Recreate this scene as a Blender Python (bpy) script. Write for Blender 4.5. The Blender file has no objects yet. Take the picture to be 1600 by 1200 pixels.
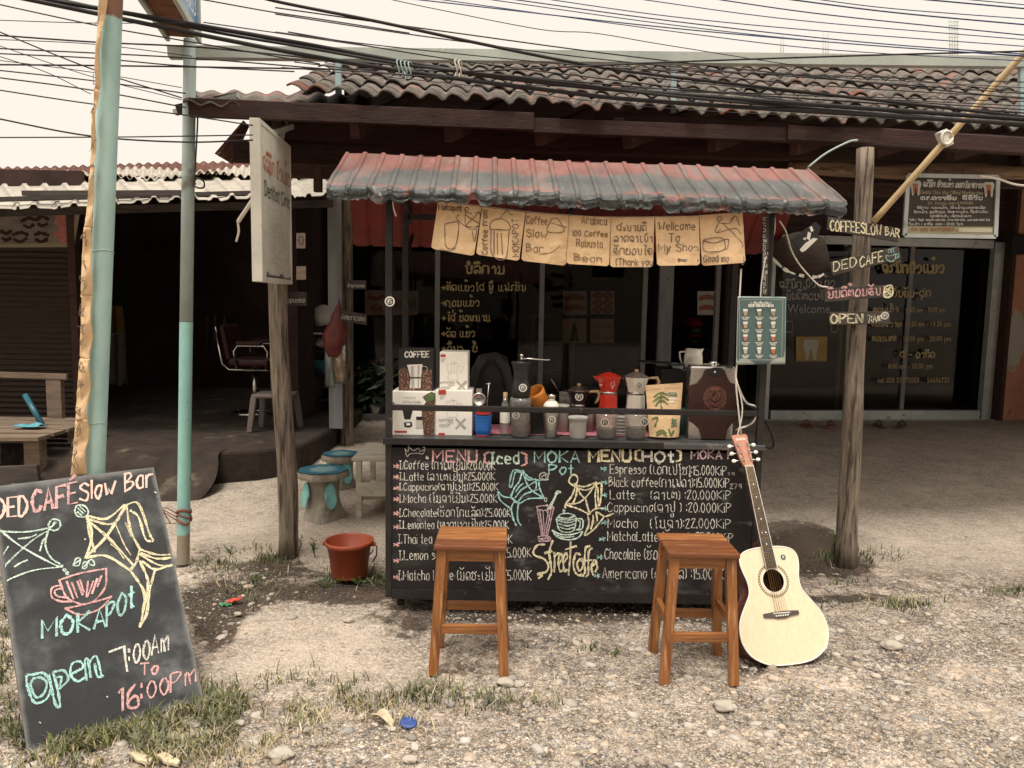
import bpy, math, random
import numpy as np
from mathutils import Vector, Matrix, Euler, noise
rad = math.radians
random.seed(7)
sc = bpy.context.scene
COL = sc.collection
# ------------------------------------------------------------------ camera
CAM = Vector((0, 0, 1.55)); FPX = 1209.0; PITCH = rad(6.14); ROLL = rad(1.0)
cam_d = bpy.data.cameras.new('camera'); cam = bpy.data.objects.new('camera', cam_d); COL.objects.link(cam)
RC = Matrix.Rotation(math.pi/2 - PITCH, 3, 'X') @ Matrix.Rotation(ROLL, 3, 'Z')
cam.matrix_world = Matrix.Translation(CAM) @ RC.to_4x4()
cam_d.sensor_width = 36; cam_d.lens = 36*FPX/1600; cam_d.clip_start = .05; cam_d.clip_end = 1000
sc.camera = cam
# ------------------------------------------------------------------ sky, sun, exposure
SUN_EL, SUN_AZ = rad(70), rad(200)
w = bpy.data.worlds.new("World"); sc.world = w; w.use_nodes = True
nt = w.node_tree; nt.nodes.clear()
sky = nt.nodes.new('ShaderNodeTexSky'); sky.sky_type = 'NISHITA'; sky.sun_disc = False
sky.sun_elevation = SUN_EL; sky.sun_rotation = SUN_AZ; sky.dust_density = 4; sky.air_density = 1.2
hs = nt.nodes.new('ShaderNodeHueSaturation'); hs.inputs['Saturation'].default_value = .12
mx = nt.nodes.new('ShaderNodeMix'); mx.data_type = 'RGBA'; mx.inputs[0].default_value = .9
mx.inputs[7].default_value = (6.75, 6.15, 5.35, 1)       # the even overcast over the clear sky
bg = nt.nodes.new('ShaderNodeBackground'); bg.inputs[1].default_value = .13
wo = nt.nodes.new('ShaderNodeOutputWorld')
nt.links.new(sky.outputs[0], hs.inputs['Color']); nt.links.new(hs.outputs[0], mx.inputs[6])
tcw = nt.nodes.new('ShaderNodeTexCoord'); sx = nt.nodes.new('ShaderNodeSeparateXYZ'); zr = nt.nodes.new('ShaderNodeMapRange')   # overcast: brighter overhead
zr.inputs[1].default_value = .40; zr.inputs[2].default_value = 1; zr.inputs[3].default_value = 1.0; zr.inputs[4].default_value = 2.7
vm = nt.nodes.new('ShaderNodeVectorMath'); vm.operation = 'SCALE'
nt.links.new(tcw.outputs['Generated'], sx.inputs[0]); nt.links.new(sx.outputs[2], zr.inputs[0]); nt.links.new(mx.outputs[2], vm.inputs[0]); nt.links.new(zr.outputs[0], vm.inputs['Scale'])
nt.links.new(vm.outputs[0], bg.inputs[0]); nt.links.new(bg.outputs[0], wo.inputs[0])
sd = bpy.data.lights.new('sun', 'SUN'); sd.energy = 2.3; sd.angle = rad(14); sd.color = (1, .94, .85)
so = bpy.data.objects.new('sun', sd); COL.objects.link(so)
so.rotation_euler = (math.pi/2 - SUN_EL, 0, rad(-22))
sc.view_settings.view_transform = 'Standard'; sc.view_settings.look = 'None'
sc.view_settings.exposure = 0.28; sc.view_settings.gamma = 1
sc.cycles.use_denoising = True
sc.cycles.max_bounces = 8; sc.cycles.transparent_max_bounces = 16
# ------------------------------------------------------------------ photo pixel -> place
def ray(px, py):
    return (RC @ Vector(((px-800)/FPX, -(py-600)/FPX, -1))).normalized()
def at(px, py, Y):
    d = ray(px, py); return CAM + d*((Y-CAM.y)/d.y)
def gd(px, py, z=0.0):
    d = ray(px, py); return CAM + d*((z-CAM.z)/d.z)
class Plane:
    def __init__(s, o, n):
        s.o = Vector(o); s.n = Vector(n).normalized()
        if (CAM-s.o).dot(s.n) < 0: s.n = -s.n
    def px(s, x, y, off=0.0):
        d = ray(x, y); o = s.o + s.n*off
        return CAM + d*((o-CAM).dot(s.n)/d.dot(s.n))
def YP(Y): return Plane((0, Y, 0), (0, -1, 0))
def quadplane(a, b, c): return Plane(a, (b-a).cross(c-a))
WYAW = rad(6.9); WO = Vector((0, 8.98, .17)); WU = Vector((math.cos(WYAW), math.sin(WYAW), 0))
WN = Vector((math.sin(WYAW), -math.cos(WYAW), 0)); WALL = Plane(WO, WN); WROT = Matrix.Rotation(WYAW, 3, 'Z')
def wl(px, py, n=0.0):                       # photo pixel on the shop front
    return WALL.px(px, py, n)
def sstep(t): t = max(0, min(1, t)); return t*t*(3-2*t)
def ground_h(x, y):
    h = .17*sstep((y-5.0)/4.0)
    return h
# ------------------------------------------------------------------ materials
def lin(c): return tuple(c) + (1,) if len(c) == 3 else tuple(c)
MATS = {}
def M(name, col, rough=.6, var=.22, scale=9, stretch=(1, 1, 1), layers=(), bump=.15, bscale=60, bstretch=None, metal=0,
      island=0, hue=False, alpha=1, spec=.4, bdist=.004, trans=0, emit=0, coat=0):
    m = bpy.data.materials.new(name); m.use_nodes = True; nt = m.node_tree; N = nt.nodes; L = nt.links
    p = N['Principled BSDF']; tc = N.new('ShaderNodeTexCoord')
    def mapped(st):
        mp = N.new('ShaderNodeMapping'); mp.inputs['Scale'].default_value = st
        L.new(tc.outputs['Object'], mp.inputs['Vector']); return mp.outputs[0]
    def nz(sc_, st, det=5, r=.6):
        n = N.new('ShaderNodeTexNoise'); n.inputs['Scale'].default_value = sc_; n.inputs['Detail'].default_value = det
        n.inputs['Roughness'].default_value = r; L.new(mapped(st), n.inputs['Vector']); return n.outputs['Fac']
    def rng(o, lo, hi, a=0., b=1.):
        r = N.new('ShaderNodeMapRange'); r.inputs[1].default_value = lo; r.inputs[2].default_value = hi
        r.inputs[3].default_value = a; r.inputs[4].default_value = b; r.interpolation_type = 'SMOOTHSTEP'
        L.new(o, r.inputs[0]); return r.outputs[0]
    def mix(f, a, b):
        x = N.new('ShaderNodeMix'); x.data_type = 'RGBA'
        L.new(f, x.inputs[0])
        for i, v in ((6, a), (7, b)):
            if isinstance(v, tuple): x.inputs[i].default_value = lin(v)
            else: L.new(v, x.inputs[i])
        return x.outputs[2]
    c0 = tuple(v*(1-var) for v in col[:3]); c1 = tuple(min(1, v*(1+var)) for v in col[:3])
    out = mix(rng(nz(scale, stretch), .28, .72), c0, c1)
    for ly in layers:
        lc, src, lo, hi = ly[:4]
        st = ly[4] if len(ly) > 4 else (1, 1, 1)
        amt = ly[5] if len(ly) > 5 else 1.0
        if isinstance(src, str):
            a = N.new('ShaderNodeAttribute'); a.attribute_name = src
            ad = N.new('ShaderNodeMath'); ad.operation = 'ADD'
            nn = N.new('ShaderNodeMath'); nn.operation = 'MULTIPLY_ADD'
            L.new(nz(14, st), nn.inputs[0]); nn.inputs[1].default_value = .8; nn.inputs[2].default_value = -.4
            L.new(a.outputs['Fac'], ad.inputs[0]); L.new(nn.outputs[0], ad.inputs[1]); f = rng(ad.outputs[0], lo, hi, 0, amt)
        else:
            f = rng(nz(src, st, 6), lo, hi, 0, amt)
        out = mix(f, out, lc)
    if island:
        g = N.new('ShaderNodeNewGeometry'); h = N.new('ShaderNodeHueSaturation')
        r = N.new('ShaderNodeMapRange'); r.inputs[3].default_value = 1-island; r.inputs[4].default_value = 1+island
        L.new(g.outputs['Random Per Island'], r.inputs[0]); L.new(r.outputs[0], h.inputs['Value'])
        if hue:
         r2 = N.new('ShaderNodeMath'); r2.operation = 'MULTIPLY'; r2.inputs[1].default_value = 7.31
         r3 = N.new('ShaderNodeMath'); r3.operation = 'FRACT'; L.new(g.outputs['Random Per Island'], r2.inputs[0]); L.new(r2.outputs[0], r3.inputs[0])
         r4 = N.new('ShaderNodeMapRange'); r4.inputs[3].default_value = .5; r4.inputs[4].default_value = 1.35
         L.new(r3.outputs[0], r4.inputs[0]); L.new(r4.outputs[0], h.inputs['Saturation'])
        L.new(out, h.inputs['Color']); out = h.outputs[0]
    L.new(out, p.inputs['Base Color'])
    p.inputs['Metallic'].default_value = metal; p.inputs['Specular IOR Level'].default_value = spec
    rr = rng(nz(scale*2.3, stretch), .2, .8, max(0, rough-.12), min(1, rough+.12)); L.new(rr, p.inputs['Roughness'])
    if bump:
        b = N.new('ShaderNodeBump'); b.inputs['Strength'].default_value = bump; b.inputs['Distance'].default_value = bdist
        L.new(nz(bscale, bstretch or stretch, 6, .65), b.inputs['Height']); L.new(b.outputs[0], p.inputs['Normal'])
    if trans: p.inputs['Transmission Weight'].default_value = trans; p.inputs['IOR'].default_value = 1.3
    if coat: p.inputs['Coat Weight'].default_value = coat; p.inputs['Coat Roughness'].default_value = .15
    if alpha < 1: p.inputs['Alpha'].default_value = alpha
    MATS[name] = m; return m
def clear(name, tint=(1, 1, 1), gloss=.05, rough=.02, film=0.0, filmcol=(.5, .5, .5)):
    m = bpy.data.materials.new(name); m.use_nodes = True; nt = m.node_tree; N = nt.nodes; L = nt.links; N.clear()
    t = N.new('ShaderNodeBsdfTransparent'); t.inputs[0].default_value = lin(tint)
    g = N.new('ShaderNodeBsdfGlossy'); g.inputs['Roughness'].default_value = rough
    lw = N.new('ShaderNodeLayerWeight'); lw.inputs[0].default_value = .25
    mr = N.new('ShaderNodeMapRange'); mr.inputs[3].default_value = gloss; mr.inputs[4].default_value = .45
    L.new(lw.outputs['Fresnel'], mr.inputs[0])
    a = N.new('ShaderNodeMixShader'); L.new(mr.outputs[0], a.inputs[0]); L.new(t.outputs[0], a.inputs[1]); L.new(g.outputs[0], a.inputs[2])
    o = N.new('ShaderNodeOutputMaterial'); last = a
    if film:
        d = N.new('ShaderNodeBsdfDiffuse'); d.inputs[0].default_value = lin(filmcol)
        n = N.new('ShaderNodeTexNoise'); n.inputs['Scale'].default_value = 25
        tc = N.new('ShaderNodeTexCoord'); L.new(tc.outputs['Object'], n.inputs['Vector'])
        r = N.new('ShaderNodeMapRange'); r.inputs[3].default_value = film*.5; r.inputs[4].default_value = film*1.5; L.new(n.outputs['Fac'], r.inputs[0])
        b = N.new('ShaderNodeMixShader'); L.new(r.outputs[0], b.inputs[0]); L.new(a.outputs[0], b.inputs[1]); L.new(d.outputs[0], b.inputs[2]); last = b
    L.new(last.outputs[0], o.inputs[0]); MATS[name] = m; return m
# ------------------------------------------------------------------ mesh builder
def frame(d, up=Vector((0, 0, 1))):
    d = d.normalized()
    if abs(d.dot(up)) > .98: up = Vector((0, 1, 0)) if abs(d.y) < .9 else Vector((1, 0, 0))
    x = d.cross(up).normalized(); y = x.cross(d).normalized()
    return x, y, d
class MB:
    def __init__(s): s.v = []; s.f = []; s.s = []; s.a = []
    def av(s, p, a=0.): s.v.append(tuple(p)); s.a.append(a); return len(s.v)-1
    def af(s, f, sm=False): s.f.append(tuple(f)); s.s.append(sm)
    def box(s, c, d, rot=None):
        c = Vector(c); R_ = rot if isinstance(rot, Matrix) else (Euler(rot).to_matrix() if rot else Matrix.Identity(3))
        i = len(s.v)
        for z in (-.5, .5):
            for y in (-.5, .5):
                for x in (-.5, .5): s.av(c + R_ @ Vector((x*d[0], y*d[1], z*d[2])))
        for f in ((0, 2, 3, 1), (4, 5, 7, 6), (0, 1, 5, 4), (2, 6, 7, 3), (0, 4, 6, 2), (1, 3, 7, 5)): s.af([i+k for k in f])
        return s
    def beam(s, p0, p1, w, h, up=Vector((0, 0, 1)), taper=1.0):
        p0, p1 = Vector(p0), Vector(p1); x, y, d = frame(p1-p0, up); i = len(s.v)
        for p, k in ((p0, 1), (p1, taper)):
            for a, b in ((-.5, -.5), (.5, -.5), (.5, .5), (-.5, .5)): s.av(p + x*(a*w*k) + y*(b*h*k))
        for f in ((3, 2, 1, 0), (4, 5, 6, 7), (0, 1, 5, 4), (1, 2, 6, 5), (2, 3, 7, 6), (3, 0, 4, 7)): s.af([i+k for k in f])
        return s
    def tube(s, pts, r, n=8, cap=True, sm=True):
        pts = [Vector(p) for p in pts]; m = len(pts); rs = r if isinstance(r, (list, tuple)) else [r]*m
        x = None; i0 = len(s.v)
        for k, p in enumerate(pts):
            d = (pts[min(k+1, m-1)] - pts[max(k-1, 0)])
            if d.length < 1e-9: d = Vector((0, 0, 1))
            d.normalize()
            if x is None: x, y, d = frame(d)
            else:
                x = (x - d*x.dot(d)).normalized(); y = d.cross(x)
                y.normalize()
            for j in range(n):
                a = 2*math.pi*j/n; s.av(p + (x*math.cos(a) + d.cross(x)*math.sin(a))*rs[k])
        for k in range(m-1):
            for j in range(n):
                a = i0+k*n+j; b = i0+k*n+(j+1) % n; s.af((a, b, b+n, a+n), sm)
        if cap: s.af([i0+j for j in range(n)][::-1]); s.af([i0+(m-1)*n+j for j in range(n)])
        return s
    def cyl(s, p0, p1, r0, r1=None, n=16): return s.tube([p0, p1], [r0, r0 if r1 is None else r1], n)
    def lathe(s, prof, c=(0, 0, 0), n=24, rot=None, sx=1, sy=1, facet=False):
        c = Vector(c); R_ = Euler(rot).to_matrix() if isinstance(rot, tuple) else (rot or Matrix.Identity(3)); i0 = len(s.v); m = len(prof)
        for r, z in prof:
            for j in range(n):
                a = 2*math.pi*(j+.5)/n; s.av(c + R_ @ Vector((r*math.cos(a)*sx, r*math.sin(a)*sy, z)))
        for k in range(m-1):
            for j in range(n):
                a = i0+k*n+j; b = i0+k*n+(j+1) % n; s.af((a, b, b+n, a+n), not facet)
        if prof[0][0] > 1e-5: s.af([i0+j for j in range(n)][::-1])
        if prof[-1][0] > 1e-5: s.af([i0+(m-1)*n+j for j in range(n)])
        return s
    def poly(s, pts): i = len(s.v); [s.av(p) for p in pts]; s.af(range(i, i+len(pts))); return s
    def prism(s, pts, vec):
        vec = Vector(vec); n = len(pts); i = len(s.v)
        for p in pts: s.av(Vector(p))
        for p in pts: s.av(Vector(p)+vec)
        s.af(range(i, i+n)); s.af(range(i+2*n-1, i+n-1, -1))
        for k in range(n): a = i+k; b = i+(k+1) % n; s.af((b, a, a+n, b+n))
        return s
    def grid(s, fn, nu, nv, sm=True, attr=None):
        i = len(s.v)
        for a in range(nu+1):
            for b in range(nv+1): s.av(fn(a/nu, b/nv), attr(a/nu, b/nv) if attr else 0.)
        for a in range(nu):
            for b in range(nv):
                k = i+a*(nv+1)+b; s.af((k, k+nv+1, k+nv+2, k+1), sm)
        return s
    def obj(s, name, mat, parent=None, bevel=0, solid=0, subsurf=0, attr=None):
        if parent: o0 = wloc(parent)
        else:
            a = np.array(s.v); o0 = Vector(((a[:, 0].min()+a[:, 0].max())/2, (a[:, 1].min()+a[:, 1].max())/2, a[:, 2].min()))
        me = bpy.data.meshes.new(name)
        me.from_pydata([(x-o0.x, y-o0.y, z-o0.z) for x, y, z in s.v], [], s.f)
        me.polygons.foreach_set('use_smooth', s.s); me.materials.append(mat if not isinstance(mat, str) else MATS[mat])
        if attr:
            at_ = me.attributes.new(attr, 'FLOAT', 'POINT'); at_.data.foreach_set('value', s.a)
        me.update(); o = bpy.data.objects.new(name, me); COL.objects.link(o)
        if parent: o.parent = parent
        else: o.location = o0
        if bevel:
            b = o.modifiers.new('bevel', 'BEVEL'); b.width = bevel; b.segments = 2; b.limit_method = 'ANGLE'; b.angle_limit = rad(40)
        if subsurf: b = o.modifiers.new('sub', 'SUBSURF'); b.levels = b.render_levels = subsurf
        if solid: b = o.modifiers.new('solid', 'SOLIDIFY'); b.thickness = solid; b.offset = 0
        return o
def wloc(o):
    v = Vector(o.location)
    while o.parent: o = o.parent; v = v + o.location
    return v
def tag(o, label=None, cat=None, group=None, kind=None):
    if label: o['label'] = label
    if cat: o['category'] = cat
    if group: o['group'] = group
    if kind: o['kind'] = kind
    return o
def thing(name, label, cat, loc, group=None, kind=None):
    o = bpy.data.objects.new(name, None); COL.objects.link(o); o.location = loc; o.empty_display_size = .1
    return tag(o, label, cat, group, kind)
def copy_tree(o, parent=None):
    c = o.copy(); COL.objects.link(c)
    if parent: c.parent = parent
    for ch in list(o.children): copy_tree(ch, c)
    return c
# ------------------------------------------------------------------ handwriting: one stroke font, Latin and Lao
GL = dict(x for x in (l.split(' ', 1) for l in '''
A -032943,-1535
B 0929382706,0636453403,-0903
C 482918070513 3344
D 092947452303,-0309
E -49090343,-0636
F -490903,-0636
G 48291807051333444 6,-264643
H -0309,-4943,-0646
I -0929,-1913,-0323
J -1949,3944331304
K -0309,-490643
L -090343
M -0309255953
N -03094349
O 29070513334547 29
P -0309,0929482606
R -0309,0929482606,-2643
S 48290817364533 04
T -0949,-2923
U 09041333 4449
V -092349
W -0913264359
X -0943,-4903
Y -092649,-2623
Z -09490343
a 3717051333,-3733
b -0903,062736341304
c 3617050413 33
d 3717051333,-3933
e 0535361705 1333
f 39281713,-0737
g 3717051434,37311001
h -0903,0617273633
i -0703,-0909
j 17110 0,-1919
k -0903,-370533
l -0903
m -0703,061723,26374743
n -0703,0617273633
o 17051323353717
p -0701,061736341304
q 3717051434,-3731
r -0703,061737
s 3617062534 1303
t 19141323,-0727
u 0704133334,-3733
v -071337
w -0713253357
x -0733,-3703
y -0713,-3701
z -07370333
0 19070513233537 2919
1 -081913
2 0819392703,-0333
3 08193826163534 1303
4 -190535,-2723
5 -390906,0626353303
6 2907041333352605
7 -093913
8 2617193937 26141333 3426
9 3616183937 33
. -0304
, -1302
: 0405,0708
( 190807050413
) 091817151403
- -0636
* -0537,-0735,-2428
/ -0339
+ -0636,-2428
ກ 03071838 4743
ຂ 27180716150413334448
ຄ 23342514 0718384743
ງ 07182725334447 49
ຈ 0516251405 072847443313
ສ 332414050718384743,385a
ຊ 271807161504133344463758
ຍ 180716261504133344 48
ດ 23142514130407284743
ຕ 241514040718263847 43
ຖ 03041504072847435 2
ທ 071817131738 4743
ນ 07181304133344 48
ມ 07181304134348,4353
ບ 0817142333444 8
ປ 0817142333444 a
ຟ 08171325334448 4a
ຜ 0817132533444 8
ພ 08171325334448
ຝ 081713253344 4a
ຣ 140413242617284 8
ລ 0728384743,433415041324
ວ 061728474433 23
ຫ 07181713354857464 3
ອ 052847443313041423
ຮ 273818070514334436 15
ຢ 1807162615041333444a
ຣ 14041324261728 48
ໝ 0718171335485743,436358
ະ 061526,041324
າ 17283733
ຳ 2b3b3a2a2b,17283733
ໍ 1a2b3a291a
ິ 0a2b4a0a
ີ 0a2b4a0a,-4a4b
ຶ 0a2b4a0a,3b4b
ື 0a2b4a0a,-3b3c,-4b4c
ັ 0b1a3a4b
ົ 192a3a4b29
ຸ -2220
ູ 12103032
ຼ 12213142
ເ 18142333
ແ 18142333,48445363
ໂ 3a1a272333
ໃ 2b1a2b3a272333
ໄ 3b1a2b272333
້ 0c1d2c1b3c
່ -2b2d
ໆ 0718273513,13423344
É -49090343,-0636,-1a3b
é 05353617051333,-183a
'''.strip().split('\n')))
MARKS = set('ໍິີຶືັົຸູຼ້່')
def strokes(g):
    out = []
    for s_ in GL[g].replace(' ', '').split(','):
        sharp = s_[0] == '-'; s_ = s_.lstrip('-')
        p = [(int(s_[i], 16), int(s_[i+1], 16)-3) for i in range(0, len(s_)-1, 2)]
        out.append(p if sharp or len(p) < 3 else catmull(p, 4))
    return out
def catmull(p, n=4):
    p = [np.array(q, float) for q in p]; q = [2*p[0]-p[1]] + p + [2*p[-1]-p[-2]]; out = []
    for i in range(1, len(q)-2):
        for k in range(n):
            t = k/n; a, b, c, d = q[i-1], q[i], q[i+1], q[i+2]
            out.append(tuple(.5*((2*b) + (c-a)*t + (2*a-5*b+4*c-d)*t*t + (3*b-a-3*c+d)*t**3)))
    out.append(tuple(p[-1])); return out
def layout(text, jit=.12):
    x = 0; lines = []; lastx = 0; top = {}
    for ch in text:
        if ch == ' ': x += 3.0; continue
        if ch not in GL: continue
        S = strokes(ch)
        if ch in MARKS: ox = lastx
        else: ox = x; lastx = x
        wd = max(p[0] for st in S for p in st)
        dy = random.uniform(-jit, jit)*2
        lines += [[(ox+px_+random.uniform(-jit, jit)*.5, py_+dy) for px_, py_ in st] for st in S]
        if ch not in MARKS: x += wd + 1.6
    return lines, max(x-1.6, 1)
def ribbon(mb, pts, n, wd, jit=.25):
    pts = [p for i, p in enumerate(pts) if i == 0 or (p-pts[i-1]).length > 1e-5]
    m = len(pts)
    if m < 2: return
    i0 = len(mb.v)
    for k, p in enumerate(pts):
        d = pts[min(k+1, m-1)] - pts[max(k-1, 0)]
        if d.length < 1e-9: d = pts[k]-pts[k-1]
        sd_ = n.cross(d.normalized()).normalized()*(wd*.5*(1+random.uniform(-jit, jit)))
        e = d.normalized()*wd*.35*(-1 if k == 0 else (1 if k == m-1 else 0))
        mb.av(p+e-sd_); mb.av(p+e+sd_)
    for k in range(m-1): a = i0+2*k; mb.af((a, a+2, a+3, a+1))
def ink(mb, lines, plane, wd, off=.0016, crop=(0, 0, 1), smooth=True, jit=.42):
    ox, oy, s_ = crop
    for ln in lines:
        if smooth and len(ln) > 2: ln = catmull(ln, 5)
        ribbon(mb, [plane.px(ox+x*s_, oy+y*s_, off+random.uniform(0, .0004)) for x, y in ln], plane.n, wd, jit)
def write(mb, text, x0, y0, x1, h, plane, wd, crop=(0, 0, 1), y1=None, slant=0, off=.0016, jit=.12, vertical=False):
    L_, W_ = layout(text, jit); y1 = y0 if y1 is None else y1; out = []
    for ln in L_:
        q = []
        for a, b in ln:
            t = a/W_
            if vertical: q.append((x0 - b/6*h*-1, y0 + (y1-y0)*t))
            else: q.append((x0 + (x1-x0)*t + slant*b, y0 + (y1-y0)*t - b/6*h))
        out.append(q)
    ink(mb, out, plane, wd, off, crop, smooth=False)
def printed(text, px0, py0, px1, plane, mat, name, parent, h=None, off=.002, bold=0.0, y1=None):
    c = bpy.data.curves.new(name, 'FONT'); c.body = text; c.size = 1; c.resolution_u = 2; c.offset = bold
    t = bpy.data.objects.new(name, c); COL.objects.link(t); bpy.context.view_layer.update()
    me = t.evaluated_get(bpy.context.evaluated_depsgraph_get()).to_mesh()
    vs = [tuple(v.co) for v in me.vertices]; fs = [tuple(p.vertices) for p in me.polygons]
    t.to_mesh_clear(); bpy.data.objects.remove(t)
    if not vs: return None
    xs = [v[0] for v in vs]; x_a, x_b = min(xs), max(xs); mb = MB(); h = h or (px1-px0)/(x_b-x_a)*.72; y1 = py0 if y1 is None else y1
    for x, y, z in vs:
        t_ = (x-x_a)/(x_b-x_a)
        mb.av(plane.px(px0+(px1-px0)*t_, py0+(y1-py0)*t_-y/.72*h, off))
    for f in fs: mb.af(f)
    return mb.obj(name, mat, parent)
# ------------------------------------------------------------------ palette
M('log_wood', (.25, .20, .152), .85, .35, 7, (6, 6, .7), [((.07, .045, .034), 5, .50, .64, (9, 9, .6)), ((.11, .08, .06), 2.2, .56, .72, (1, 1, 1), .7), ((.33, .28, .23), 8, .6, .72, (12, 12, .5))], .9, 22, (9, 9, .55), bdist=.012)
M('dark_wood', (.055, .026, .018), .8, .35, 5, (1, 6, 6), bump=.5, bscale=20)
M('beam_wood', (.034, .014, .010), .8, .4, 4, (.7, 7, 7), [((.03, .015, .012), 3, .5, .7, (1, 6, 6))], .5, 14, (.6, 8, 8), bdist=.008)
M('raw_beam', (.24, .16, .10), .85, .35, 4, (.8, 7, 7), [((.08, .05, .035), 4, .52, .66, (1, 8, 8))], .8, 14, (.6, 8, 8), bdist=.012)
M('tile', (.135, .117, .102), .95, .4, 14, (1, 1, 1), [((.055, .05, .046), 5, .47, .66), ((.24, .10, .075), 2.6, .56, .70), ((.30, .28, .25), 30, .6, .72)], .7, 70, bdist=.006, spec=.08)
M('rust_sheet', (.105, .045, .033), .95, .35, 8, (1, 1, 1), [((.06, .032, .026), 4, .5, .7), ((.38, .34, .29), 7, .62, .7)], .3, 30, spec=.08)
M('white_sheet', (.33, .30, .255), .85, .2, 5, (1, 1, 1), [((.30, .25, .2), 6, .55, .72), ((.16, .11, .08), 14, .66, .74)], .3, 30)
M('awning_red', (.20, .076, .062), .6, .25, 9, (1, .4, .4), [((.085, .09, .088), 'wear', .12, .58, (1, .5, .5)), ((.27, .17, .145), 5, .50, .72, (1.5, .4, .4), .8), ((.12, .12, .115), 7, .50, .70, (2, .35, .35), .7), ((.13, .06, .045), 13, .58, .72, (2, .25, .25), .7), ((.20, .20, .19), 22, .58, .74, (1.5, .3, .3), .6)], .2, 40)
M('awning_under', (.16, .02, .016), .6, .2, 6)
M('awning_flap', (.055, .06, .06), .55, .45, 14, (1, 1, 1), [((.22, .09, .07), 9, .56, .66), ((.24, .24, .23), 22, .60, .70)], .4, 30)
M('steel_beam', (.40, .43, .39), .6, .15, 4, (1, 1, 1), [((.25, .13, .08), 3, .68, .74)], .1)
M('blue_steel', (.33, .43, .44), .55, .12, 6)
M('teal_paint', (.345, .50, .465), .5, .12, 5, (1, 1, .5), [((.23, .36, .35), 3, .5, .75, (2, 2, .7)), ((.42, .45, .38), 9, .6, .72, (3, 3, .5), .6), ((.17, .085, .05), 'rust', .45, .6), ((.12, .1, .08), 30, .7, .76)], .15, 40)
M('pole_grey', (.36, .43, .41), .5, .15, 7, (1, 1, .5), [((.13, .12, .10), 4, .58, .74), ((.36, .31, .24), 10, .66, .74)], .15, 40)
M('pole_mint', (.30, .56, .51), .5, .1, 9, (1, 1, .5), [((.18, .22, .2), 25, .66, .72), ((.30, .25, .19), 'rust', .4, .6)], .15, 60)
M('kraft', (.68, .465, .265), .8, .14, 5, (1, 1, 1), [((.74, .54, .35), 7, .52, .7)], .8, 16, bdist=.012)
M('kraft_ink', (.15, .105, .075), .8, .3, 200)
M('ink_faded', (.22, .135, .075), .8, .3, 200)
M('black_steel', (.018, .015, .015), .42, .25, 12, (1, 1, 1), [((.10, .09, .085), 20, .62, .75)], .1)
M('counter_metal', (.10, .10, .10), .45, .2, 8, (1, 1, 1), [((.25, .23, .2), 9, .6, .75)], .1, metal=.4)
M('menu_black', (.0125, .009, .0088), .7, .3, 3, (1, 1, 1), [((.13, .125, .122), 2.6, .52, .76, (1, 1, 1.8), .6), ((.22, .22, .22), 7, .57, .78, (1, 1, 2), .6), ((.3, .3, .3), 26, .66, .74, (1, 1, .5), .5)], .15, 60)
M('board_black', (.020, .021, .023), .6, .25, 4, (1, 1, 1), [((.16, .17, .17), 4.2, .44, .78, (1, 1, 1), .9), ((.009, .009, .010), 6, .52, .7, (1, 1, 1), .8), ((.20, .2, .19), 'edge', .5, 1.3, (1, 1, 1), .8)], .15, 90)
def chalk_mat(n, c): return M(n, c, .95, .12, 90, (1, 1, 1), [((.05, .048, .048), 240, .50, .60, (1, 1, 1), .8), ((.10, .1, .1), 60, .56, .7, (1, 1, 1), .6)], .2, 400, island=.15)
chalk_mat('chalk_white', (.72, .69, .62)); chalk_mat('chalk_pink', (.72, .40, .39)); chalk_mat('chalk_yellow', (.78, .70, .46))
chalk_mat('chalk_teal', (.36, .62, .58)); chalk_mat('chalk_mint', (.56, .70, .60)); chalk_mat('chalk_lilac', (.56, .38, .42))
M('teak', (.36, .145, .048), .38, .28, 4, (1, 1, 1), [((.13, .045, .018), 5, .5, .72, (1, 1, 1), .75), ((.52, .26, .10), 6, .6, .75, (1, 1, 1), .7)], .25, 30, island=.12, coat=.25)
def grain(n, st, base=(.285, .112, .034)): return M(n, base, .42, .25, 3.2, st, [((.135, .046, .018), 4, .5, .66, st, .85), ((.50, .25, .10), 5, .56, .7, st, .8), ((.085, .035, .018), 2.6, .60, .74, (1, 1, 1), .6), ((.30, .22, .15), 6, .68, .76, (1, 1, 1), .5)], .3, 18, st, coat=.25, island=.1)
grain('teak_vert', (14, 14, .8)); grain('teak_across', (.8, 14, 14)); grain('teak_deep', (14, .8, 14))
grain('teak_seat', (.7, 11, 8), (.30, .115, .034)); grain('teak_dark', (.7, 11, 8), (.16, .052, .017))
M('spruce', (.69, .585, .40), .32, .05, 3, (16, 16, .8), [((.66, .52, .33), 2, .62, .85, (10, 10, 1), .35)], .05, coat=.35)
M('mahogany', (.085, .022, .014), .3, .25, 6, (8, 8, 1), coat=.5)
M('headstock', (.43, .185, .125), .4, .15, 6, (9, 9, 1), coat=.2)
M('fretboard', (.075, .06, .05), .55, .25, 10, (10, 10, 1))
M('chrome', (.62, .6, .56), .22, .05, 20, metal=1, bump=0); M('steel', (.48, .46, .43), .32, .1, 12, metal=1, bump=.05)
M('brass', (.55, .38, .18), .35, .1, 20, metal=1, bump=0)
M('ivory', (.78, .74, .66), .4, .05, 20, bump=0); M('white_paint', (.74, .70, .63), .5, .06, 7, bump=.05); M('dirty_white', (.66, .63, .555), .55, .12, 5, (1, 1, 1), [((.36, .31, .24), 6, .6, .78), ((.10, .09, .08), 'grime', .55, .7)], .1)
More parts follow.
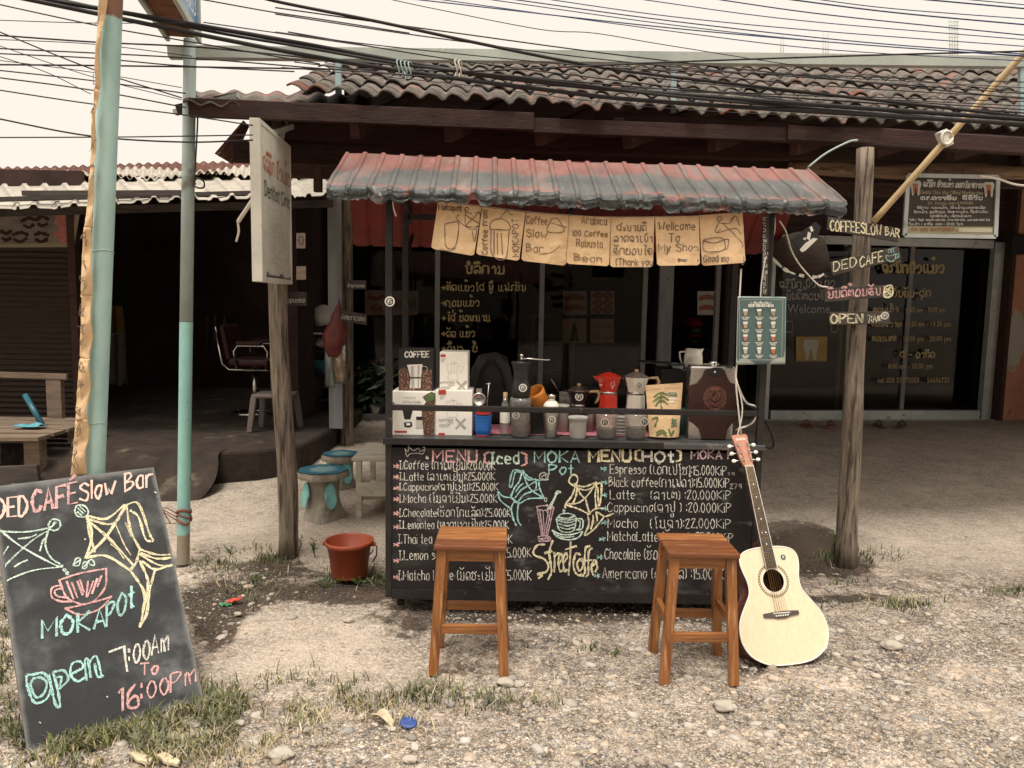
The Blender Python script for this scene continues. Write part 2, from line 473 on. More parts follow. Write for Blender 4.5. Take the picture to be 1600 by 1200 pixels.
M('box_white', (.86, .82, .75), .6, .03, 5, bump=.05); M('print_grey', (.42, .40, .36), .7, .05, 30, bump=0); M('print_pale', (.58, .55, .49), .7, .04, 30, bump=0)
M('print_black', (.018, .016, .016), .6, .2, 30, bump=0); M('print_red', (.48, .05, .035), .6, .1, 30, bump=0); M('print_white', (.74, .7, .62), .6, .05, 30, bump=0)
M('black_plastic', (.016, .014, .014), .38, .2, 20, bump=.05); M('black_matte', (.022, .018, .018), .8, .3, 12); M('grey_cloth', (.032, .028, .028), .9, .2, 40, bump=.4, bscale=300)
M('red_enamel', (.56, .035, .018), .25, .06, 10, bump=0, coat=.4); M('white_enamel', (.76, .71, .62), .25, .05, 10, bump=0, coat=.3)
M('pale_wood', (.50, .32, .17), .5, .2, 10, (2, 2, 8)); M('blue_plastic', (.018, .13, .45), .4, .1, 8, bump=0); M('red_plastic', (.45, .03, .03), .4, .1, 8, bump=0)
M('orange_silicone', (.60, .22, .03), .5, .08, 8, bump=.03); M('bucket_red', (.29, .058, .024), .42, .12, 5, (1, 1, 1), [((.30, .15, .09), 9, .6, .8, (1, 1, 1), .5)], .06)
M('pink_cloth', (.55, .20, .24), .9, .1, 30, bump=.4, bscale=200); M('leather', (.035, .012, .009), .42, .25, 14, bump=.35, bscale=160, bdist=.002); M('emboss', (.32, .13, .095), .5, .1, 60)
M('coffee', (.06, .036, .028), .9, .3, 120, bump=.5, bscale=300); M('beans', (.12, .05, .028), .5, .4, 150, (1, 1, 1), [((.45, .35, .28), 130, .56, .62), ((.03, .012, .008), 150, .56, .62)], .5, 150)
M('green_tin', (.07, .17, .14), .4, .1, 10, bump=0); M('frosted', (.42, .40, .37), .5, .06, 10, bump=.05); M('leaf_green', (.10, .17, .05), .6, .2, 10)
M('concrete', (.33, .275, .21), .9, .2, 3, (1, 1, 1), [((.17, .135, .10), 1.3, .5, .74, (1, 1, 1), .7), ((.45, .40, .32), 9, .58, .75, (1, 1, 1), .6)], .6, 40, bdist=.008)
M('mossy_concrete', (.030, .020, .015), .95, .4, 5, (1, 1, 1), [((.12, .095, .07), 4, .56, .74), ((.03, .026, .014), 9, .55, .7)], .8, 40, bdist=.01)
M('terracotta', (.52, .25, .16), .85, .15, 4, (1, 1, 1), [((.5, .47, .43), 'peel', .5, .58), ((.16, .07, .045), 6, .62, .75)], .3, 30)
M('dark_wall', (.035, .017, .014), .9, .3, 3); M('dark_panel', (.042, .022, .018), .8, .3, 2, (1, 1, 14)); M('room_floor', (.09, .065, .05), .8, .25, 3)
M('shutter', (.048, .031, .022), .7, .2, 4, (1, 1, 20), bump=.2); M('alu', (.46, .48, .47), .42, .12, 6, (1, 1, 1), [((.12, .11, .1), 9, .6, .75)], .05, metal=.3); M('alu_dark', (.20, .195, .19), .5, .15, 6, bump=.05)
M('gold_letter', (.44, .34, .17), .6, .1, 30, bump=0); M('grey_letter', (.34, .32, .31), .6, .1, 30, bump=0); M('tooth', (.42, .40, .36), .6, .08, 20, bump=0)
M('mustard', (.34, .235, .08), .7, .1, 10, bump=0); M('sign_brown', (.043, .034, .024), .55, .15, 6, bump=.05); M('sign_khaki', (.28, .25, .155), .6, .1, 10, bump=0); M('sign_cream', (.48, .44, .33), .6, .08, 10, bump=0)
M('rust_text', (.30, .10, .045), .6, .1, 30, bump=0); M('orange_text', (.48, .15, .05), .6, .1, 30, bump=0); M('ink_black', (.03, .03, .035), .6, .1, 30, bump=0)
M('plank_dark', (.055, .045, .040), .8, .35, 4, (1, 9, 9), bump=.5, bscale=25, bstretch=(1, 9, 9)); M('grey_plank', (.22, .225, .225), .8, .2, 3, (5, 5, .5), [((.09, .08, .07), 12, .64, .72)], .4, 18, (8, 8, .6))
M('bamboo', (.44, .32, .17), .5, .2, 9, (1, 1, 1), bump=.1); M('wire_black', (.016, .013, .014), .6, .2, 3, bump=0); M('wire_blue', (.022, .04, .13), .5, .2, 3, bump=0); M('white_cable', (.62, .57, .5), .5, .08, 12, bump=0)
M('chalk_green', (.085, .135, .13), .5, .12, 4, (1, 1, 1), [((.34, .38, .34), 'edge', .55, .8)], .03); M('red_vinyl', (.04, .006, .007), .35, .15, 8, bump=.05); M('grey_plastic', (.16, .125, .11), .5, .1, 6, bump=.03)
M('blue_seat', (.03, .135, .20), .55, .25, 7, (1, 1, 1), [((.20, .34, .34), 'ring', .35, .75)], .3, 30); M('cement_grey', (.30, .265, .215), .9, .2, 7, (1, 1, 1), [((.15, .13, .1), 5, .52, .7)], .6, 40, bdist=.008); M('cyan_paint', (.20, .47, .45), .6, .2, 14)
M('cream_table', (.46, .42, .34), .75, .2, 4, (1, 6, 6), [((.20, .16, .12), 7, .62, .74)], .4, 20, (1, 8, 8)); M('pallet', (.17, .125, .09), .85, .3, 4, (.8, 6, 6), bump=.5, bscale=18, bstretch=(.8, 7, 7))
M('red_bag', (.17, .035, .03), .4, .25, 12, bump=.6, bscale=22, bdist=.02, alpha=.88); M('cup_paper', (.44, .30, .18), .7, .06, 12, bump=0); M('pale_blue', (.34, .44, .44), .5, .1, 10, bump=0)
M('leaf_dark', (.035, .055, .022), .6, .35, 6, hue=True, island=.35, bump=0); M('weed', (.075, .115, .035), .6, .25, 5, hue=True, island=.35, bump=0); M('grass', (.115, .125, .05), .65, .2, 5, hue=True, island=.4, bump=0); M('straw', (.40, .33, .20), .75, .2, 5, hue=True, island=.35, bump=0)
M('stone', (.345, .295, .24), .85, .12, 40, (1, 1, 1), [((.22, .2, .18), 30, .6, .75)], .3, 120, hue=True, island=.34); M('rock_pale', (.40, .355, .295), .85, .12, 20, (1, 1, 1), [((.35, .3, .24), 16, .58, .72)], .5, 60, bdist=.006)
M('sandal_red', (.22, .085, .06), .6, .1, 12); M('sandal_brown', (.11, .075, .055), .6, .1, 12); M('wrap_red', (.55, .06, .04), .3, .1, 30); M('wrap_green', (.06, .24, .11), .3, .1, 30); M('cap_blue', (.035, .075, .26), .4, .2, 40); M('dry_leaf', (.50, .42, .29), .7, .2, 9)
M('shirt_yellow', (.28, .17, .04), .9, .2, 9); M('shirt_grey', (.20, .17, .15), .9, .2, 9); M('basket', (.030, .019, .012), .9, .4, 8, (1, 1, 30), bump=.8, bscale=90); M('cyan_shirt', (.10, .32, .38), .8, .15, 9)
M('poster_paper', (.60, .57, .52), .6, .06, 6, bump=0); M('poster_pink', (.42, .15, .12), .6, .3, 60, bump=0); M('salon_paper', (.20, .165, .14), .6, .25, 6, bump=0); M('helmet_red', (.22, .02, .02), .2, .1, 8, bump=0, coat=.5); M('enamel_blue', (.03, .12, .16), .35, .2, 8, bump=0)
M('sign_blue', (.05, .20, .42), .4, .3, 3, (1, 1, 2), [((.45, .55, .6), 4, .56, .72, (1, 1, 2), .6)], 0); M('rust_deep', (.15, .06, .03), .9, .3, 12)
clear('pane', (.64, .59, .56), .009, .02); clear('jar_glass', (.92, .9, .87), .07, .02, .16, (.62, .6, .57)); clear('clear_wrap', (.93, .91, .88), .16, .12, .08, (.7, .68, .64)); clear('bag_clear', (.9, .86, .82), .2, .2, .12, (.6, .55, .5))
# ------------------------------------------------------------------ ground: one sheet to the horizon
def pxy(P):                                  # world point arrays -> photo pixels, for laying out the ground's patches
    d = np.array(RC.transposed()) @ (P - np.array(CAM)[:, None]); z = np.maximum(-d[2], .05)
    return 800+FPX*d[0]/z, 600-FPX*d[1]/z
xs = np.concatenate([[-150, -80, -40, -22, -14, -10, -7.5], np.linspace(-6, 6.5, 420), [8, 10, 14, 22, 40, 80, 150]])
ys = np.concatenate([[-60, -30, -12, -5, -1, .8], np.linspace(1.9, 4.8, 250), np.linspace(4.84, 10, 90), [12, 15, 20, 30, 60, 120, 220]])
X, Y = np.meshgrid(xs, ys, indexing='ij'); nx, ny = X.shape
def sst(t): t = np.clip(t, 0, 1); return t*t*(3-2*t)
def fnoise(x, y, s, seed=0):
    return np.array([noise.noise((a*s+seed, b*s-seed, seed*1.7)) for a, b in zip(x.ravel(), y.ravel())]).reshape(x.shape)
n1, n2, n3 = fnoise(X, Y, 1.3, 1), fnoise(X, Y, 6, 2), fnoise(X, Y, 19, 3)
Zr = .17*sst((Y-5)/4)
PX, PY = pxy(np.stack([X.ravel(), Y.ravel(), Zr.ravel()])); PX = PX.reshape(X.shape); PY = PY.reshape(X.shape)
def blob(cx, cy, rx, ry): return np.exp(-(((PX-cx)/rx)**2 + ((PY-cy)/ry)**2))
ok = (Y > 1) & (Y < 12)
soil = sum(a*blob(*b) for a, b in [(1.1, (345, 930, 75, 30)), (.9, (335, 985, 45, 40)), (.8, (430, 880, 70, 25)), (.9, (560, 905, 70, 20)), (.9, (520, 925, 110, 16)),
    (.9, (1262, 845, 70, 30)), (.75, (1300, 885, 120, 25)), (.9, (890, 955, 330, 22)), (.6, (1180, 1040, 90, 22)), (.55, (730, 1040, 90, 30)), (.5, (640, 985, 70, 25)), (.6, (1330, 930, 150, 10)), (.5, (30, 800, 200, 60)), (.35, (1150, 960, 80, 60))])  # bare soil patches, plus dark ellipses below the cart, stools and guitar
conc = np.clip(sst((Y-4.35+.25*n1)/.35)*np.where(X > 1.0, 1, .8) + sum(a*blob(*b) for a, b in [(1.1, (480, 975, 150, 40)), (1.1, (560, 1040, 150, 40)), (.9, (390, 1040, 90, 30)), (.9, (480, 850, 160, 40))]), 0, 1.2)
damp = sum(a*blob(*b) for a, b in [(1, (1240, 835, 75, 28))])
soil = np.where(ok, soil, 0); damp = np.where(ok, damp, 0)
near = sst((5.2-Y)/.8)
Z = Zr + near*(.012*n1 + .008*n2*(1-.6*np.clip(conc, 0, 1)) + .006*n3*(1-.8*np.clip(conc, 0, 1)) - .015*np.clip(soil, 0, 1) - .006)
vs = np.stack([X, Y, Z], -1).reshape(-1, 3); idx = np.arange(nx*ny).reshape(nx, ny)
fc = np.stack([idx[:-1, :-1], idx[1:, :-1], idx[1:, 1:], idx[:-1, 1:]], -1).reshape(-1, 4)
me = bpy.data.meshes.new('ground'); me.vertices.add(len(vs)); me.vertices.foreach_set('co', vs.ravel()); me.loops.add(fc.size); me.loops.foreach_set('vertex_index', fc.ravel())
me.polygons.add(len(fc)); me.polygons.foreach_set('loop_start', np.arange(len(fc))*4); me.polygons.foreach_set('loop_total', np.full(len(fc), 4)); me.polygons.foreach_set('use_smooth', np.ones(len(fc), bool)); me.update(calc_edges=True)
for nme, arr in (('soil', soil), ('conc', conc), ('damp', damp)):
    at_ = me.attributes.new(nme, 'FLOAT', 'POINT'); at_.data.foreach_set('value', arr.ravel().astype(np.float32))
gm = M('ground_mix', (.60, .487, .39), .95, .18, 3, (1, 1, 1), [((.30, .215, .15), 5, .50, .70, (1, 1.6, 1), .75), ((.18, .135, .10), 13, .57, .72, (1, 1.5, 1), .75), ((.20, .165, .13), 34, .52, .68, (1, 1, 1), .8), ((.62, .54, .45), 55, .56, .68, (1, 1, 1), .85), ((.56, .465, .375), 'conc', .42, .6), ((.30, .25, .19), 12, .5, .75, (1, 2.2, 1), .7), ((.24, .2, .155), 4, .56, .74, (1, 2, 1), .6), ((.56, .51, .43), 48, .60, .7, (1, 1.6, 1), .7), ((.17, .145, .12), 22, .62, .7, (1, 1.7, 1), .75), ((.2, .175, .15), 41, .63, .69, (1, 1.5, 1), .7), ((.115, .08, .055), 'soil', .42, .66), ((.105, .075, .055), 'damp', .45, .62, (1, 1, 1), .8)], .9, 55, bdist=.012)
nt = gm.node_tree; N = nt.nodes; L = nt.links; P_ = N['Principled BSDF']            # packed small stones set in the dirt, gap shade painted into their colour
src = P_.inputs['Base Color'].links[0].from_socket; tc = N.new('ShaderNodeTexCoord'); bsrc = P_.inputs['Normal'].links[0].from_socket
def nd(t, **k):
    n = N.new(t)
    for a, b in k.items(): setattr(n, a, b)
    return n
def mrange(o, a, b, c, d):
    r = nd('ShaderNodeMapRange'); [setattr(r.inputs[i+1], 'default_value', v) for i, v in enumerate((a, b, c, d))]; L.new(o, r.inputs[0]); return r.outputs[0]
def mth(op, a, b):
    m = nd('ShaderNodeMath', operation=op)
    for i, v in enumerate((a, b)):
        if isinstance(v, (int, float)): m.inputs[i].default_value = v
        else: L.new(v, m.inputs[i])
    return m.outputs[0]
ca = nd('ShaderNodeAttribute', attribute_name='conc').outputs['Fac']; sa = nd('ShaderNodeAttribute', attribute_name='soil').outputs['Fac']
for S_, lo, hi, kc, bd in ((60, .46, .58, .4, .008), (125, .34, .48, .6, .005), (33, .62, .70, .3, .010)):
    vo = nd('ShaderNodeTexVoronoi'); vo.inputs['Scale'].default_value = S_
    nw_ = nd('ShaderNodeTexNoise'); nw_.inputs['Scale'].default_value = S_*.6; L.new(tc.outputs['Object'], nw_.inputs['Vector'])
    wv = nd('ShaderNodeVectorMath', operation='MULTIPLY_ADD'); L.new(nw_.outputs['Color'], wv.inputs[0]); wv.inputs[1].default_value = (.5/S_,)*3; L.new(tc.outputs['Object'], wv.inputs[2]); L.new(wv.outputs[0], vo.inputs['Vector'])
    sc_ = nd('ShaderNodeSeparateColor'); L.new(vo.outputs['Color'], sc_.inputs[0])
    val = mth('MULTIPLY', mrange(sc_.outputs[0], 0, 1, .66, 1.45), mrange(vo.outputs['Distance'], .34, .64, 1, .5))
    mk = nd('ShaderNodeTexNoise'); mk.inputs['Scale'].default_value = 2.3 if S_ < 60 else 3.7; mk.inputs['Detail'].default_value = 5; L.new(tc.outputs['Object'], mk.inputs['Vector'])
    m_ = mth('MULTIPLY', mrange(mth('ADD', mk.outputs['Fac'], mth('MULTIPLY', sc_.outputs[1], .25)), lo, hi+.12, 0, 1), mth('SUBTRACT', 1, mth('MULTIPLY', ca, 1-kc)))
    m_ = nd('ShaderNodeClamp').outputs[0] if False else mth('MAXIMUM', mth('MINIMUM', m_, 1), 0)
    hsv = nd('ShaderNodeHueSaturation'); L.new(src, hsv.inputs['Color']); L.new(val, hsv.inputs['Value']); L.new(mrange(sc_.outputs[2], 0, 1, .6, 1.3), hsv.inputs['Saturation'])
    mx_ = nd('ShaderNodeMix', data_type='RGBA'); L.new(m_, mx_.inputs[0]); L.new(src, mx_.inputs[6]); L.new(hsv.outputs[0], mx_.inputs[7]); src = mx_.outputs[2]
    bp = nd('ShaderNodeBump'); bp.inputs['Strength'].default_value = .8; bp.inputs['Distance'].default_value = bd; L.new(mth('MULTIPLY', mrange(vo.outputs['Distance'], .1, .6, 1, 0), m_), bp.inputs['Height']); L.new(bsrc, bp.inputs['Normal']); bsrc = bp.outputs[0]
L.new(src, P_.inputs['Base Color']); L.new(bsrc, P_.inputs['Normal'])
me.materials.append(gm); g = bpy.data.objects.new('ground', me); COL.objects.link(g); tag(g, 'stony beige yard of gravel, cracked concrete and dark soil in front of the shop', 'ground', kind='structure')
def ico(sub):
    import bmesh
    b = bmesh.new(); bmesh.ops.create_icosphere(b, subdivisions=sub, radius=1); v = np.array([q.co[:] for q in b.verts]); f = np.array([[q.index for q in p.verts] for p in b.faces]); b.free(); return v, f
def bulk(name, V, Fc, mat, smooth=True):
    me = bpy.data.meshes.new(name); k = Fc.shape[1]
    me.vertices.add(len(V)); me.vertices.foreach_set('co', V.ravel().astype(np.float32)); me.loops.add(Fc.size); me.loops.foreach_set('vertex_index', Fc.ravel().astype(np.int32))
    me.polygons.add(len(Fc)); me.polygons.foreach_set('loop_start', np.arange(len(Fc), dtype=np.int32)*k); me.polygons.foreach_set('loop_total', np.full(len(Fc), k, np.int32)); me.polygons.foreach_set('use_smooth', np.full(len(Fc), smooth))
    me.update(calc_edges=True); me.materials.append(MATS[mat]); o = bpy.data.objects.new(name, me); COL.objects.link(o); return o
from math import floor
def gz(x, y):                                # height of the built ground under a point
    i = np.clip(np.searchsorted(xs, x)-1, 0, nx-2); j = np.clip(np.searchsorted(ys, y)-1, 0, ny-2)
    tx = (x-xs[i])/(xs[i+1]-xs[i]); ty = (y-ys[j])/(ys[j+1]-ys[j])
    return Z[i, j]*(1-tx)*(1-ty)+Z[i+1, j]*tx*(1-ty)+Z[i, j+1]*(1-tx)*ty+Z[i+1, j+1]*tx*ty
rng = np.random.default_rng(5)
def stones(n, sub, smin, smax, dens, name_v):
    x = rng.uniform(-3.0, 4.6, n*6); y = 2.1+rng.uniform(0, 1, n*6)**1.5*3.4
    px, py = pxy(np.stack([x, y, np.zeros_like(x)])); keep = rng.uniform(0, 1, len(x)) < dens(px, py, x, y)
    x, y = x[keep][:n], y[keep][:n]; m = len(x); bv, bf = ico(sub)
    s = smin*(smax/smin)**(rng.uniform(0, 1, m)**2.2); V = np.repeat(bv[None], m, 0)*(1+rng.normal(0, .13, (m, len(bv), 1)))
    V *= (np.stack([s*rng.uniform(.8, 1.5, m), s*rng.uniform(.7, 1.1, m), s*rng.uniform(.35, .7, m)], -1))[:, None]
    a = rng.uniform(0, 6.3, m); c, sn = np.cos(a)[:, None], np.sin(a)[:, None]
    V = np.stack([V[..., 0]*c-V[..., 1]*sn+x[:, None], V[..., 0]*sn+V[..., 1]*c+y[:, None], V[..., 2]+(gz(x, y)+s*rng.uniform(-.22, .18, m))[:, None]], -1)
    return V.reshape(-1, 3), (bf[None]+(np.arange(m)*len(bv))[:, None, None]).reshape(-1, 3)
def dn(px, py, x, y):
    d = np.where(px > 690, 1.0, .16)*np.where(y > 4.0, .12, 1.0)
    d = np.where((px < 690) & (py > 1070), .55, d)
    d = np.where((px < 420) & (py > 880) & (py < 1010), .5, d)
    d = np.where((px > 1310) & (py < 935), .06, d); d = np.where((px > 690) & (py > 960) & (py < 1010) & (px < 1000), .5, d)
    return d*np.where(y > 4.6, .3, 1)
a, b = stones(36000, 1, .003, .0085, dn, 0); c, d = stones(3400, 2, .008, .024, dn, 0)
tag(bulk('gravel', np.concatenate([a, c]), np.concatenate([b, d+len(a)]), 'stone'), 'loose pale gravel and river pebbles spread over the yard', 'gravel', kind='stuff')
for px, py, s in ((790, 1068, .045), (1392, 1010, 0.055), (1215, 855, .02), (545, 970, .03), (372, 960, .025), (812, 1070, .03), (1130, 1105, .05), (640, 1188, .03), (440, 1180, .05), (375, 1130, .022)):
    p = gd(px, py); v, f = ico(3); mb = MB(); sd0 = random.random()*50
    for q in v:
        k = 1+.35*noise.noise(Vector(q)*1.4+Vector((sd0, 0, 0))); s_k = s*.62*k; mb.av((p.x+q[0]*s_k*1.3, p.y+q[1]*s_k, p.z+s*.12+q[2]*s_k*.6))
    for t in f: mb.af(t, True)
    o = mb.obj('rock', 'rock_pale'); near_ = {790: 'by the front leg of the left stool', 1392: 'on the gravel right of the guitar', 1215: 'small flat chip on the concrete near the right log post', 545: 'on the concrete between bucket and board', 372: 'in the dark soil beside the wrapper', 812: 'just right of the left stool', 1130: 'on the gravel in front of the right stool', 640: 'at the front edge below the blue cap', 440: 'among dry grass right of the chalkboard', 375: 'in grass right of the chalkboard corner'}[px]
    tag(o, 'pale rounded stone lying ' + near_, 'stone', 'larger stones on the ground')
def blades(name, mat, spots, label, h0, h1, wd=.004):
    V = []; Fs = []
    for px, py, rx, ry, n in spots:
        for _ in range(n):
            p = gd(px+random.gauss(0, rx*.6), py+random.gauss(0, ry*.6))
            if not (1.9 < p.y < 9) or noise.noise((p.x*5, p.y*5, 3))+.6*noise.noise((p.x*16, p.y*16, 8)) < -.06+random.uniform(-.2, .2): continue
            z = float(gz(np.array([p.x]), np.array([p.y]))[0]); h = random.uniform(h0, h1); a = random.uniform(0, 6.28); lean = random.uniform(.2, 1.1)*h; dx, dy = math.cos(a), math.sin(a)
            w_ = wd*random.uniform(.6, 1.2); i = len(V)
            for t, k in ((0, 1), (.4, .9), (.75, .6), (1, .08)):
                q = (p.x+dx*lean*t*t, p.y+dy*lean*t*t, z-.004+h*(t-.25*t*t*lean/h))
                V.append((q[0]-dy*w_*k, q[1]+dx*w_*k, q[2])); V.append((q[0]+dy*w_*k, q[1]-dx*w_*k, q[2]))
            for k in range(3): Fs.append((i+2*k, i+2*k+1, i+2*k+3, i+2*k+2))
    tag(bulk(name, np.array(V), np.array(Fs), mat), label, 'grass', kind='stuff')
blades('grass', 'grass', [(150, 1150, 150, 40, 4200), (330, 1110, 110, 40, 1700), (480, 1085, 120, 25, 700), (640, 1085, 90, 20, 350), (0, 1000, 25, 140, 700), (790, 1100, 70, 20, 160), (1345, 872, 45, 10, 420), (1300, 868, 30, 8, 200), (420, 870, 60, 14, 420), (350, 880, 40, 14, 220), (540, 900, 50, 9, 320), (600, 905, 25, 8, 160), (400, 925, 40, 14, 160), (1420, 945, 90, 7, 300), (1580, 925, 40, 8, 140), (1310, 905, 40, 8, 120), (20, 740, 50, 14, 200), (930, 1010, 60, 8, 70)], 'short green grass and weeds growing at the edges of the yard', .018, .07, .0030)
blades('dry_grass', 'straw', [(200, 1165, 190, 35, 3600), (420, 1105, 160, 35, 2600), (610, 1110, 150, 35, 600), (260, 1100, 60, 25, 400), (380, 890, 70, 20, 250), (1440, 945, 110, 10, 260), (560, 905, 60, 10, 120), (860, 1090, 160, 25, 200)], 'dry straw coloured grass scattered among the green tufts', .012, .055, .0024)
# ------------------------------------------------------------------ the dentist's shop: roof, posts, front
def W(u, w_, n=0.0): return WO + WU*u + Vector((0, 0, w_)) + WN*n
def wu(px, py=520): p = wl(px, py)-WO; return p.dot(WU), p.z
shop = thing('shop_building', 'long low shop with mossy corrugated tile roof over a deep dark timber porch', 'building', (1.5, 7, .1))
# tile roof: overlapping courses of wavy sheets
EL, ER = at(448, 143, 4.25), at(1760, 214, 4.92); RL, RR = at(530, 88, 8.7), at(1760, 98, 8.95); ER = EL+(ER-EL)*1.7; RR = RL+(RR-RL)*1.5
def rp(a, b): return EL*(1-a)*(1-b)+ER*a*(1-b)+RL*(1-a)*b+RR*a*b
rn = (ER-EL).cross(RL-EL).normalized(); rn = rn if rn.z > 0 else -rn
mb = MB(); NR = 7
Lr = (ER-EL).length; nw = int(Lr/.122)
for j in range(NR):
    oj = random.uniform(-.01, .01); ja = [random.gauss(0, .005) for _ in range(nw+2)]
    def fn(a, b, j=j):
        bb = (j + b*1.12)/NR; k = ja[int(a*nw)]; ph = a*nw*2*math.pi
        p = rp(a, min(1, max(-.02, bb+k*(1 if b < .5 else 0)-(.006 if b == 0 else 0))))
        return p + rn*(.0165*math.sin(ph)+.004*math.sin(2*ph+1) + .022*(1-b) + oj*0 + k*.6)
    mb.grid(fn, nw*8, 3)
mb.obj('roof', 'tile', shop, solid=.009)
mb = MB()
def fn(a, b):                                  # flat fibre sheet carrying the eave on to the left
    p = at(286, 146, 4.12)*(1-a)+at(580, 156, 4.36)*a; q = at(286, 131, 5.3)*(1-a)+at(580, 140, 6.0)*a
    return p*(1-b)+q*b+Vector((0, 0, .012*math.sin(a*6.3*9)+.004*math.sin(a*31)-.046))
mb.grid(fn, 60, 4); mb.obj('eave_sheet', 'tile', shop, solid=.009)
mb = MB()                                      # timber under the eave
def ev(a, dn_, back): p = at(292, 146, 4.14)*(1-a)+at(1760, 212, 4.92)*a; return p+Vector((0, 0, -dn_))-WN*back
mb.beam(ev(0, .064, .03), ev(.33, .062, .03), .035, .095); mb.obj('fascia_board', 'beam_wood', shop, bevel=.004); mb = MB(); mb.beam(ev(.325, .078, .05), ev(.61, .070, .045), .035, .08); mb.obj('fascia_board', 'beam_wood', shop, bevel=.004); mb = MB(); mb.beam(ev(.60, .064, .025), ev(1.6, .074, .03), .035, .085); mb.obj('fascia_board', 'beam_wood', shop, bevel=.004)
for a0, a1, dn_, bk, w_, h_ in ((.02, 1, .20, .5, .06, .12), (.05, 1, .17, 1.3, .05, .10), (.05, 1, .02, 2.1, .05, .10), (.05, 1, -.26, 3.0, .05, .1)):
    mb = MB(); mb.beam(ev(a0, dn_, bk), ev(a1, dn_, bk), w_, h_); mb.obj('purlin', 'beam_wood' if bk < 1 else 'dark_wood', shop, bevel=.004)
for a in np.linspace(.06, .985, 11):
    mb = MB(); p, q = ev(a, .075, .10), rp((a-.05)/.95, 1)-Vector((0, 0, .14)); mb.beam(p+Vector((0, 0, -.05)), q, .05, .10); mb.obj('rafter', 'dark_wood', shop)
mb = MB(); mb.beam(at(430, 209, 4.75), at(1360, 236, 5.0), .09, .15); mb.obj('lintel_beam', 'beam_wood', shop, bevel=.01)
mb = MB(); mb.beam(at(930, 190, 4.62), at(1475, 222, 4.75), .06, .11); mb.obj('lintel_beam', 'beam_wood', shop, bevel=.008)
mb = MB(); mb.beam(at(1480, 222, 4.72), at(1760, 238, 4.85), .06, .10); mb.obj('lintel_beam', 'beam_wood', shop, bevel=.008)
mb = MB(); mb.beam(at(716, 188, 4.6), at(960, 205, 4.6), .05, .07); mb.obj('lintel_beam', 'beam_wood', shop, bevel=.006)
mb = MB(); mb.beam(at(966, 185, 4.55), at(967, 212, 4.55), .06, .05); mb.obj('block', 'beam_wood', shop)
mb = MB(); p0, p1 = at(1235, 265, 4.98), at(1760, 268, 5.15); mb.tube([p0+(p1-p0)*t+Vector((0, 0, .012*math.sin(t*17))) for t in np.linspace(0, 1, 16)], [.046+.006*math.sin(t*23) for t in range(16)], 12); mb.obj('log_beam', 'raw_beam', shop)
def logpost(base, top, r0, r1, name='log_post', seed=0):
    mb = MB(); ps = []; rs = []
    for k in range(19):
        t = k/18; p = base*(1-t)+top*t; ps.append(p+Vector((noise.noise((t*3, seed, 0)), noise.noise((t*3, seed, 5)), 0))*.022); rs.append((r0*(1-t)+r1*t)*(1+.07*noise.noise((t*9, seed, 9)))*(1.06 if k == 0 else 1))
    mb.tube(ps, rs, 14); return mb.obj(name, 'log_wood', shop)
b_ = gd(451, 866); logpost(b_+Vector((0, 0, -.03)), at(424, 165, b_.y), .060, .050, seed=1)
b2 = gd(1322, 879); logpost(b2+Vector((0, 0, -.03)), at(1352, 232, b2.y+.05), .062, .048, seed=4)
b3 = at(543, 700, 7.5); logpost(b3, at(541, 292, 7.5), .063, .055, seed=8)
mb = MB(); p = at(527, 655, 7.35); mb.box((p.x-.01, 7.35, 1.55), (.13, .04, 2.5)); mb.obj('plank_post', 'grey_plank', shop, bevel=.004)
mb = MB(); mb.grid(lambda a, b: (RL*(1-a)+RR*a)+Vector((-.3*b*(1-a), 4.5*b, .03-1.5*b+.02*math.sin(a*300))), 200, 3); mb.obj('back_roof', 'tile', shop, solid=.02)
mb = MB(); xe = ER.x-.1; mb.box((xe, 10.6, 1.9), (.1, 5, 4.2)); mb.box((2.5, 13.2, 1.4), (15, .1, 3)); mb.poly([Vector((RL.x+.05, RL.y, 2.6)), Vector((RL.x+.05, RL.y, RL.z-.05)), Vector((RL.x-.2, 13.2, 2.75)), Vector((RL.x-.2, 13.2, 0)), Vector((RL.x+.05, RL.y, 0))]); mb.obj('light_blocking_wall', 'dark_wall', shop)  # walls closing off stray light; the right end one unseen, sized for porch shade
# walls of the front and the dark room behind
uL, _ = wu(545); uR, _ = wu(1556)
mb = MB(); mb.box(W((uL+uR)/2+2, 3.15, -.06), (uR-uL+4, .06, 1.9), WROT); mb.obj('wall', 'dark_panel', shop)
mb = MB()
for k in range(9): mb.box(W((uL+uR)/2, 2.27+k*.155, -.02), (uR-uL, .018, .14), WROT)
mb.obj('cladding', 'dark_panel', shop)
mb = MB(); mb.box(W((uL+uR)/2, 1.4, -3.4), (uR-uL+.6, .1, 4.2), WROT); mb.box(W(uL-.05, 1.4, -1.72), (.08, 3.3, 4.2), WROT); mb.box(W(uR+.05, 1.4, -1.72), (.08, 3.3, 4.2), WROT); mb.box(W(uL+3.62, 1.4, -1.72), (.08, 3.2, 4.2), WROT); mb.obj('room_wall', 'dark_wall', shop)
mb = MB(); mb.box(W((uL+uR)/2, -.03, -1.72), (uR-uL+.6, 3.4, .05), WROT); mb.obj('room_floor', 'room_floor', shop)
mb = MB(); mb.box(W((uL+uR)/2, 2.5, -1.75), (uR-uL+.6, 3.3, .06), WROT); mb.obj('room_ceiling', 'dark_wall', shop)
mb = MB(); tu0, _ = wu(1556); zt = 3.4
mb.grid(lambda a, b: W(tu0+4.6*a, -.12+b*zt, .16), 60, 80, True, lambda a, b: 1.2*math.exp(-(((a*4.6-.12)/.16)**2+((b*zt-1.12)/.42)**2)))
mb.obj('terracotta_wall', 'terracotta', shop, attr='peel')
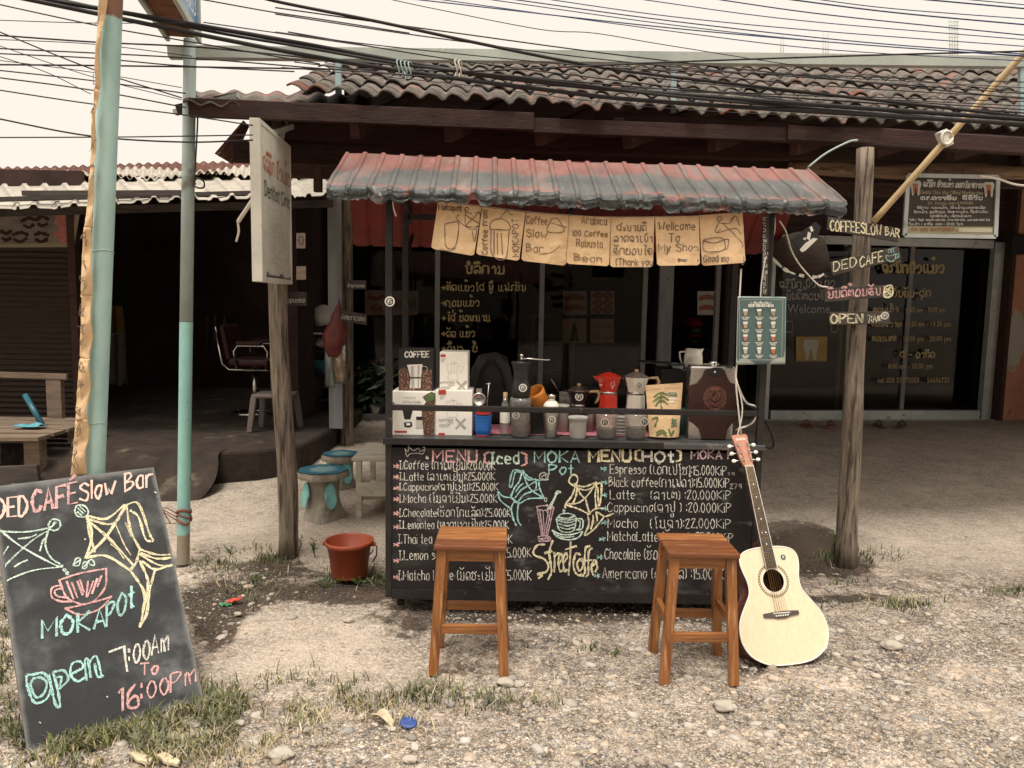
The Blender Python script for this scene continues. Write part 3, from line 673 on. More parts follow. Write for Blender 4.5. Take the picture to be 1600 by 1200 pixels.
mb = MB(); mb.box(W(tu0+.02, 1.5, .06), (.05, .24, 3.4), WROT); mb.obj('wall_edge', 'dark_wood', shop)
p = wl(1590, 382, .19); mb = MB(); mb.box(p, (.20, .06, .24), WROT); o = mb.obj('meter_box', 'black_matte', None, bevel=.006); tag(o, 'small dark square box high on the terracotta wall', 'meter box')
mb = MB(); mb.prism([at(335, 240, 5.4), at(362, 256, 5.4), at(388, 196, 5.5), at(380, 188, 5.5)], (0, .02, 0)); [mb.beam(at(342+k*9, 244+k*5, 5.38), at(382+k*3, 191+k*3, 5.48), .012, .012) for k in range(3)]; mb.obj('barge_sheet', 'rust_sheet', shop)
mb = MB(); mb.beam(at(276, 172, 4.5), at(372, 152, 4.6), .05, .05); mb.beam(at(350, 172, 4.55), at(420, 178, 4.7), .05, .06); mb.obj('outrigger', 'beam_wood', shop)
mb = MB(); mb.beam(at(468, 232, 5.2), at(500, 262, 5.2), .04, .04); mb.beam(at(497, 232, 5.3), at(497, 300, 5.3), .05, .05); mb.obj('brace', 'dark_wood', shop)
# window wall
winU0, _ = wu(548); winU1, _ = wu(1150)
win = thing('shop_window', 'wide dark shop window with gold lettering on its left panes, behind the cart', 'window', W((winU0+winU1)/2, 0))
fr = MB()
for px in (548, 683, 845, 1005, 1118): u, _ = wu(px); fr.box(W(u, 1.1, 0), (.055, .06, 2.16), WROT)
fr.box(W((winU0+winU1)/2, .03, 0), (winU1-winU0, .07, .07), WROT); fr.box(W((winU0+winU1)/2, 2.19, 0), (winU1-winU0, .07, .06), WROT); fr.obj('frame', 'alu_dark', win, bevel=.004)
u, _ = wu(905); mb = MB(); mb.box(W(u, 1.1, -.9), (.06, .06, 2.2), WROT); mb.obj('inner_mullion', 'alu_dark', win)
u, _ = wu(1040); mb = MB(); mb.box(W(u, 1.1, -.05), (.17, .05, 2.16), WROT); mb.obj('door_leaf', 'grey_plank', win)
u, _ = wu(1138); mb = MB(); mb.box(W(u, 1.1, .03), (.15, .08, 2.2), WROT); mb.obj('jamb', 'beam_wood', win, bevel=.005)
for a, b in ((548, 683), (683, 845), (845, 1005)):
    u0, _ = wu(a); u1, _ = wu(b); mb = MB(); mb.box(W((u0+u1)/2, 1.1, 0), (u1-u0-.05, .006, 2.1), WROT); mb.obj('pane', 'pane', win)
mb = MB(); A = (660, 380, .325)
write(mb, 'ບໍລິການ', 208, 145, 392, 42, WALL, .021, A, off=.012)
for s_, x, y, x1, h in (('ຕັດແຂ້ວໂສ ຫຼື ແຟຣຊັນ', 118, 228, 495, 32), ('ຖອນແຂ້ວ', 112, 302, 272, 32), ('ໃສ່ ຂ້ອຫມາມ', 118, 374, 325, 32), ('ດັດ ແຂ້ວ', 118, 450, 250, 32), ('ອື່ນໆ  ຂໍ້', 118, 522, 262, 32)):
    write(mb, s_, x, y, x1, h, WALL, .012, A, off=.012); ink(mb, [[(92, y-14), (108, y-14)], [(101, y-22), (110, y-14), (101, y-6)]], WALL, .013, .012, A, False)
mb.obj('lettering', 'gold_letter', win)
# posters inside
BK = lambda n: Plane(W(0, 0, -n), WN)
for k, (x0, y0, x1, y1, what, lab) in enumerate(((880, 455, 917, 492, 'teeth', 'upper left framed poster of red gums and teeth behind the shop window'), (923, 455, 960, 491, 'mouths', 'upper right poster of open mouths behind the shop window'), (879, 498, 916, 536, 'figure', 'lower left poster of a dark figure behind the shop window'), (923, 498, 959, 536, 'charts', 'lower right poster of tooth charts behind the shop window'), (1090, 455, 1122, 492, 'teeth', 'dim poster in the dark doorway right of the white door leaf'), (570, 453, 606, 492, 'crab', 'white poster with orange pictures behind the left window'), (612, 454, 653, 492, 'teeth2', 'pale poster of white teeth beside the orange one'))):
    pl = BK(.25); c = [pl.px(x, y) for x, y in ((x0, y1), (x1, y1), (x1, y0), (x0, y0))]
    t = thing('wall_poster', lab, 'poster', (c[0]+c[1])/2, 'posters behind the glass')
    mb = MB(); mb.prism(c, -WN*.008); mb.obj('sheet', 'poster_paper', t)
    mb = MB(); dx, dy = x1-x0, y1-y0; f2 = lambda u_, v_: (x0+u_*dx, y0+v_*dy)
    if what == 'teeth':
        for q in (.3, .72): [ink(mb, [[f2(.12, q+j*.05+.06*math.sin(0)), f2(.5, q+j*.05-.05), f2(.88, q+j*.05)]], pl, .03, .012) for j in (-1, 0, 1)]
        mat = 'poster_pink'
    elif what == 'mouths':
        for qx in (.3, .72):
            for qy in (.2, .52, .82): ink(mb, [[f2(qx-.18, qy), f2(qx, qy-.1), f2(qx+.18, qy), f2(qx, qy+.1), f2(qx-.18, qy)]], pl, .03, .012)
        mat = 'poster_pink'
    elif what == 'figure': ink(mb, [[f2(.5, .2), f2(.5, .55)], [f2(.45, .35), f2(.4, .9)], [f2(.55, .35), f2(.6, .9)]], pl, .035, .012); mat = 'ink_black'
    elif what == 'charts':
        for qx, qy in ((.25, .3), (.75, .25), (.75, .75)): ink(mb, [[f2(qx-.15, qy), f2(qx, qy+.08), f2(qx+.15, qy)]], pl, .03, .012)
        for j in range(4): ink(mb, [[f2(.12+j*.08, .6), f2(.12+j*.08, .85)]], pl, .02, .012)
        mat = 'print_grey'
    elif what == 'crab': ink(mb, [[f2(.2, .25), f2(.5, .35), f2(.8, .25)], [f2(.3, .7), f2(.5, .6), f2(.7, .7), f2(.5, .78), f2(.3, .7)]], pl, .05, .012); mat = 'poster_pink'
    else:
        for j in range(5): ink(mb, [[f2(.1+j*.18, .7), f2(.14+j*.18, .35), f2(.2+j*.18, .72)]], pl, .02, .012)
        mat = 'print_grey'
    mb.obj('picture', mat, t)
# sliding door on the right
dU0, _ = wu(1192); dU1, _ = wu(1552); um, _ = wu(1340)
dr = thing('sliding_door', 'grey aluminium sliding glass door with clinic opening hours lettered in gold', 'door', W((dU0+dU1)/2, 0))
mb = MB()
for px in (1196, 1547): u, _ = wu(px); mb.box(W(u, 1.1, .01), (.13, .09, 2.2), WROT)
mb.box(W((dU0+dU1)/2, 2.17, .01), (dU1-dU0-.26, .09, .10), WROT); mb.box(W((dU0+dU1)/2, .055, .012), (dU1-dU0-.26, .09, .11), WROT); mb.obj('frame', 'alu', dr, bevel=.005)
mb = MB(); mb.box(W((dU0+dU1)/2, -.02, .06), (dU1-dU0+.05, .14, .05), WROT); mb.obj('threshold', 'alu', dr)
mb = MB()
for px in (1316, 1420): u, _ = wu(px); mb.box(W(u, 1.1, -.05), (.05, .04, 2.05), WROT)
mb.obj('sash', 'alu_dark', dr)
for a, b, n in ((dU0+.07, um, .0), (um, dU1-.07, -.06)):
    mb = MB(); mb.box(W((a+b)/2, 1.1, n), (b-a, .006, 2.0), WROT); mb.obj('pane', 'pane', dr)
B = (1180, 230, .275); mb = MB(); write(mb, 'ຄຣີນິກປົວແຂ້ວ', 725, 712, 1070, 52, WALL, .026, B, off=.012)
write(mb, 'ວັນຈັນ-ສຸກ', 780, 850, 995, 40, WALL, .017, B, off=.012); write(mb, 'ຕອນເຊົ້າ:', 672, 935, 815, 28, WALL, .013, B, off=.012); write(mb, 'ຕອນສວາຍ:', 665, 1018, 830, 28, WALL, .013, B, off=.012); write(mb, 'ຕອນແລງ:', 665, 1100, 800, 28, WALL, .013, B, off=.012); write(mb, 'ສ - ອາທິດ', 825, 1196, 1018, 36, WALL, .017, B, off=.012)
mb.obj('lettering', 'gold_letter', dr)
for s_, x, y, x1, h in (('6:00 am - 8:00 am', 1415, 488, 1477, 8.3), ('11:30 am - 13:30 pm', 1415, 510, 1485, 8.3), ('16:00 pm   20:00 pm', 1412, 533, 1486, 8.3), ('8:00 am - 20:00 pm', 1388, 576, 1457, 8.5), ('tel: 020 55972053 ,   56656737', 1371, 598, 1484, 8.5)):
    printed(s_, x, y, x1, WALL, 'gold_letter', 'hours_lettering', dr, h, .012, .01)
printed('Welcome', 1230, 489, 1297, WALL, 'grey_letter', 'welcome_lettering', dr, 14, .012, .012)
mb = MB(); write(mb, 'ຍິນດີຕ້ອນຮັບ', 178, 865, 420, 42, WALL, .016, B, off=.012); write(mb, 'ຄຣີນິກ ປົວແຂ້ວ', 140, 800, 450, 38, WALL, .016, B, y1=790, off=.012)
ink(mb, [[(130, 990), (212, 990), (212, 1050), (130, 1050), (130, 990)], [(430, 1000), (470, 1000), (470, 1050), (430, 1050), (430, 1000)]], WALL, .008, .012, B, False); mb.obj('lettering', 'grey_letter', dr)
pl = Plane(W(0, 0, .02), WN); c = [pl.px(1180+x*.275, 230+y*.275) for x, y in ((232, 1216), (406, 1216), (410, 1076), (232, 1076))]
st = thing('tooth_poster', 'mustard square poster of a white tooth on the sliding door', 'poster', (c[0]+c[1])/2); mb = MB(); mb.prism(c, -WN*.004); mb.obj('sheet', 'mustard', st)
def tooth(mb, cx, cy, s_, plane, off, f=None):
    pts = [(-.5, -.62), (-.2, -.72), (0, -.64), (.2, -.72), (.5, -.62), (.58, -.25), (.45, .15), (.38, .8), (.22, .8), (.1, .2), (0, .05), (-.1, .2), (-.22, .8), (-.38, .8), (-.45, .15), (-.58, -.25), (-.5, -.62)]
    q = catmull(pts, 3)[:-1]; i = len(mb.v); mb.av(plane.px(cx, cy-.25*s_, off))
    for x, y in q: mb.av(plane.px(cx+x*s_, cy+y*s_, off))
    n = len(q)
    for k in range(n): mb.af((i, i+1+k, i+1+(k+1) % n))
mb = MB(); tooth(mb, 1267, 545, 21, pl, .004); mb.obj('tooth', 'tooth', st)
# room contents seen dimly through the glass
t = thing('display_shelf', 'dim white shelf standing inside the dark shop behind the posters', 'shelf', W(wu(880)[0], 0, -1.6)); uc, _ = wu(862); mb = MB(); mb.box(W(uc, .6, -1.6), (.04, .3, 1.2), WROT); mb.box(W(uc+.55, .6, -1.6), (.04, .3, 1.2), WROT); mb.obj('upright', 'salon_paper', t)
for k in range(4): mb = MB(); mb.box(W(uc+.275, .1+k*.36, -1.6), (.5, .3, .03), WROT); mb.obj('shelf_board', 'salon_paper', t)
mb = MB(); c = W(wu(1165)[0], .4, -1.2); mb.box(c, (.9, .5, .8), WROT); t = mb.obj('reception_counter', 'dark_wall', None, bevel=.01); tag(t, 'dark counter standing inside the shop right of the brown jamb', 'counter')
for px, lab, mt in ((1283, 'reddish pair of sandals left on the porch at the sliding door', 'sandal_red'), (1395, 'dark brown pair of sandals on the porch right of the log post', 'sandal_brown')):
    c = gd(px, 668, .17); t = thing('sandals', lab, 'sandals', c)
    for sx, a in ((-.15, .3), (.11, -.35)):
        mb = MB(); Rm = Matrix.Rotation(a+1.2, 3, 'Z'); o0 = Vector((c.x+sx, c.y+.02, .17))
        out = [(-.13, -.035), (-.08, -.042), (0, -.035), (.08, -.045), (.125, -.03), (.135, 0), (.125, .03), (.08, .045), (0, .035), (-.08, .042), (-.13, .035)]
        mb.prism([o0+Rm @ Vector((x, y, .002)) for x, y in out], (0, 0, .022)); so_ = mb.obj('sandal', mt, t, bevel=.004)
        mb = MB(); mb.tube([o0+Rm @ Vector((.02, y*.045, .024+.05*(1-y*y))) for y in np.linspace(-1, 1, 9)], .012, 6); mb.obj('strap', mt, so_)
# steel frame over the eave
sb = thing('steel_gantry', 'long pale steel beam on thin blue posts crossing above the tiled roof', 'steel beam', at(940, 140, 4.5))
mb = MB(); p0, p1 = at(264, 82, 4.35), at(1760, 100, 5.1); mb.beam(p0, p1, .06, .062); mb.obj('rail', 'steel_beam', sb)
for px, y0, y1, Yd in ((529, 97, 147, 4.42), (1052, 97, 176, 4.72), (1596, 104, 182, 5.0)):
    mb = MB(); a_, b_ = at(px, y0-6, Yd), at(px, y1, Yd); mb.beam(a_, b_, .03, .03); mb.obj('post', 'blue_steel', sb)
for k, (px, y0, y1, lab, n) in enumerate(((1224, 48, 86, 'pair of faint blue steel rods standing far behind the roof', 2), (1290, 50, 90, 'faint thin rods sticking up between the other two far rods', 3), (1488, 28, 96, 'tallest faint cage of rods rising far behind the roof at right', 4))):
    mb = MB(); [mb.cyl(at(px+j*4-4, y0+(j % 2)*4, 30), at(px+j*4-4, y1+20, 30), .02, n=5) for j in range(n)]
    if n == 4: [mb.beam(at(px-6, y, 30), at(px+10, y, 30), .03, .03) for y in range(34, 90, 6)]
    o = mb.obj('rebar_rods', 'steel_beam'); tag(o, lab, 'steel rods', 'rebar rods behind the roof')

# unseen house over the road, added tall to shade the porch and be reflected
ho = thing('porch_shade_house', 'unseen three storey house with red tiled roof added across the road to shade the porch', 'house', (0, -13, 0))
mb = MB(); mb.box((0, -15, 4.3), (34, 6, 8.6)); mb.obj('wall', 'cement_grey', ho)
mb = MB(); mb.grid(lambda u, v: Vector((-18+36*u, -11.2-4*v, 8.4+1.9*v+.04*math.sin(u*400))), 400, 4); mb.obj('roof', 'rust_sheet', ho, solid=.03)
for x in range(-12, 13, 4):
    for z in (1.5, 4.2, 6.9): mb = MB(); mb.box((x, -11.98, z), (1.5, .08, 1.3)); mb.obj('window', 'alu_dark', ho)
# ------------------------------------------------------------------ the open shop next door, on its raised floor
FZ = .30
nb = thing('neighbour_shop', 'dark open fronted shop with patched white corrugated sheet roof, left of the porch', 'building', (-5, 8, 0))
def patch(a, b, c, d): return lambda u, v: a*(1-u)*(1-v)+b*u*(1-v)+c*u*v+d*(1-u)*v
f0 = patch(at(-760, 345, 5.9), at(536, 299, 6.7), at(500, 262, 8.4), at(-760, 280, 7.8)); jj = [random.uniform(-.015, .015) for _ in range(60)]
def fn(u, v):
    t = (u*40) % 1; h = .05 if .12 < t < .38 else (.05*max(0, 1-abs(t-.25)/.22) if abs(t-.25) < .22 else 0)
    k = jj[int(u*80) % 60]
    return f0(u, v)+Vector((0, 0, -.05+h*.55+.012*math.sin(u*9+v*3)+(k*.8 if v == 0 else 0)))+Vector((0, -.10*abs(math.sin(u*60))*(v == 0), 0))
mb = MB(); mb.grid(fn, 440, 6, False); mb.obj('roof_sheet', 'white_sheet', nb, solid=.004)
f1 = patch(at(-760, 287, 7.4), at(420, 272, 8.0), at(430, 253, 10.8), at(-760, 258, 10.4)); mb = MB()
mb.grid(lambda u, v: f1(u, v)+Vector((0, 0, -.03+.016*math.sin(u*6.283*80)+.03*math.sin(u*11+v*4))), 640, 5); mb.obj('upper_roof_sheet', 'rust_sheet', nb, solid=.004)
f2_ = patch(at(100, 276, 7.6), at(410, 271, 7.9), at(415, 262, 9), at(105, 266, 9)); mb = MB()
mb.grid(lambda u, v: f2_(u, v)+Vector((0, 0, -.01+.018*math.sin(u*6.283*24)+.03*math.sin(u*11+v*4))), 200, 4); mb.obj('pale_roof_sheet', 'white_sheet', nb, solid=.004)
mb = MB(); mb.beam(at(-60, 313, 6.45), at(420, 301, 6.75), .05, .035); mb.beam(at(35, 302, 6.4), at(300, 301, 6.6), .03, .04); mb.obj('roof_batten', 'plank_dark', nb)
mb = MB(); mb.beam(at(-60, 334, 6.5), at(520, 318, 6.9), .06, .06); mb.obj('eave_beam', 'plank_dark', nb)
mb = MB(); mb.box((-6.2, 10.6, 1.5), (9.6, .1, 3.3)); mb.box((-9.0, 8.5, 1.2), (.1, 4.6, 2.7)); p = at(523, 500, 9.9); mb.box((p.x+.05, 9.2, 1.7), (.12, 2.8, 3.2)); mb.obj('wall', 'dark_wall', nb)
mb = MB(); xr = at(118, 500, 7.45).x; mb.grid(lambda u, v: Vector((xr-2.6+2.6*u, 7.45+.012*math.sin(v*38*6.283), FZ+2.0*v)), 2, 38*6, False); mb.obj('roller_shutter', 'shutter', nb)
mb = MB(); mb.box((xr+.03, 7.42, 1.35), (.07, .1, 2.2)); mb.obj('shutter_post', 'dark_wood', nb)
q = at(0, 420, 7.4); q2 = at(118, 420, 7.4); mb = MB(); mb.box(((q.x+q2.x)/2-.6, 7.5, 2.45), (q2.x-q.x+1.3, .06, .5)); mb.obj('signboard_backing', 'dark_wall', nb)
# floor slab with broken edge and ramp
mb = MB(); e = [gd(-300, 700), gd(150, 716, 0), gd(300, 745), gd(322, 752), gd(372, 765), gd(405, 767), gd(478, 741), gd(532, 690)]
top = [at(-300, 690, 6.6), at(150, 690, 6.7)]
E2 = [(gd(340, 706, FZ)), gd(405, 702, FZ), gd(470, 695, FZ), gd(530, 664, FZ)]
edge = [Vector((-9, 6.95, FZ)), Vector((E2[0].x-1.4, E2[0].y+.12, FZ)), Vector((E2[0].x-.05, E2[0].y, FZ)), E2[1], E2[2], E2[3], Vector((E2[3].x, 10.6, FZ)), Vector((-9, 10.6, FZ))]
edge = [Vector((p.x, p.y, FZ)) for p in edge]
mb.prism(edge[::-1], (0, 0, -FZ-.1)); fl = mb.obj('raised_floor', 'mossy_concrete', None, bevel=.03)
tag(fl, 'raised dark concrete floor of the open shop with mossy broken front edge', 'floor', kind='structure')
mb = MB(); x1 = E2[0].x+.05; x0 = x1-1.5
mb.grid(lambda u, v: Vector((x0+(x1-x0)*u+.10*noise.noise((v*3, u*2, 4)), E2[0].y+.10-v*.95*(1-.3*u), FZ+.006-(FZ+.03)*sstep(v)+.02*noise.noise((u*4, v*4, 1)))), 24, 20); rp_ = mb.obj('concrete_ramp', 'mossy_concrete'); tag(rp_, 'rough concrete ramp up to the open shop behind the blue poles', 'ramp', kind='structure')
# contents
pl = YP(7.38); c = [pl.px(x, y) for x, y in ((-40, 386), (117, 383), (124, 331), (-40, 333))]
t = thing('salon_banner', 'dim beauty salon banner with eyes and lips above the shutter', 'banner', (c[0]+c[1])/2); mb = MB(); mb.prism(c, (0, .01, 0)); mb.obj('sheet', 'salon_paper', t)
mb = MB(); C_ = (0, 230, .1875)
for ln in ([(180, 615), (240, 590), (300, 610)], [(310, 600), (350, 580), (400, 600)], [(110, 730), (170, 710), (230, 730)], [(290, 730), (340, 715), (400, 735)], [(200, 650), (240, 670), (280, 645)], [(320, 640), (350, 655), (390, 640)], [(120, 770), (170, 790), (220, 760)], [(300, 770), (345, 790), (390, 765)], [(10, 700), (50, 720), (90, 700)], [(20, 760), (50, 775), (85, 760)]): ink(mb, [ln], pl, .03, .004, C_)
mb.obj('eyebrows', 'dark_wall', t)
mb = MB(); [ink(mb, [[(485, y), (535, y-40), (585, y), (535, y+38), (485, y)]], pl, .07, .005, C_) for y in (730, 620)]; mb.obj('lips', 'poster_pink', t)
mb = MB(); ink(mb, [[(600, 820), (650, 540)], [(0, 820), (600, 815)]], pl, .04, .005, C_, False); mb.obj('border', 'sign_khaki', t)
# red salon chair
s_ = 8.2/FPX; c = at(400, 690, 8.2); c.z = FZ
t = thing('salon_chair', 'red padded chair with bright tubular arms inside the dark shop', 'chair', c)
mb = MB(); mb.box((c.x+.02, 8.2, FZ+.56), (.46, .46, .09)); mb.obj('seat', 'red_vinyl', t, bevel=.03)
mb = MB(); mb.box((c.x-.235, 8.2, FZ+.76), (.07, .46, .38), (0, -.18, 0)); mb.obj('backrest', 'red_vinyl', t, bevel=.03)
for sy in (-.25, .25):
    mb = MB(); mb.tube([(c.x-.32, 8.2+sy, FZ+.93), (c.x-.25, 8.2+sy, FZ+.55), (c.x-.18, 8.2+sy, FZ+.49), (c.x+.26, 8.2+sy, FZ+.49)], .012, 8); mb.tube([(c.x-.1, 8.2+sy, FZ+.5), (c.x-.13, 8.2+sy, FZ+.68), (c.x-.09, 8.2+sy, FZ+.74), (c.x+.18, 8.2+sy, FZ+.74), (c.x+.22, 8.2+sy, FZ+.68), (c.x+.2, 8.2+sy, FZ+.5)], .012, 8); mb.obj('arm', 'chrome', t)
    mb = MB(); mb.box((c.x+.03, 8.2+sy, FZ+.77), (.26, .06, .04)); mb.obj('arm_pad', 'red_vinyl', t, bevel=.01)
mb = MB(); mb.cyl((c.x, 8.2, FZ), (c.x, 8.2, FZ+.5), .03); mb.lathe([(.24, 0), (.24, .03), (.04, .06)], (c.x, 8.2, FZ)); mb.obj('pedestal', 'chrome', t)
# grey plastic stool
c = gd(420, 676, FZ); t = thing('plastic_stool', 'grey brown plastic stool with splayed legs below the red chair', 'stool', c)
mb = MB(); mb.box((c.x+.02, c.y+.15, FZ+.335), (.36, .32, .04)); mb.obj('seat', 'grey_plastic', t, bevel=.015)
for sx in (-1, 1):
    for sy in (-1, 1): mb = MB(); mb.beam((c.x+.02+sx*.19, c.y+.15+sy*.17, FZ), (c.x+.02+sx*.155, c.y+.15+sy*.135, FZ+.325), .05, .05, taper=1.1); mb.obj('leg', 'grey_plastic', t, bevel=.008)
# trolley
Yt = 8.6; a = at(468, 620, Yt).x; b = at(508, 620, Yt).x+.25; t = thing('trolley', 'dark three shelf trolley with thin white frame behind the left log post', 'trolley', ((a+b)/2, Yt, FZ))
mb = MB(); [mb.cyl((x, Yt+y, FZ), (x, Yt+y, FZ+.92), .012, n=8) for x in (a, b) for y in (-.18, .18)]; mb.beam((a, Yt-.18, FZ+.86), (b, Yt-.18, FZ+.86), .02, .02); mb.obj('frame', 'dirty_white', t)
for z in (.12, .42, .66, .9): mb = MB(); mb.box(((a+b)/2, Yt, FZ+z), (b-a-.03, .34, .04)); mb.obj('shelf', 'black_plastic', t, bevel=.008)
mb = MB(); mb.lathe([(.13, 0), (.19, .12), (.19, .13), (.17, .125)], ((a+b)/2, Yt-.05, FZ+.442)); tag(mb.obj('basin', 'enamel_blue'), 'blue basin on the lower shelf of the dark trolley', 'basin')
def lump(name, c, rx, ry, rz, mat, label, cat, sd_=0, group=None):
    v, f = ico(3); mb = MB()
    for q in v: k = 1+.28*noise.noise(Vector(q)*2.2+Vector((sd_, 0, 0))); mb.av((c[0]+q[0]*rx*k, c[1]+q[1]*ry*k, c[2]+rz+max(-.98, q[2]*k)*rz))
    for x in f: mb.af(x, True)
    return tag(mb.obj(name, mat), label, cat, group)
lump('plastic_bag', ((a+b)/2, Yt-.03, FZ+.925), .15, .12, .12, 'dirty_white', 'crumpled pale plastic bag on top of the dark trolley', 'bag', 3)
lump('plastic_bag', ((a+b)/2+.05, Yt-.03, FZ+.683), .13, .1, .07, 'dirty_white', 'crumpled pale plastic bag on the middle trolley shelf', 'bag', 7)
# hanging shirts, dark panel
for px, y0, y1, wd, mt, lab, yd in ((176, 478, 560, .14, 'shirt_yellow', 'mustard yellow shirt hanging on the dark wall behind the thick pole', 9.2), (180, 520, 602, .12, 'shirt_grey', 'greyish cloth hanging below the yellow shirt', 9.0)):
    p = at(px, y0, yd); q = at(px, y1, yd); mb = MB(); mb.grid(lambda u, v: Vector((p.x+(u-.5)*wd*2*(.7+.3*v), yd+.04*math.sin(u*14+v*2), p.z*(1-v)+q.z*v+.02*math.sin(u*9)*v)), 20, 16); tag(mb.obj('hanging_shirt', mt, solid=.006), lab, 'shirt')
mb = MB(); mb.prism([at(x, y, 9.9) for x, y in ((178, 495), (250, 498), (275, 405), (200, 385))], (0, .06, 0)); tag(mb.obj('television', 'black_matte'), 'dark tilted television panel hanging in the unlit shop', 'television')
for k, px in enumerate((330, 345, 318)):
    mb = MB(); p = at(px, 540, 10.2); mb.cyl((p.x, 10.2, FZ), (p.x+.02, 10.3, FZ+1.0), .014, n=6); tag(mb.obj('broom_stick', 'dark_wood'), 'thin stick leaning against the dark back wall of the open shop', 'stick', 'sticks in the open shop')
# pallet bench
Y0 = 6.15; bx = at(100, 690, Y0).x; zt = at(60, 668, Y0).z; t = thing('pallet_bench', 'rough grey brown bench made from pallets at the left edge', 'bench', (bx-.6, Y0, 0))
mb = MB(); [mb.beam((bx-1.5, Y0-.32+k*.2, zt-.02-.03*(k == 0)), (bx+.04, Y0-.32+k*.2, zt-.02), .16, .03) for k in range(5)]; mb.obj('seat', 'pallet', t, bevel=.003)
for x in (bx-.06, bx-.42, bx-.85): [MB().box((x, Y0+dy_, (zt-.04)/2), (.12, .1, zt-.05)).obj('leg', 'pallet', t, bevel=.004) for dy_ in (-.28, .3)]
mb = MB(); mb.box((bx-.36, Y0+.52, zt+.16), (.13, .06, .42)); mb.beam((bx-1.5, Y0+.5, zt+.38), (bx-.24, Y0+.5, zt+.36), .03, .05); mb.obj('backrest', 'pallet', t, bevel=.004)
mb = MB(); mb.box((bx-.75, Y0-.42, .11), (1.6, .04, .20), (0, -.06, 0)); mb.obj('front_board', 'plank_dark', t, bevel=.003)
p, q = at(39, 617, Y0+.2), at(66, 662, Y0+.1); q.z = zt+.004; mb = MB(); mb.tube([p, q], .022, 10); tag(mb.obj('pipe', 'enamel_blue'), 'short blue pipe leaning upright on the pallet bench', 'pipe')
p = at(45, 663, Y0-.05); mb = MB(); mb.grid(lambda u, v: Vector((p.x+(u-.5)*.2, Y0-.1+v*.14, zt+.012+.012*math.sin(u*8)*math.sin(v*5)+.01)), 12, 8); tag(mb.obj('cloth', 'cyan_shirt', solid=.006), 'small bright blue cloth lying on the pallet bench', 'cloth')
# blue topped cement stools, cream bench, plant
def cstool(px, py, pr, pb, lab, seed):
    b = gd(px, pb-14); s_ = b.y/FPX; r = pr*s_; zt = at(px, py, b.y).z; c = Vector((b.x, b.y, float(gz(np.array([b.x]), np.array([b.y]))[0])))
    t = thing('cement_stool', lab, 'stool', c, 'blue topped cement stools'); mb = MB()
    n = 40; i0 = 0
    prof = [(.98, -.05), (1.02, -.03), (1, 0)]
    for k, (rr, z) in enumerate(prof):
        for j in range(n): a = 6.2832*j/n; q = r*rr*(1+.03*math.sin(a*7+seed)+.02*math.sin(a*13)); mb.av((c.x+q*math.cos(a), c.y+q*math.sin(a), zt+z))
    for k in range(2):
        for j in range(n): a = k*n+j; b2_ = k*n+(j+1) % n; mb.af((a, b2_, b2_+n, a+n), False)
    mb.af(range(n-1, -1, -1)); mb.obj('slab', 'cement_grey', t)
    mb = MB(); mb.grid(lambda u, v: Vector((c.x+r*.97*v*math.cos(u*6.2832)*(1+.03*math.sin(u*44+seed)), c.y+r*.97*v*math.sin(u*6.2832)*(1+.03*math.sin(u*44+seed)), zt+.004)), 40, 12, True, lambda u, v: 1.15-1.1*v*1.0); mb.obj('seat', 'blue_seat', t, attr='ring')
    mb = MB(); n = 40; H = zt-.05-c.z
    for k in range(13):
        v = k/12; z = c.z+H*(1-v)
        for j in range(n):
            a = 6.2832*j/n; root = max(0, math.cos(a*2.5+seed))**3
            q = r*(.66+.05*math.sin(a*5+seed)*.6 - .1*math.sin(v*3)*.3 + (.20+.34*root)*max(0, v-.45)**1.6*2.2); mb.av((c.x+q*math.cos(a), c.y+q*math.sin(a), z))
    for k in range(12):
        for j in range(n): a = k*n+j; b2_ = k*n+(j+1) % n; mb.af((a, a+n, b2_+n, b2_), True)
    mb.obj('trunk', 'cement_grey', t)
    for a in (-2.35, -.95):
        mb = MB(); R_ = r*.70; d = Vector((math.cos(a), math.sin(a), 0)); sd_ = Vector((-d.y, d.x, 0)); i = 0
        mb.poly([c+d*(R_+.012)+sd_*(.042*math.cos(x))+Vector((0, 0, H*.62+.09*math.sin(x)))+d*(.02*(math.sin(x) < -.3)) for x in np.linspace(0, 6.28, 17)[:-1]]); mb.obj('painted_patch', 'cyan_paint', t, solid=.004)
cstool(505, 734, 39, 822, 'nearer round cement stool with bright blue painted top', 0.4)
cstool(533, 709, 29, 779, 'farther round cement stool with dull blue top, half behind the cream bench', 2.1)
fb = gd(556, 812); Yb = fb.y; xb = fb.x; gz0 = float(gz(np.array([xb]), np.array([Yb]))[0]); zt = at(555, 716, Yb).z
t = thing('cream_bench', 'worn cream wooden bench with slatted top, left behind the cart', 'bench', (xb+.4, Yb+.3, gz0))
for k in range(3): mb = MB(); mb.box((xb+.42, Yb+.10+k*.2, zt-.012), (.9, .19, .024)); mb.obj('top_board', 'cream_table', t, bevel=.004)
for x, y in ((xb+.018, Yb+.03), (xb+.018, Yb+.56), (xb+.80, Yb+.03), (xb+.80, Yb+.56)): mb = MB(); mb.box((x, y, (zt+gz0-.024)/2), (.04, .04, zt-.024-gz0)); mb.obj('leg', 'cream_table', t, bevel=.003)
mb = MB(); mb.box((xb+.42, Yb+.008, gz0+.215), (.82, .018, .10)); mb.obj('front_board', 'cream_table', t, bevel=.003)
mb = MB(); mb.box((xb+.29, Yb+.03, gz0+.335), (.03, .03, .14)); mb.box((xb+.41, Yb+.30, gz0+.14), (.80, .5, .02)); mb.obj('shelf', 'cream_table', t)
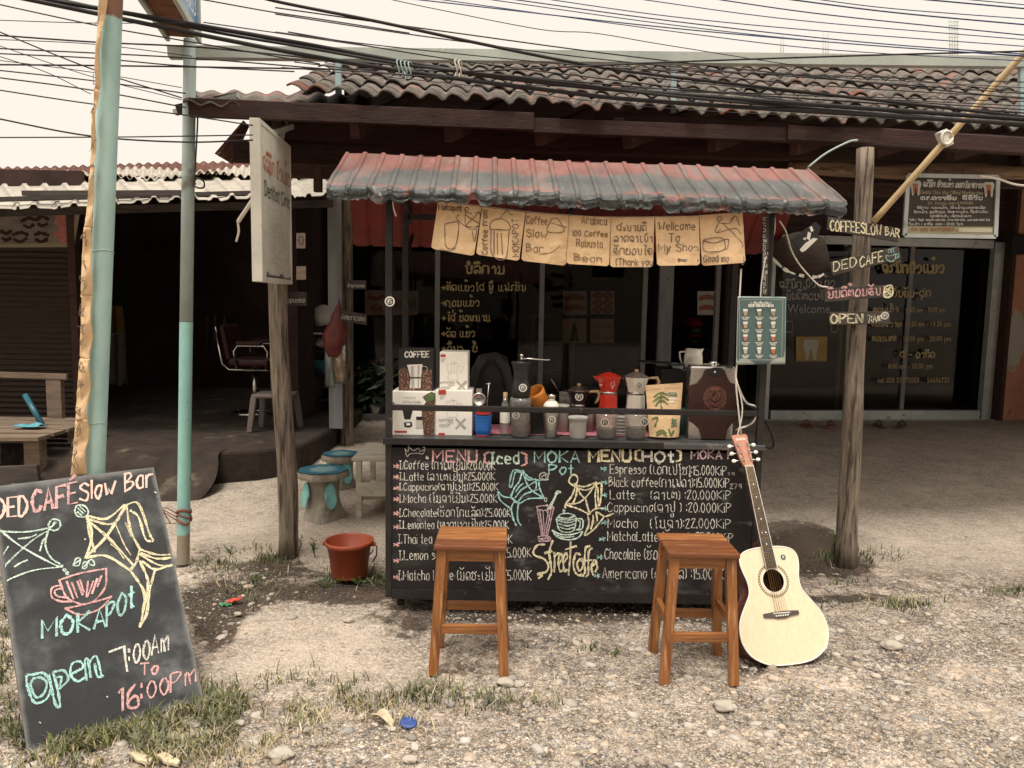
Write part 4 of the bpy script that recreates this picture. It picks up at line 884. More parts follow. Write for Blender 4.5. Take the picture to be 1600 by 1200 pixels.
def leaves(mb, c, n, R_, ln, wd, up=.5, zsq=1.0):
    for _ in range(n):
        d = Vector((random.gauss(0, 1), random.gauss(0, 1), random.gauss(0, .6)+up)).normalized(); p = c+Vector((random.uniform(-1, 1)*R_, random.uniform(-1, 1)*R_, random.uniform(-1, 1)*R_*zsq)); sd_ = d.cross(Vector((random.gauss(0, 1), random.gauss(0, 1), random.gauss(0, 1)))).normalized(); l = ln*random.uniform(.6, 1.2)
        i = len(mb.v); [mb.av(q) for q in (p, p+d*l*.4+sd_*wd*.5, p+d*l, p+d*l*.4-sd_*wd*.5)]; mb.af((i, i+1, i+2, i+3))
c = gd(587, 655, .16); s_ = c.y/FPX; t = thing('potted_plant', 'leafy houseplant in a white pot on the porch behind the cart', 'plant', c)
mb = MB(); mb.lathe([(.06, 0), (.085, .15), (.09, .16), (.09, .175), (.08, .175), (.07, .12)], c, 20); mb.obj('pot', 'dirty_white', t, attr='grime')
mb = MB(); leaves(mb, c+Vector((0, 0, .42)), 260, .2, .2, .05, .2, 1.2); mb.obj('foliage', 'leaf_dark', t)
mb = MB(); [mb.tube([c+Vector((0, 0, .15)), c+Vector((random.uniform(-.15, .15), random.uniform(-.1, .1), .55))], .006, 5) for _ in range(8)]; mb.obj('stem', 'leaf_dark', t)
# things hung on the second log
def wline(a, b, r=.002, mat='wire_black'): pass
def hang(px, py, Yd): return at(px, py, Yd)
pB = [at(x, y, 7.3) for x, y in ((534, 470), (522, 505), (502, 520), (507, 555), (528, 540), (536, 500))]
mb = MB(); c0 = at(520, 515, 7.28)
def bagp(u, v):
    wv = math.sin(min(1, v*1.35)*1.57)**1.3*.105*(1 if v < .8 else 1-.6*(v-.8)/.2); a = u*6.2832
    k = 1+.35*noise.noise((math.cos(a)*1.6, math.sin(a)*1.6, v*4))+.12*noise.noise((math.cos(a)*4, math.sin(a)*4, v*9)); return Vector((at(533, 470, 7.3).x-.075*v+wv*k*math.cos(a), 7.3-.05+wv*k*.5*math.sin(a), at(533, 466, 7.3).z-v*.52-.03*k*v))
mb.grid(bagp, 30, 20); tag(mb.obj('carrier_bag', 'red_bag', solid=.003), 'translucent red plastic bag hanging on the log post under the awning', 'bag')
c = at(532, 592, 7.32); t = thing('cup_sleeve', 'stack of brown paper cups in a clear sleeve hanging on the log post', 'cups', c); mb = MB(); H = at(532, 517, 7.32).z-c.z
for k in range(17): z = c.z+.06+k*(H-.06)/17; mb.lathe([(.047, 0), (.051, .02), (.053, .021), (.053, .027), (.049, .028)], (c.x, 7.3, z), 16)
mb.lathe([(.034, 0), (.047, .09)], (c.x, 7.3, c.z-.02), 16); mb.obj('cups', 'cup_paper', t)
mb = MB(); mb.lathe([(.06, -.04), (.062, .2), (.06, H), (.02, H+.12), (.008, H+.2)], (c.x+.01, 7.3, c.z), 14); mb.obj('sleeve', 'clear_wrap', t)
c = at(517, 602, 7.35); t = thing('cup_sleeve', 'stack of pale blue plastic cups hanging behind the brown paper cups', 'cups', c); mb = MB()
for k in range(12): mb.lathe([(.046, 0), (.05, .03), (.053, .031)], (c.x, 7.36, c.z+k*.028), 14)
mb.obj('cups', 'pale_blue', t); mb = MB(); mb.lathe([(.062, -.02), (.06, .35), (.015, .5)], (c.x, 7.36, c.z), 12); mb.obj('sleeve', 'clear_wrap', t)
for (x0, y0, x1, y1, yd, txt, lab) in ((540, 438, 572, 452, 7.25, 'Espresso', 'small black board lettered Espresso high on the second log post'), (530, 484, 573, 508, 7.22, 'Americano', 'tilted black board lettered Americano beside the red bag'), (436, 456, 479, 478, 4.62, 'Cappucino', 'dark wooden board lettered Cappucino below the hanging clinic sign'), (463, 364, 477, 388, 6.6, 'o', 'small brown paper card with drawn cup, right of the clinic sign'), (463, 416, 478, 437, 6.6, 'x', 'plain brown card below the drawn cup card')):
    sl = 0 if yd > 7.24 or yd < 7 else 7; pl = YP(yd); c = [pl.px(x, y) for x, y in ((x0, y1-sl), (x1, y1), (x1, y0+sl), (x0, y0))]
    t = thing('hanging_board' if len(txt) > 1 else 'paper_card', lab, 'sign' if len(txt) > 1 else 'card', (c[0]+c[1])/2); mb = MB(); mb.prism(c, (0, .012, 0)); mb.obj('board', 'plank_dark' if len(txt) > 1 else 'pallet', t)
    mb = MB(); h = (y1-y0)*.5
    if len(txt) > 1: write(mb, txt, x0+4, y1-sl/2-(y1-y0)*.25, x1-3, h*.7, pl, .004 if yd > 6 else .003, y1=y1-(y1-y0)*.25)
    elif txt == 'o': ink(mb, [[(467, 370), (473, 370), (473, 380), (467, 380), (467, 370)]], pl, .006)
    if mb.v: mb.obj('lettering', 'print_pale' if len(txt) > 1 else 'ink_black', t)
# ------------------------------------------------------------------ the coffee cart
YF = 3.735; XL, XR = at(602, 800, YF).x, at(1187, 800, YF).x; YB = 4.34; ZC = at(895, 690, 3.74).z; ZB = at(800, 937, 3.735).z; XC = (XL+XR)/2
cart = thing('coffee_cart', 'black steel street coffee cart with chalk menu front and faded red sheet awning', 'cart', (XC, 4.04, 0))
for x, y in ((XL+.016, YF+.016), (XR-.016, YF+.016), (XL+.016, YB-.016), (XR-.016, YB-.016)):
    mb = MB(); ztop = 2.03 if y < 4 else 2.02; mb.box((x, y, (ZB+ztop)/2), (.032, .032, ztop-ZB)); mb.obj('post', 'black_steel', cart, bevel=.003)
mb = MB(); mb.box((XC, (YF+YB)/2, ZC-.014), (XR-XL+.02, YB-YF+.02, .028)); ct = mb.obj('counter', 'counter_metal', cart, bevel=.004)
mb = MB(); mb.box((XC-.25, YF-.014, ZC-.010), (XR-XL-.48, .012, .034)); mb.box((XC, YF-.004, ZC-.020), (XR-XL, .010, .016)); mb.obj('edge_trim', 'black_steel', cart, bevel=.003)
mb = MB(); mb.box((XC, YF+.01, (ZB+ZC-.03)/2), (XR-XL-.066, .012, ZC-.06-ZB)); pan = mb.obj('menu_panel', 'menu_black', cart)
mb = MB(); mb.box((XC, YF+.002, ZB+.02), (XR-XL-.066, .012, .05)); mb.obj('panel_frame', 'black_steel', cart)
for x in (XL+.006, XR-.006): mb = MB(); mb.box((x, (YF+YB)/2, (ZB+ZC-.03)/2), (.01, YB-YF-.066, ZC-.03-ZB)); mb.obj('side_panel', 'menu_black', cart)
mb = MB(); mb.box((XC, (YF+YB)/2, ZB+.02), (XR-XL-.04, YB-YF-.04, .02)); mb.box((XC, YB-.006, (ZB+ZC)/2), (XR-XL-.07, .01, ZC-ZB-.05)); mb.obj('base_board', 'black_steel', cart)
zr = at(895, 642, YF).z; mb = MB(); mb.box((XC, YF+.016, zr), (XR-XL-.064, .026, .028)); [mb.box((x, (YF+YB)/2, zr), (.026, YB-YF-.064, .026)) for x in (XL+.016, XR-.016)]; mb.obj('rail', 'black_steel', cart, bevel=.003)
for x in (XL+.07, XR-.07):
    for y in (YF+.06, YB-.06):
        mb = MB(); mb.box((x, y, ZB-.006), (.05, .05, .012)); mb.box((x-.016, y, ZB-.03), (.004, .03, .05)); mb.box((x+.016, y, ZB-.03), (.004, .03, .05)); cs = mb.obj('castor', 'black_steel', cart)
        mb = MB(); mb.cyl((x-.013, y, .034), (x+.013, y, .034), .034, n=20); mb.obj('wheel', 'black_matte', cs, bevel=.003)
# awning: a low gable of ribbed sheet
FL, FR = at(511, 290, 3.61), at(1321, 316, 3.65); GL_, GR = at(541, 240, 4.06), at(1263, 266, 4.06); BL, BR = at(552, 384, 4.69), at(1212, 398, 4.69)
def rib(a, n_=25): t = (a*n_) % 1; return .0085*(sstep((t-.86)/.10) if t > .5 else 1-sstep((t-.10)/.09))
f_ = patch(FL, FR, GR, GL_); fb_ = patch(BL, BR, GR, GL_)
def dent(a, b): return .010*noise.noise((a*9, b*2, 3))+.006*noise.noise((a*40, b*6, 8))*(1-b)
mb = MB(); mb.grid(lambda a, b: f_(a, b)+Vector((0, -.3, .95))*(rib(a)+dent(a, b)), 400, 12, False, lambda a, b: .86-2.6*abs(b-.30+.28*sstep((.55-a)*1.2)*(.5-b)) - .75*sstep((b-.62)*4)*1.0 + .18*(a > .45) + .35*noise.noise((a*7, b*1.5, 2))); mb.obj('awning', 'awning_red', cart, solid=.002, attr='wear')
def flap(a, b):
    p = f_(a, 0)+Vector((0, -.3, .95))*(rib(a)+dent(a, 0)); k = noise.noise((a*34, 1, 1))+.5*abs(noise.noise((a*90, 2, 7))); k2 = noise.noise((a*75, b*3, 5)); k3 = noise.noise((a*22, b*4, 9))
    return p+Vector((.02*k2*b, -.004-.016*math.sin(min(1, b*1.4)*2.6)-.02*k*b-.016*k3*b+.012*abs(k2)*b, -(.062+.034*k)*b))
mb = MB(); mb.grid(flap, 400, 8, False); mb.obj('awning_fringe', 'awning_flap', cart, solid=.002)
mb = MB(); mb.grid(lambda a, b: fb_(a, b)+Vector((0, .3, .95))*rib(a), 250, 6, False); mb.obj('awning_back', 'awning_under', cart, solid=.002)
mb = MB(); zs = lambda y: (FL.z+FR.z)/2+((GL_.z+GR.z)/2-(FL.z+FR.z)/2)*(y-FL.y)/(GL_.y-FL.y)-.055; mb.beam((XL-.02, YF+.016, zs(YF+.016)), (XR+.02, YF+.016, zs(YF+.016)-.02), .03, .03); mb.beam((XL, YB, 2.0), (XR, YB, 2.0), .03, .03)
for x in (XL+.016, XC, XR-.016): mb.beam((x, YF, zs(YF)-.01), (x, 4.06, zs(4.06)-.02), .025, .03); mb.beam((x, 4.06, zs(4.06)-.02), (x, YB+.2, 1.98), .025, .03); mb.beam((x, YB-.02, 1.75), (x+.0, YB+.28, 1.93), .02, .02)
mb.obj('awning_frame', 'black_steel', cart)
def sticker(px, py, r, plane, off, parent, name='sticker', ring=True):
    c = plane.px(px, py, off); x, y, d = frame(plane.n)
    mb = MB(); mb.poly([c+(x*math.cos(a)+y*math.sin(a))*r for a in np.linspace(0, 6.2832, 25)[:-1]]); o = mb.obj(name, 'print_white', parent, solid=.001)
    c = c+plane.n*.001; mb = MB(); mb.poly([c+plane.n*.0003+(x*math.cos(a)+y*math.sin(a))*r*.74 for a in np.linspace(0, 6.2832, 25)[:-1]]); e = mb.obj('emblem', 'print_black', o)
    mb = MB(); n2 = c+plane.n*.001
    for ln in ([(-.4, .3), (0, .5), (.4, .25)], [(-.3, -.1), (0, .15), (.3, -.1), (.1, -.4)], [(-.45, 0), (-.2, -.45)], [(.1, .3), (.4, 0), (.35, -.35)]): ribbon(mb, [n2+(x*a+y*b)*r for a, b in catmull(ln, 4)], plane.n, r*.13)
    mb.obj('emblem_mark', 'print_white', o); return o
PM = YP(YF+.004)
sticker(609, 471, .024, YP(YF), .003, cart)
# chalk menu
def menu(name, mat, items, crop, wd=.0052, off=.0016):
    mb = MB()
    for it in items:
        if isinstance(it, list): ink(mb, [it], PM, wd, off, crop)
        else: write(mb, *it[:5], PM, it[5] if len(it) > 5 else wd, crop, *(it[6:]), off=off)
    return mb.obj(name, mat, pan)
C6 = (600, 690, .225); CR = (900, 680, 1/3)
menu('chalk_heading', 'chalk_pink', [('MENU', 340, 138, 645, 76, .010), ('(', 700, 150, 730, 80, .010), (')', 955, 165, 990, 92, .010)], C6)
menu('chalk_heading', 'chalk_mint', [('Iced', 742, 152, 935, 76, .0085)], C6)
menu('chalk_heading', 'chalk_teal', [('MOKA', 1045, 142, 1355, 76, .009), ('Pot', 1145, 228, 1312, 66, .007)], C6)
menu('chalk_drawing', 'print_grey', [[(145, 50), (160, 105), (180, 85), (235, 80), (270, 85), (285, 45), (270, 40)], [(145, 50), (165, 70), (175, 42), (205, 62), (240, 45), (250, 68), (280, 55)]], C6, .004)
menu('chalk_dot', 'chalk_white', [[(296, 110), (302, 114), (297, 117)]], C6, .012)
rows = (('I.Coffee (ກາເຟເຢັນ):20.000K', 108, 190, 772, 58), ('I.Latte (ລາເຕ້ເຢັນ):25.000K', 108, 268, 770, 52), ('I.Cappucino(ຄາປູເຢັນ):25.000K', 105, 338, 792, 50), ('I.Mocha (ໂມຄາເຢັນ):25.000K', 105, 422, 786, 55), ('I.Chocolate(ຊັອກໂກແລັດ):25.000K', 105, 520, 880, 54), ('I.Lemontea (ໝາກນາວເຢັນ):25.000K', 105, 604, 866, 54), ('I.Thai tea  (ຊາໄທເຢັນ)  :25.000K', 100, 706, 890, 60), ('I.Lemon soda (ນາວໂຊດາ)  :25.000K', 105, 822, 1022, 64), ('I.Matcha Latte (ມັດຊະເຢັນ) :25.000K', 100, 960, 1022, 66))
for k, r in enumerate(rows): menu('chalk_lettering', 'chalk_white', [r[:5] + (.0035, r[2]+(-22 if k == 7 else (6 if k == 0 else 0)))], C6)
menu('chalk_star', 'chalk_pink', [('*', 68, y+14, 102, 44, .0058) for y in (178, 252, 330, 408, 508, 600, 724, 834, 952)], C6)
menu('chalk_heading', 'chalk_yellow', [('MENU', 62, 122, 255, 50, .0125), ('(', 280, 122, 300, 52, .011), (')', 472, 122, 492, 52, .011)], CR)
menu('chalk_heading', 'chalk_white', [('HOt', 312, 122, 455, 46, .0105)], CR)
menu('chalk_heading', 'chalk_lilac', [('MOKA P', 540, 110, 738, 38, .0075)], CR)
rows = (('Espresso (ເອັກເປໂຊ):15.000KiP', 160, 178, 705, 42), ('Black coffee(ກາເຟດຳ):15.000KiP', 155, 240, 718, 42), ('Latte    (ລາເຕ້) :20.000KiP', 160, 298, 724, 40), ('Cappucino(ຄາປູ ) :20.000KiP', 148, 358, 726, 42), ('Mocha   (ໂມຄາ):22.000KiP', 150, 432, 724, 42), ('MatchaLatte (ມັດຊະ) :25.000KiP', 148, 492, 735, 42), ('Chocolate (ຊັອກໂກແລັດ) :22.000KiP', 135, 580, 735, 48), ('Americano (ອາເມລິ) :15.000KiP', 125, 670, 730, 48))
for k, r in enumerate(rows): menu('chalk_lettering', 'chalk_white', [r[:5]+(.0035, r[2]+(10 if k in (0, 5) else 4))], CR)
menu('chalk_star', 'chalk_teal', [('*', x-10, y+14, x+16, 32, .0048) for x, y in ((126, 160), (130, 222), (128, 284), (130, 346), (128, 412), (120, 488), (110, 574), (95, 662))], CR)
menu('chalk_smudge', 'print_grey', [('279', 722, 250, 775, 22, .004)], CR); menu('chalk_smudge', 'print_grey', [('19', 712, 188, 742, 14, .003)], CR)
CD = (760, 720, 1/6)
menu('chalk_drawing', 'chalk_teal', [[(340, 90), (390, 150), (480, 180), (580, 175)], [(335, 100), (250, 92), (215, 230), (240, 235), (270, 110), (325, 112)], [(335, 100), (310, 190), (260, 260), (230, 340)], [(230, 340), (290, 395), (330, 390), (400, 355), (540, 350)], [(540, 350), (500, 260), (490, 180)], [(340, 110), (380, 215), (430, 280), (530, 345)], [(270, 345), (330, 270), (400, 230), (480, 180)], [(300, 380), (350, 320), (420, 290), (480, 270)], [(275, 290), (310, 240), (345, 212)], [(360, 150), (400, 180), (460, 170)], [(460, 270), (470, 230), (465, 200)], [(230, 345), (160, 335), (110, 290)], [(110, 290), (130, 370), (230, 450)], [(270, 370), (235, 440), (250, 540), (280, 605)], [(300, 400), (290, 500), (300, 570), (325, 605)], [(230, 320), (240, 350), (300, 395)]], CD, .007)
menu('chalk_drawing', 'print_grey', [[(500, 165), (500, 130), (540, 110), (578, 140), (560, 175), (500, 165)], [(520, 150), (550, 130), (560, 160)], [(545, 350), (565, 350), (562, 380), (545, 375), (545, 350)], [(560, 410), (575, 415), (570, 425)]], CD, .005)
menu('chalk_drawing', 'chalk_lilac', [[(470, 430), (540, 420), (632, 435), (560, 462), (485, 455), (470, 430)], [(475, 440), (500, 600), (520, 710)], [(632, 440), (600, 580), (570, 715)], [(500, 470), (530, 690)], [(530, 470), (545, 690)], [(580, 470), (550, 650)], [(605, 460), (560, 690)], [(565, 470), (600, 560)], [(485, 712), (540, 702), (595, 715), (590, 750), (500, 755), (485, 712)], [(500, 730), (580, 725), (575, 745), (510, 740)]], CD, .0055)
menu('chalk_drawing', 'chalk_mint', [[(575, 450), (630, 360), (660, 290), (695, 290), (690, 300), (665, 305), (640, 360), (600, 445)], [(660, 540), (700, 500), (780, 495), (840, 530), (800, 575), (700, 570), (660, 540)], [(655, 545), (680, 640), (740, 670), (820, 650), (845, 540)], [(680, 530), (760, 540), (820, 520)], [(690, 550), (770, 555), (830, 545)], [(680, 590), (760, 610), (830, 590)], [(690, 620), (750, 640), (820, 625)], [(840, 545), (900, 550), (900, 630), (860, 650)], [(860, 560), (880, 570), (870, 630), (840, 650)], [(620, 650), (660, 710), (760, 740), (860, 720), (905, 660)], [(620, 655), (700, 690), (800, 690), (890, 665)], [(650, 690), (720, 715), (820, 710)], [(725, 490), (722, 460), (735, 470)]], CD, .0065)
menu('chalk_drawing', 'chalk_yellow', [[(830, 240), (775, 200), (790, 150), (830, 130), (858, 170), (840, 225)], [(825, 215), (860, 235), (930, 240), (1030, 200)], [(835, 240), (800, 330), (740, 410), (740, 440)], [(850, 240), (840, 330), (810, 400)], [(1030, 200), (960, 310), (870, 390), (750, 410)], [(860, 260), (880, 310), (920, 350)], [(870, 260), (930, 275), (1000, 250)], [(750, 415), (860, 450), (960, 500)], [(960, 500), (1020, 450), (1100, 445)], [(1035, 205), (1020, 330), (1030, 440)], [(930, 350), (945, 420), (970, 500)], [(1040, 215), (1080, 220), (1065, 400), (1050, 410), (1045, 250)], [(950, 500), (960, 600), (920, 700), (1010, 640), (1100, 530)], [(1000, 510), (1000, 560), (980, 640)], [(1040, 480), (1110, 520), (1190, 495)], [(1030, 480), (1040, 560)]], CD, .0078)
menu('chalk_lettering', 'chalk_yellow', [[(545, 785), (480, 790), (440, 850), (460, 890), (540, 920), (580, 980), (560, 1040), (480, 1060), (520, 1075), (490, 1100)], [(620, 750), (590, 850), (600, 950), (610, 1040), (580, 1110)], [(550, 865), (610, 845)], [(635, 860), (640, 950), (635, 1040)], [(640, 900), (670, 865), (685, 880)], [(690, 950), (715, 900), (690, 870), (675, 950), (690, 1035), (710, 1030)], [(730, 950), (760, 900), (740, 865), (720, 950), (735, 1035), (755, 1020)], [(790, 760), (785, 900), (770, 1070)], [(745, 830), (840, 800)], [(880, 880), (840, 870), (815, 960), (830, 1040), (870, 1075), (890, 1060)], [(880, 920), (850, 960), (870, 1030), (905, 990), (900, 920), (880, 920)], [(970, 800), (930, 820), (920, 950), (925, 1040), (900, 1080)], [(990, 820), (960, 850), (955, 960), (955, 1060), (930, 1085)], [(890, 940), (985, 930)], [(990, 990), (1030, 950), (1010, 930), (985, 1000), (1000, 1070)], [(1030, 960), (1040, 1000), (1020, 1040)]], CD, .0098)
# ------------------------------------------------------------------ on the counter
def X_(px, Y): return at(px, 660, Y).x
def Z_(py, Y, px=900): return at(px, py, Y).z
def carton(name, label, x0, x1, y0, y1, Y, depth, mat, z0=ZC):
    a, b = at(x0, (y0+y1)/2, Y).x, at(x1, (y0+y1)/2, Y).x; h = at((x0+x1)/2, y0, Y).z - z0
    t = thing(name, label, 'box', ((a+b)/2, Y+depth/2, z0)); mb = MB(); mb.box(((a+b)/2, Y+depth/2, z0+h/2), (b-a, depth, h)); mb.obj('carton', mat, t, bevel=.003); return t, YP(Y), z0+h
def printp(t, mat, lines, plane, crop, wd, off=.0012, name='print'):
    mb = MB(); ink(mb, lines, plane, wd, off, crop); return mb.obj(name, mat, t)
def fill(t, mat, polys, plane, crop, off=.001, name='print'):
    mb = MB(); [mb.poly([plane.px(crop[0]+x*crop[2], crop[1]+y*crop[2], off) for x, y in p]) for p in polys]; return mb.obj(name, mat, t)
C7 = (600, 500, .2)
t, pl, zt1 = carton('coffee_box', 'white box printed with coffee beans and grinder, bottom left on the counter', 612, 679, 612, 681, 3.84, .2, 'box_white')
fill(t, 'beans', [[(290, 690), (310, 900), (392, 900), (398, 570), (370, 560), (300, 600), (330, 640)]], pl, C7); fill(t, 'print_black', [[(145, 705), (225, 705), (205, 775), (160, 775)], [(155, 800), (215, 795), (222, 825), (200, 840), (160, 835)], [(250, 755), (300, 755), (298, 782), (252, 782)]], pl, C7, .0016)
fill(t, 'print_red', [[(80, 865), (178, 865), (178, 880), (80, 880)]], pl, C7, .0016); fill(t, 'leaf_green', [[(320, 610), (360, 570), (398, 575), (390, 620), (345, 645)]], pl, C7, .0022); fill(t, 'print_pale', [[(248, 784), (300, 784), (300, 845), (248, 845)]], pl, C7, .0016); fill(t, 'box_white', [[(172, 806), (203, 803), (206, 822), (176, 826)]], pl, C7, .0022)
mb = MB(); write(mb, 'Manual Co', 148, 612, 245, 15, pl, .0018, C7, off=.002); write(mb, 'Coffee Grinder', 148, 650, 290, 22, pl, .0022, C7, off=.0021); mb.obj('lettering', 'print_grey', t)
t, pl, _ = carton('coffee_box', 'black box lettered COFFEE with a silver moka pot, on the bean box', 623, 677, 545, 612, 3.88, .13, 'print_black', zt1)
fill(t, 'beans', [[(116, 395), (150, 370), (200, 390), (320, 390), (372, 385), (372, 555), (116, 555)]], pl, C7)
fill(t, 'print_white', [[(180, 350), (300, 345), (290, 440), (285, 532), (200, 532), (208, 450)]], pl, C7, .0018); fill(t, 'print_grey', [[(208, 360), (232, 358), (238, 530), (214, 530)], [(262, 356), (280, 354), (276, 440), (274, 530), (262, 530)]], pl, C7, .0024); fill(t, 'print_black', [[(203, 446), (289, 446), (289, 456), (203, 456)], [(238, 330), (258, 330), (256, 346), (240, 346)]], pl, C7, .003)
printp(t, 'print_grey', [[(298, 360), (335, 370), (330, 410), (310, 425)]], pl, C7, .003, .0018)
mb = MB(); write(mb, 'COFFEE', 165, 290, 350, 44, pl, .0058, C7, off=.002); mb.obj('lettering', 'print_white', t)
def caff(label, x0, x1, y0, y1, Y, z0, dy, dx, s_=1.0):
    t, pl, zt = carton('moka_pot_box', label, x0, x1, y0, y1, Y, .16, 'box_white', z0); cr = (600+dx*.2, 500+dy*.2, .2)
    fill(t, 'print_red', [[(442, 268), (482, 268), (482, 288), (442, 288)]], pl, cr); printp(t, 'print_pale', [[(495, 345), (575, 340), (570, 400), (565, 408)], [(495, 345), (505, 410), (562, 408)], [(510, 410), (502, 462), (578, 462), (565, 410)], [(525, 342), (545, 325), (555, 340)], [(575, 360), (615, 362), (615, 385), (590, 412)], [(525, 345), (528, 408)], [(550, 345), (548, 408)]], pl, cr, .0022)
    printp(t, 'print_grey', [[(572, 482), (640, 553)], [(640, 482), (572, 553)]], pl, cr, .010); mb = MB(); write(mb, 'CAFFETTIERA', 436, 496, 552, 15, pl, .0024, cr, off=.002); write(mb, 'classica', 500, 512, 552, 8, pl, .0014, cr, off=.002)
    for k in range(3): write(mb, 'aluminum espresso maker'[k*5:], 440, 524+k*8, 530-k*10, 5, pl, .001, cr, off=.002)
    for k in range(4): write(mb, 'tazze cup', 446, 300+k*8, 480-k*4, 5, pl, .001, cr, off=.002)
    mb.obj('lettering', 'print_grey', t); return t, pl, zt
t, pl, zt2 = caff('white moka pot box with line drawing, bottom box of its stack', 680, 738, 610, 681, 3.85, ZC, 292, -8)
fill(t, 'print_red', [[(425, 545), (485, 545), (485, 582), (425, 582)], [(425, 882), (475, 882), (475, 903), (425, 903)]], pl, C7, .0015)
caff('white moka pot box with line drawing, topmost of its stack', 687, 731, 550, 611, 3.88, zt2, 0, 0)
def px_prof(cx, Y, rows):                      # [(half width px, row px)] -> lathe profile from the counter up
    return [(hw*Y/FPX, Z_(py, Y, cx)) for hw, py in rows]
def lathe_at(mb, cx, Y, rows, n=28, facet=False, z0=None, sy=1):
    pr = px_prof(cx, Y, rows)
    if z0 is not None: pr[0] = (pr[0][0], z0)
    mb.lathe([(r, z) for r, z in pr], (X_(cx, Y), Y, 0), n, facet=facet, sy=sy); return mb
# blue and red tub with the silver press on it
Y = 3.86; x = X_(755, Y); t = thing('plastic_tub', 'small ribbed blue tub with red base and lid beside the white boxes', 'tub', (x, Y, ZC)); mb = MB(); lathe_at(mb, 755, Y, [(11, 678), (13, 672), (13.5, 652), (14, 650), (14, 648), (10, 648)], 20, True, ZC+.008); mb.obj('body', 'blue_plastic', t)
mb = MB(); lathe_at(mb, 755, Y, [(13, 646.5), (13, 640), (11, 640)], 20, True); mb.lathe([(.034, 0), (.036, .008)], (x, Y, ZC), 20); mb.obj('lid', 'red_plastic', t)
zt = Z_(639.5, Y, 755); t = thing('hand_press', 'round silver hand press with upright lever on the blue tub', 'coffee tool', (x-.02, Y, zt)); c = Vector((X_(748, Y), Y, Z_(624, Y, 748))); mb = MB(); mb.lathe([(.026, -.012), (.034, -.012), (.036, .0), (.034, .012), (.026, .012), (.024, .004), (0, .004)], c, 24, (math.pi/2, 0, 0)); mb.box((c.x, Y, (zt+c.z-.034)/2), (.03, .03, c.z-.03-zt)); mb.obj('cup', 'steel', t)
mb = MB(); mb.lathe([(.016, -.02), (.012, -.021), (0, -.021)], c, 16, (math.pi/2, 0, 0)); mb.obj('core', 'black_plastic', t)
mb = MB(); mb.box((c.x, Y, c.z+.045), (.028, .022, .022)); mb.cyl((X_(760, Y), Y, zt), (X_(763, Y), Y, Z_(600, Y, 762)), .0028, n=6); mb.cyl((X_(759, Y), Y, Z_(600, Y, 762)), (X_(766, Y), Y, Z_(599, Y, 762)), .004, n=6); mb.obj('lever', 'steel', t)
# bottle
Y = 3.88; x = X_(789, Y); t = thing('glass_bottle', 'small clear glass bottle with cork stopper and white label', 'bottle', (x, Y, ZC)); mb = MB(); lathe_at(mb, 789, Y, [(7.5, 680), (8.2, 675), (8.2, 640), (6, 632), (4, 627), (4, 622)], 20, False, ZC); mb.obj('body', 'jar_glass', t); mb = MB(); lathe_at(mb, 789, Y, [(3.3, 628), (3.6, 613)], 14); mb.obj('cork', 'pale_wood', t)
mb = MB(); r = 8.6*Y/FPX; mb.grid(lambda u, v: Vector((x+r*math.sin((u-.5)*2.4), Y-r*math.cos((u-.5)*2.4), Z_(662, Y)+(Z_(645, Y)-Z_(662, Y))*v)), 8, 2); mb.obj('label', 'print_white', t)
# grinder on a jar
Y = 3.84; x = X_(813, Y); t = thing('coffee_grinder', 'black hand coffee grinder with long steel crank on a glass jar', 'grinder', (x, Y, ZC)); mb = MB(); lathe_at(mb, 813, Y, [(13.5, 681), (14.5, 678), (15, 645), (16, 638), (17.5, 628), (16, 621)], 32, False, ZC); mb.obj('jar', 'jar_glass', t); mb = MB(); lathe_at(mb, 813, Y, [(13, 680), (14, 677), (14.2, 660), (0, 660)], 28, False, ZC+.003); mb.obj('grounds', 'coffee', t)
mb = MB(); lathe_at(mb, 813, Y, [(13, 621), (14.5, 617), (15.4, 608), (14.5, 600), (12.5, 594), (12.5, 590), (13, 588), (12, 585), (14, 575), (16, 567), (16, 565), (0, 564)]); mb.obj('body', 'black_plastic', t)
mb = MB(); z = Z_(562, Y, 815); mb.cyl((x, Y, z-.01), (x, Y, z+.015), .005); mb.lathe([(.004, .01), (.009, .016), (.009, .024), (.004, .03)], (x, Y, z), 12); mb.tube([(x, Y, z+.002), (x+.03, Y-.005, z+.006), (X_(857, Y), Y-.01, z+.001)], .0038, 8); mb.obj('crank', 'chrome', t)
sticker(817, 606, .020, YP(Y), 15.6*Y/FPX, t); sticker(806, 649, .018, YP(Y), 15.6*Y/FPX, t)
# orange cup
Y = 3.91; c = Vector((X_(840, Y), Y, Z_(622, Y, 840))); mb = MB(); mb.lathe([(.036, -.055), (.045, -.02), (.050, .03), (.050, .05), (.045, .05), (.043, 0), (.03, -.045), (0, -.046)], c, 24, (rad(25), rad(-28), 0)); o = mb.obj('silicone_cup', 'orange_silicone'); tag(o, 'orange silicone cup tipped over beside the black grinder', 'cup')
mb = MB(); mb.box((c.x, Y+.03, (ZC+c.z-.05)/2), (.07, .06, c.z-.05-ZC)); tag(mb.obj('storage_tin', 'black_matte', None, bevel=.006), 'low black tin standing under the orange cup', 'tin')
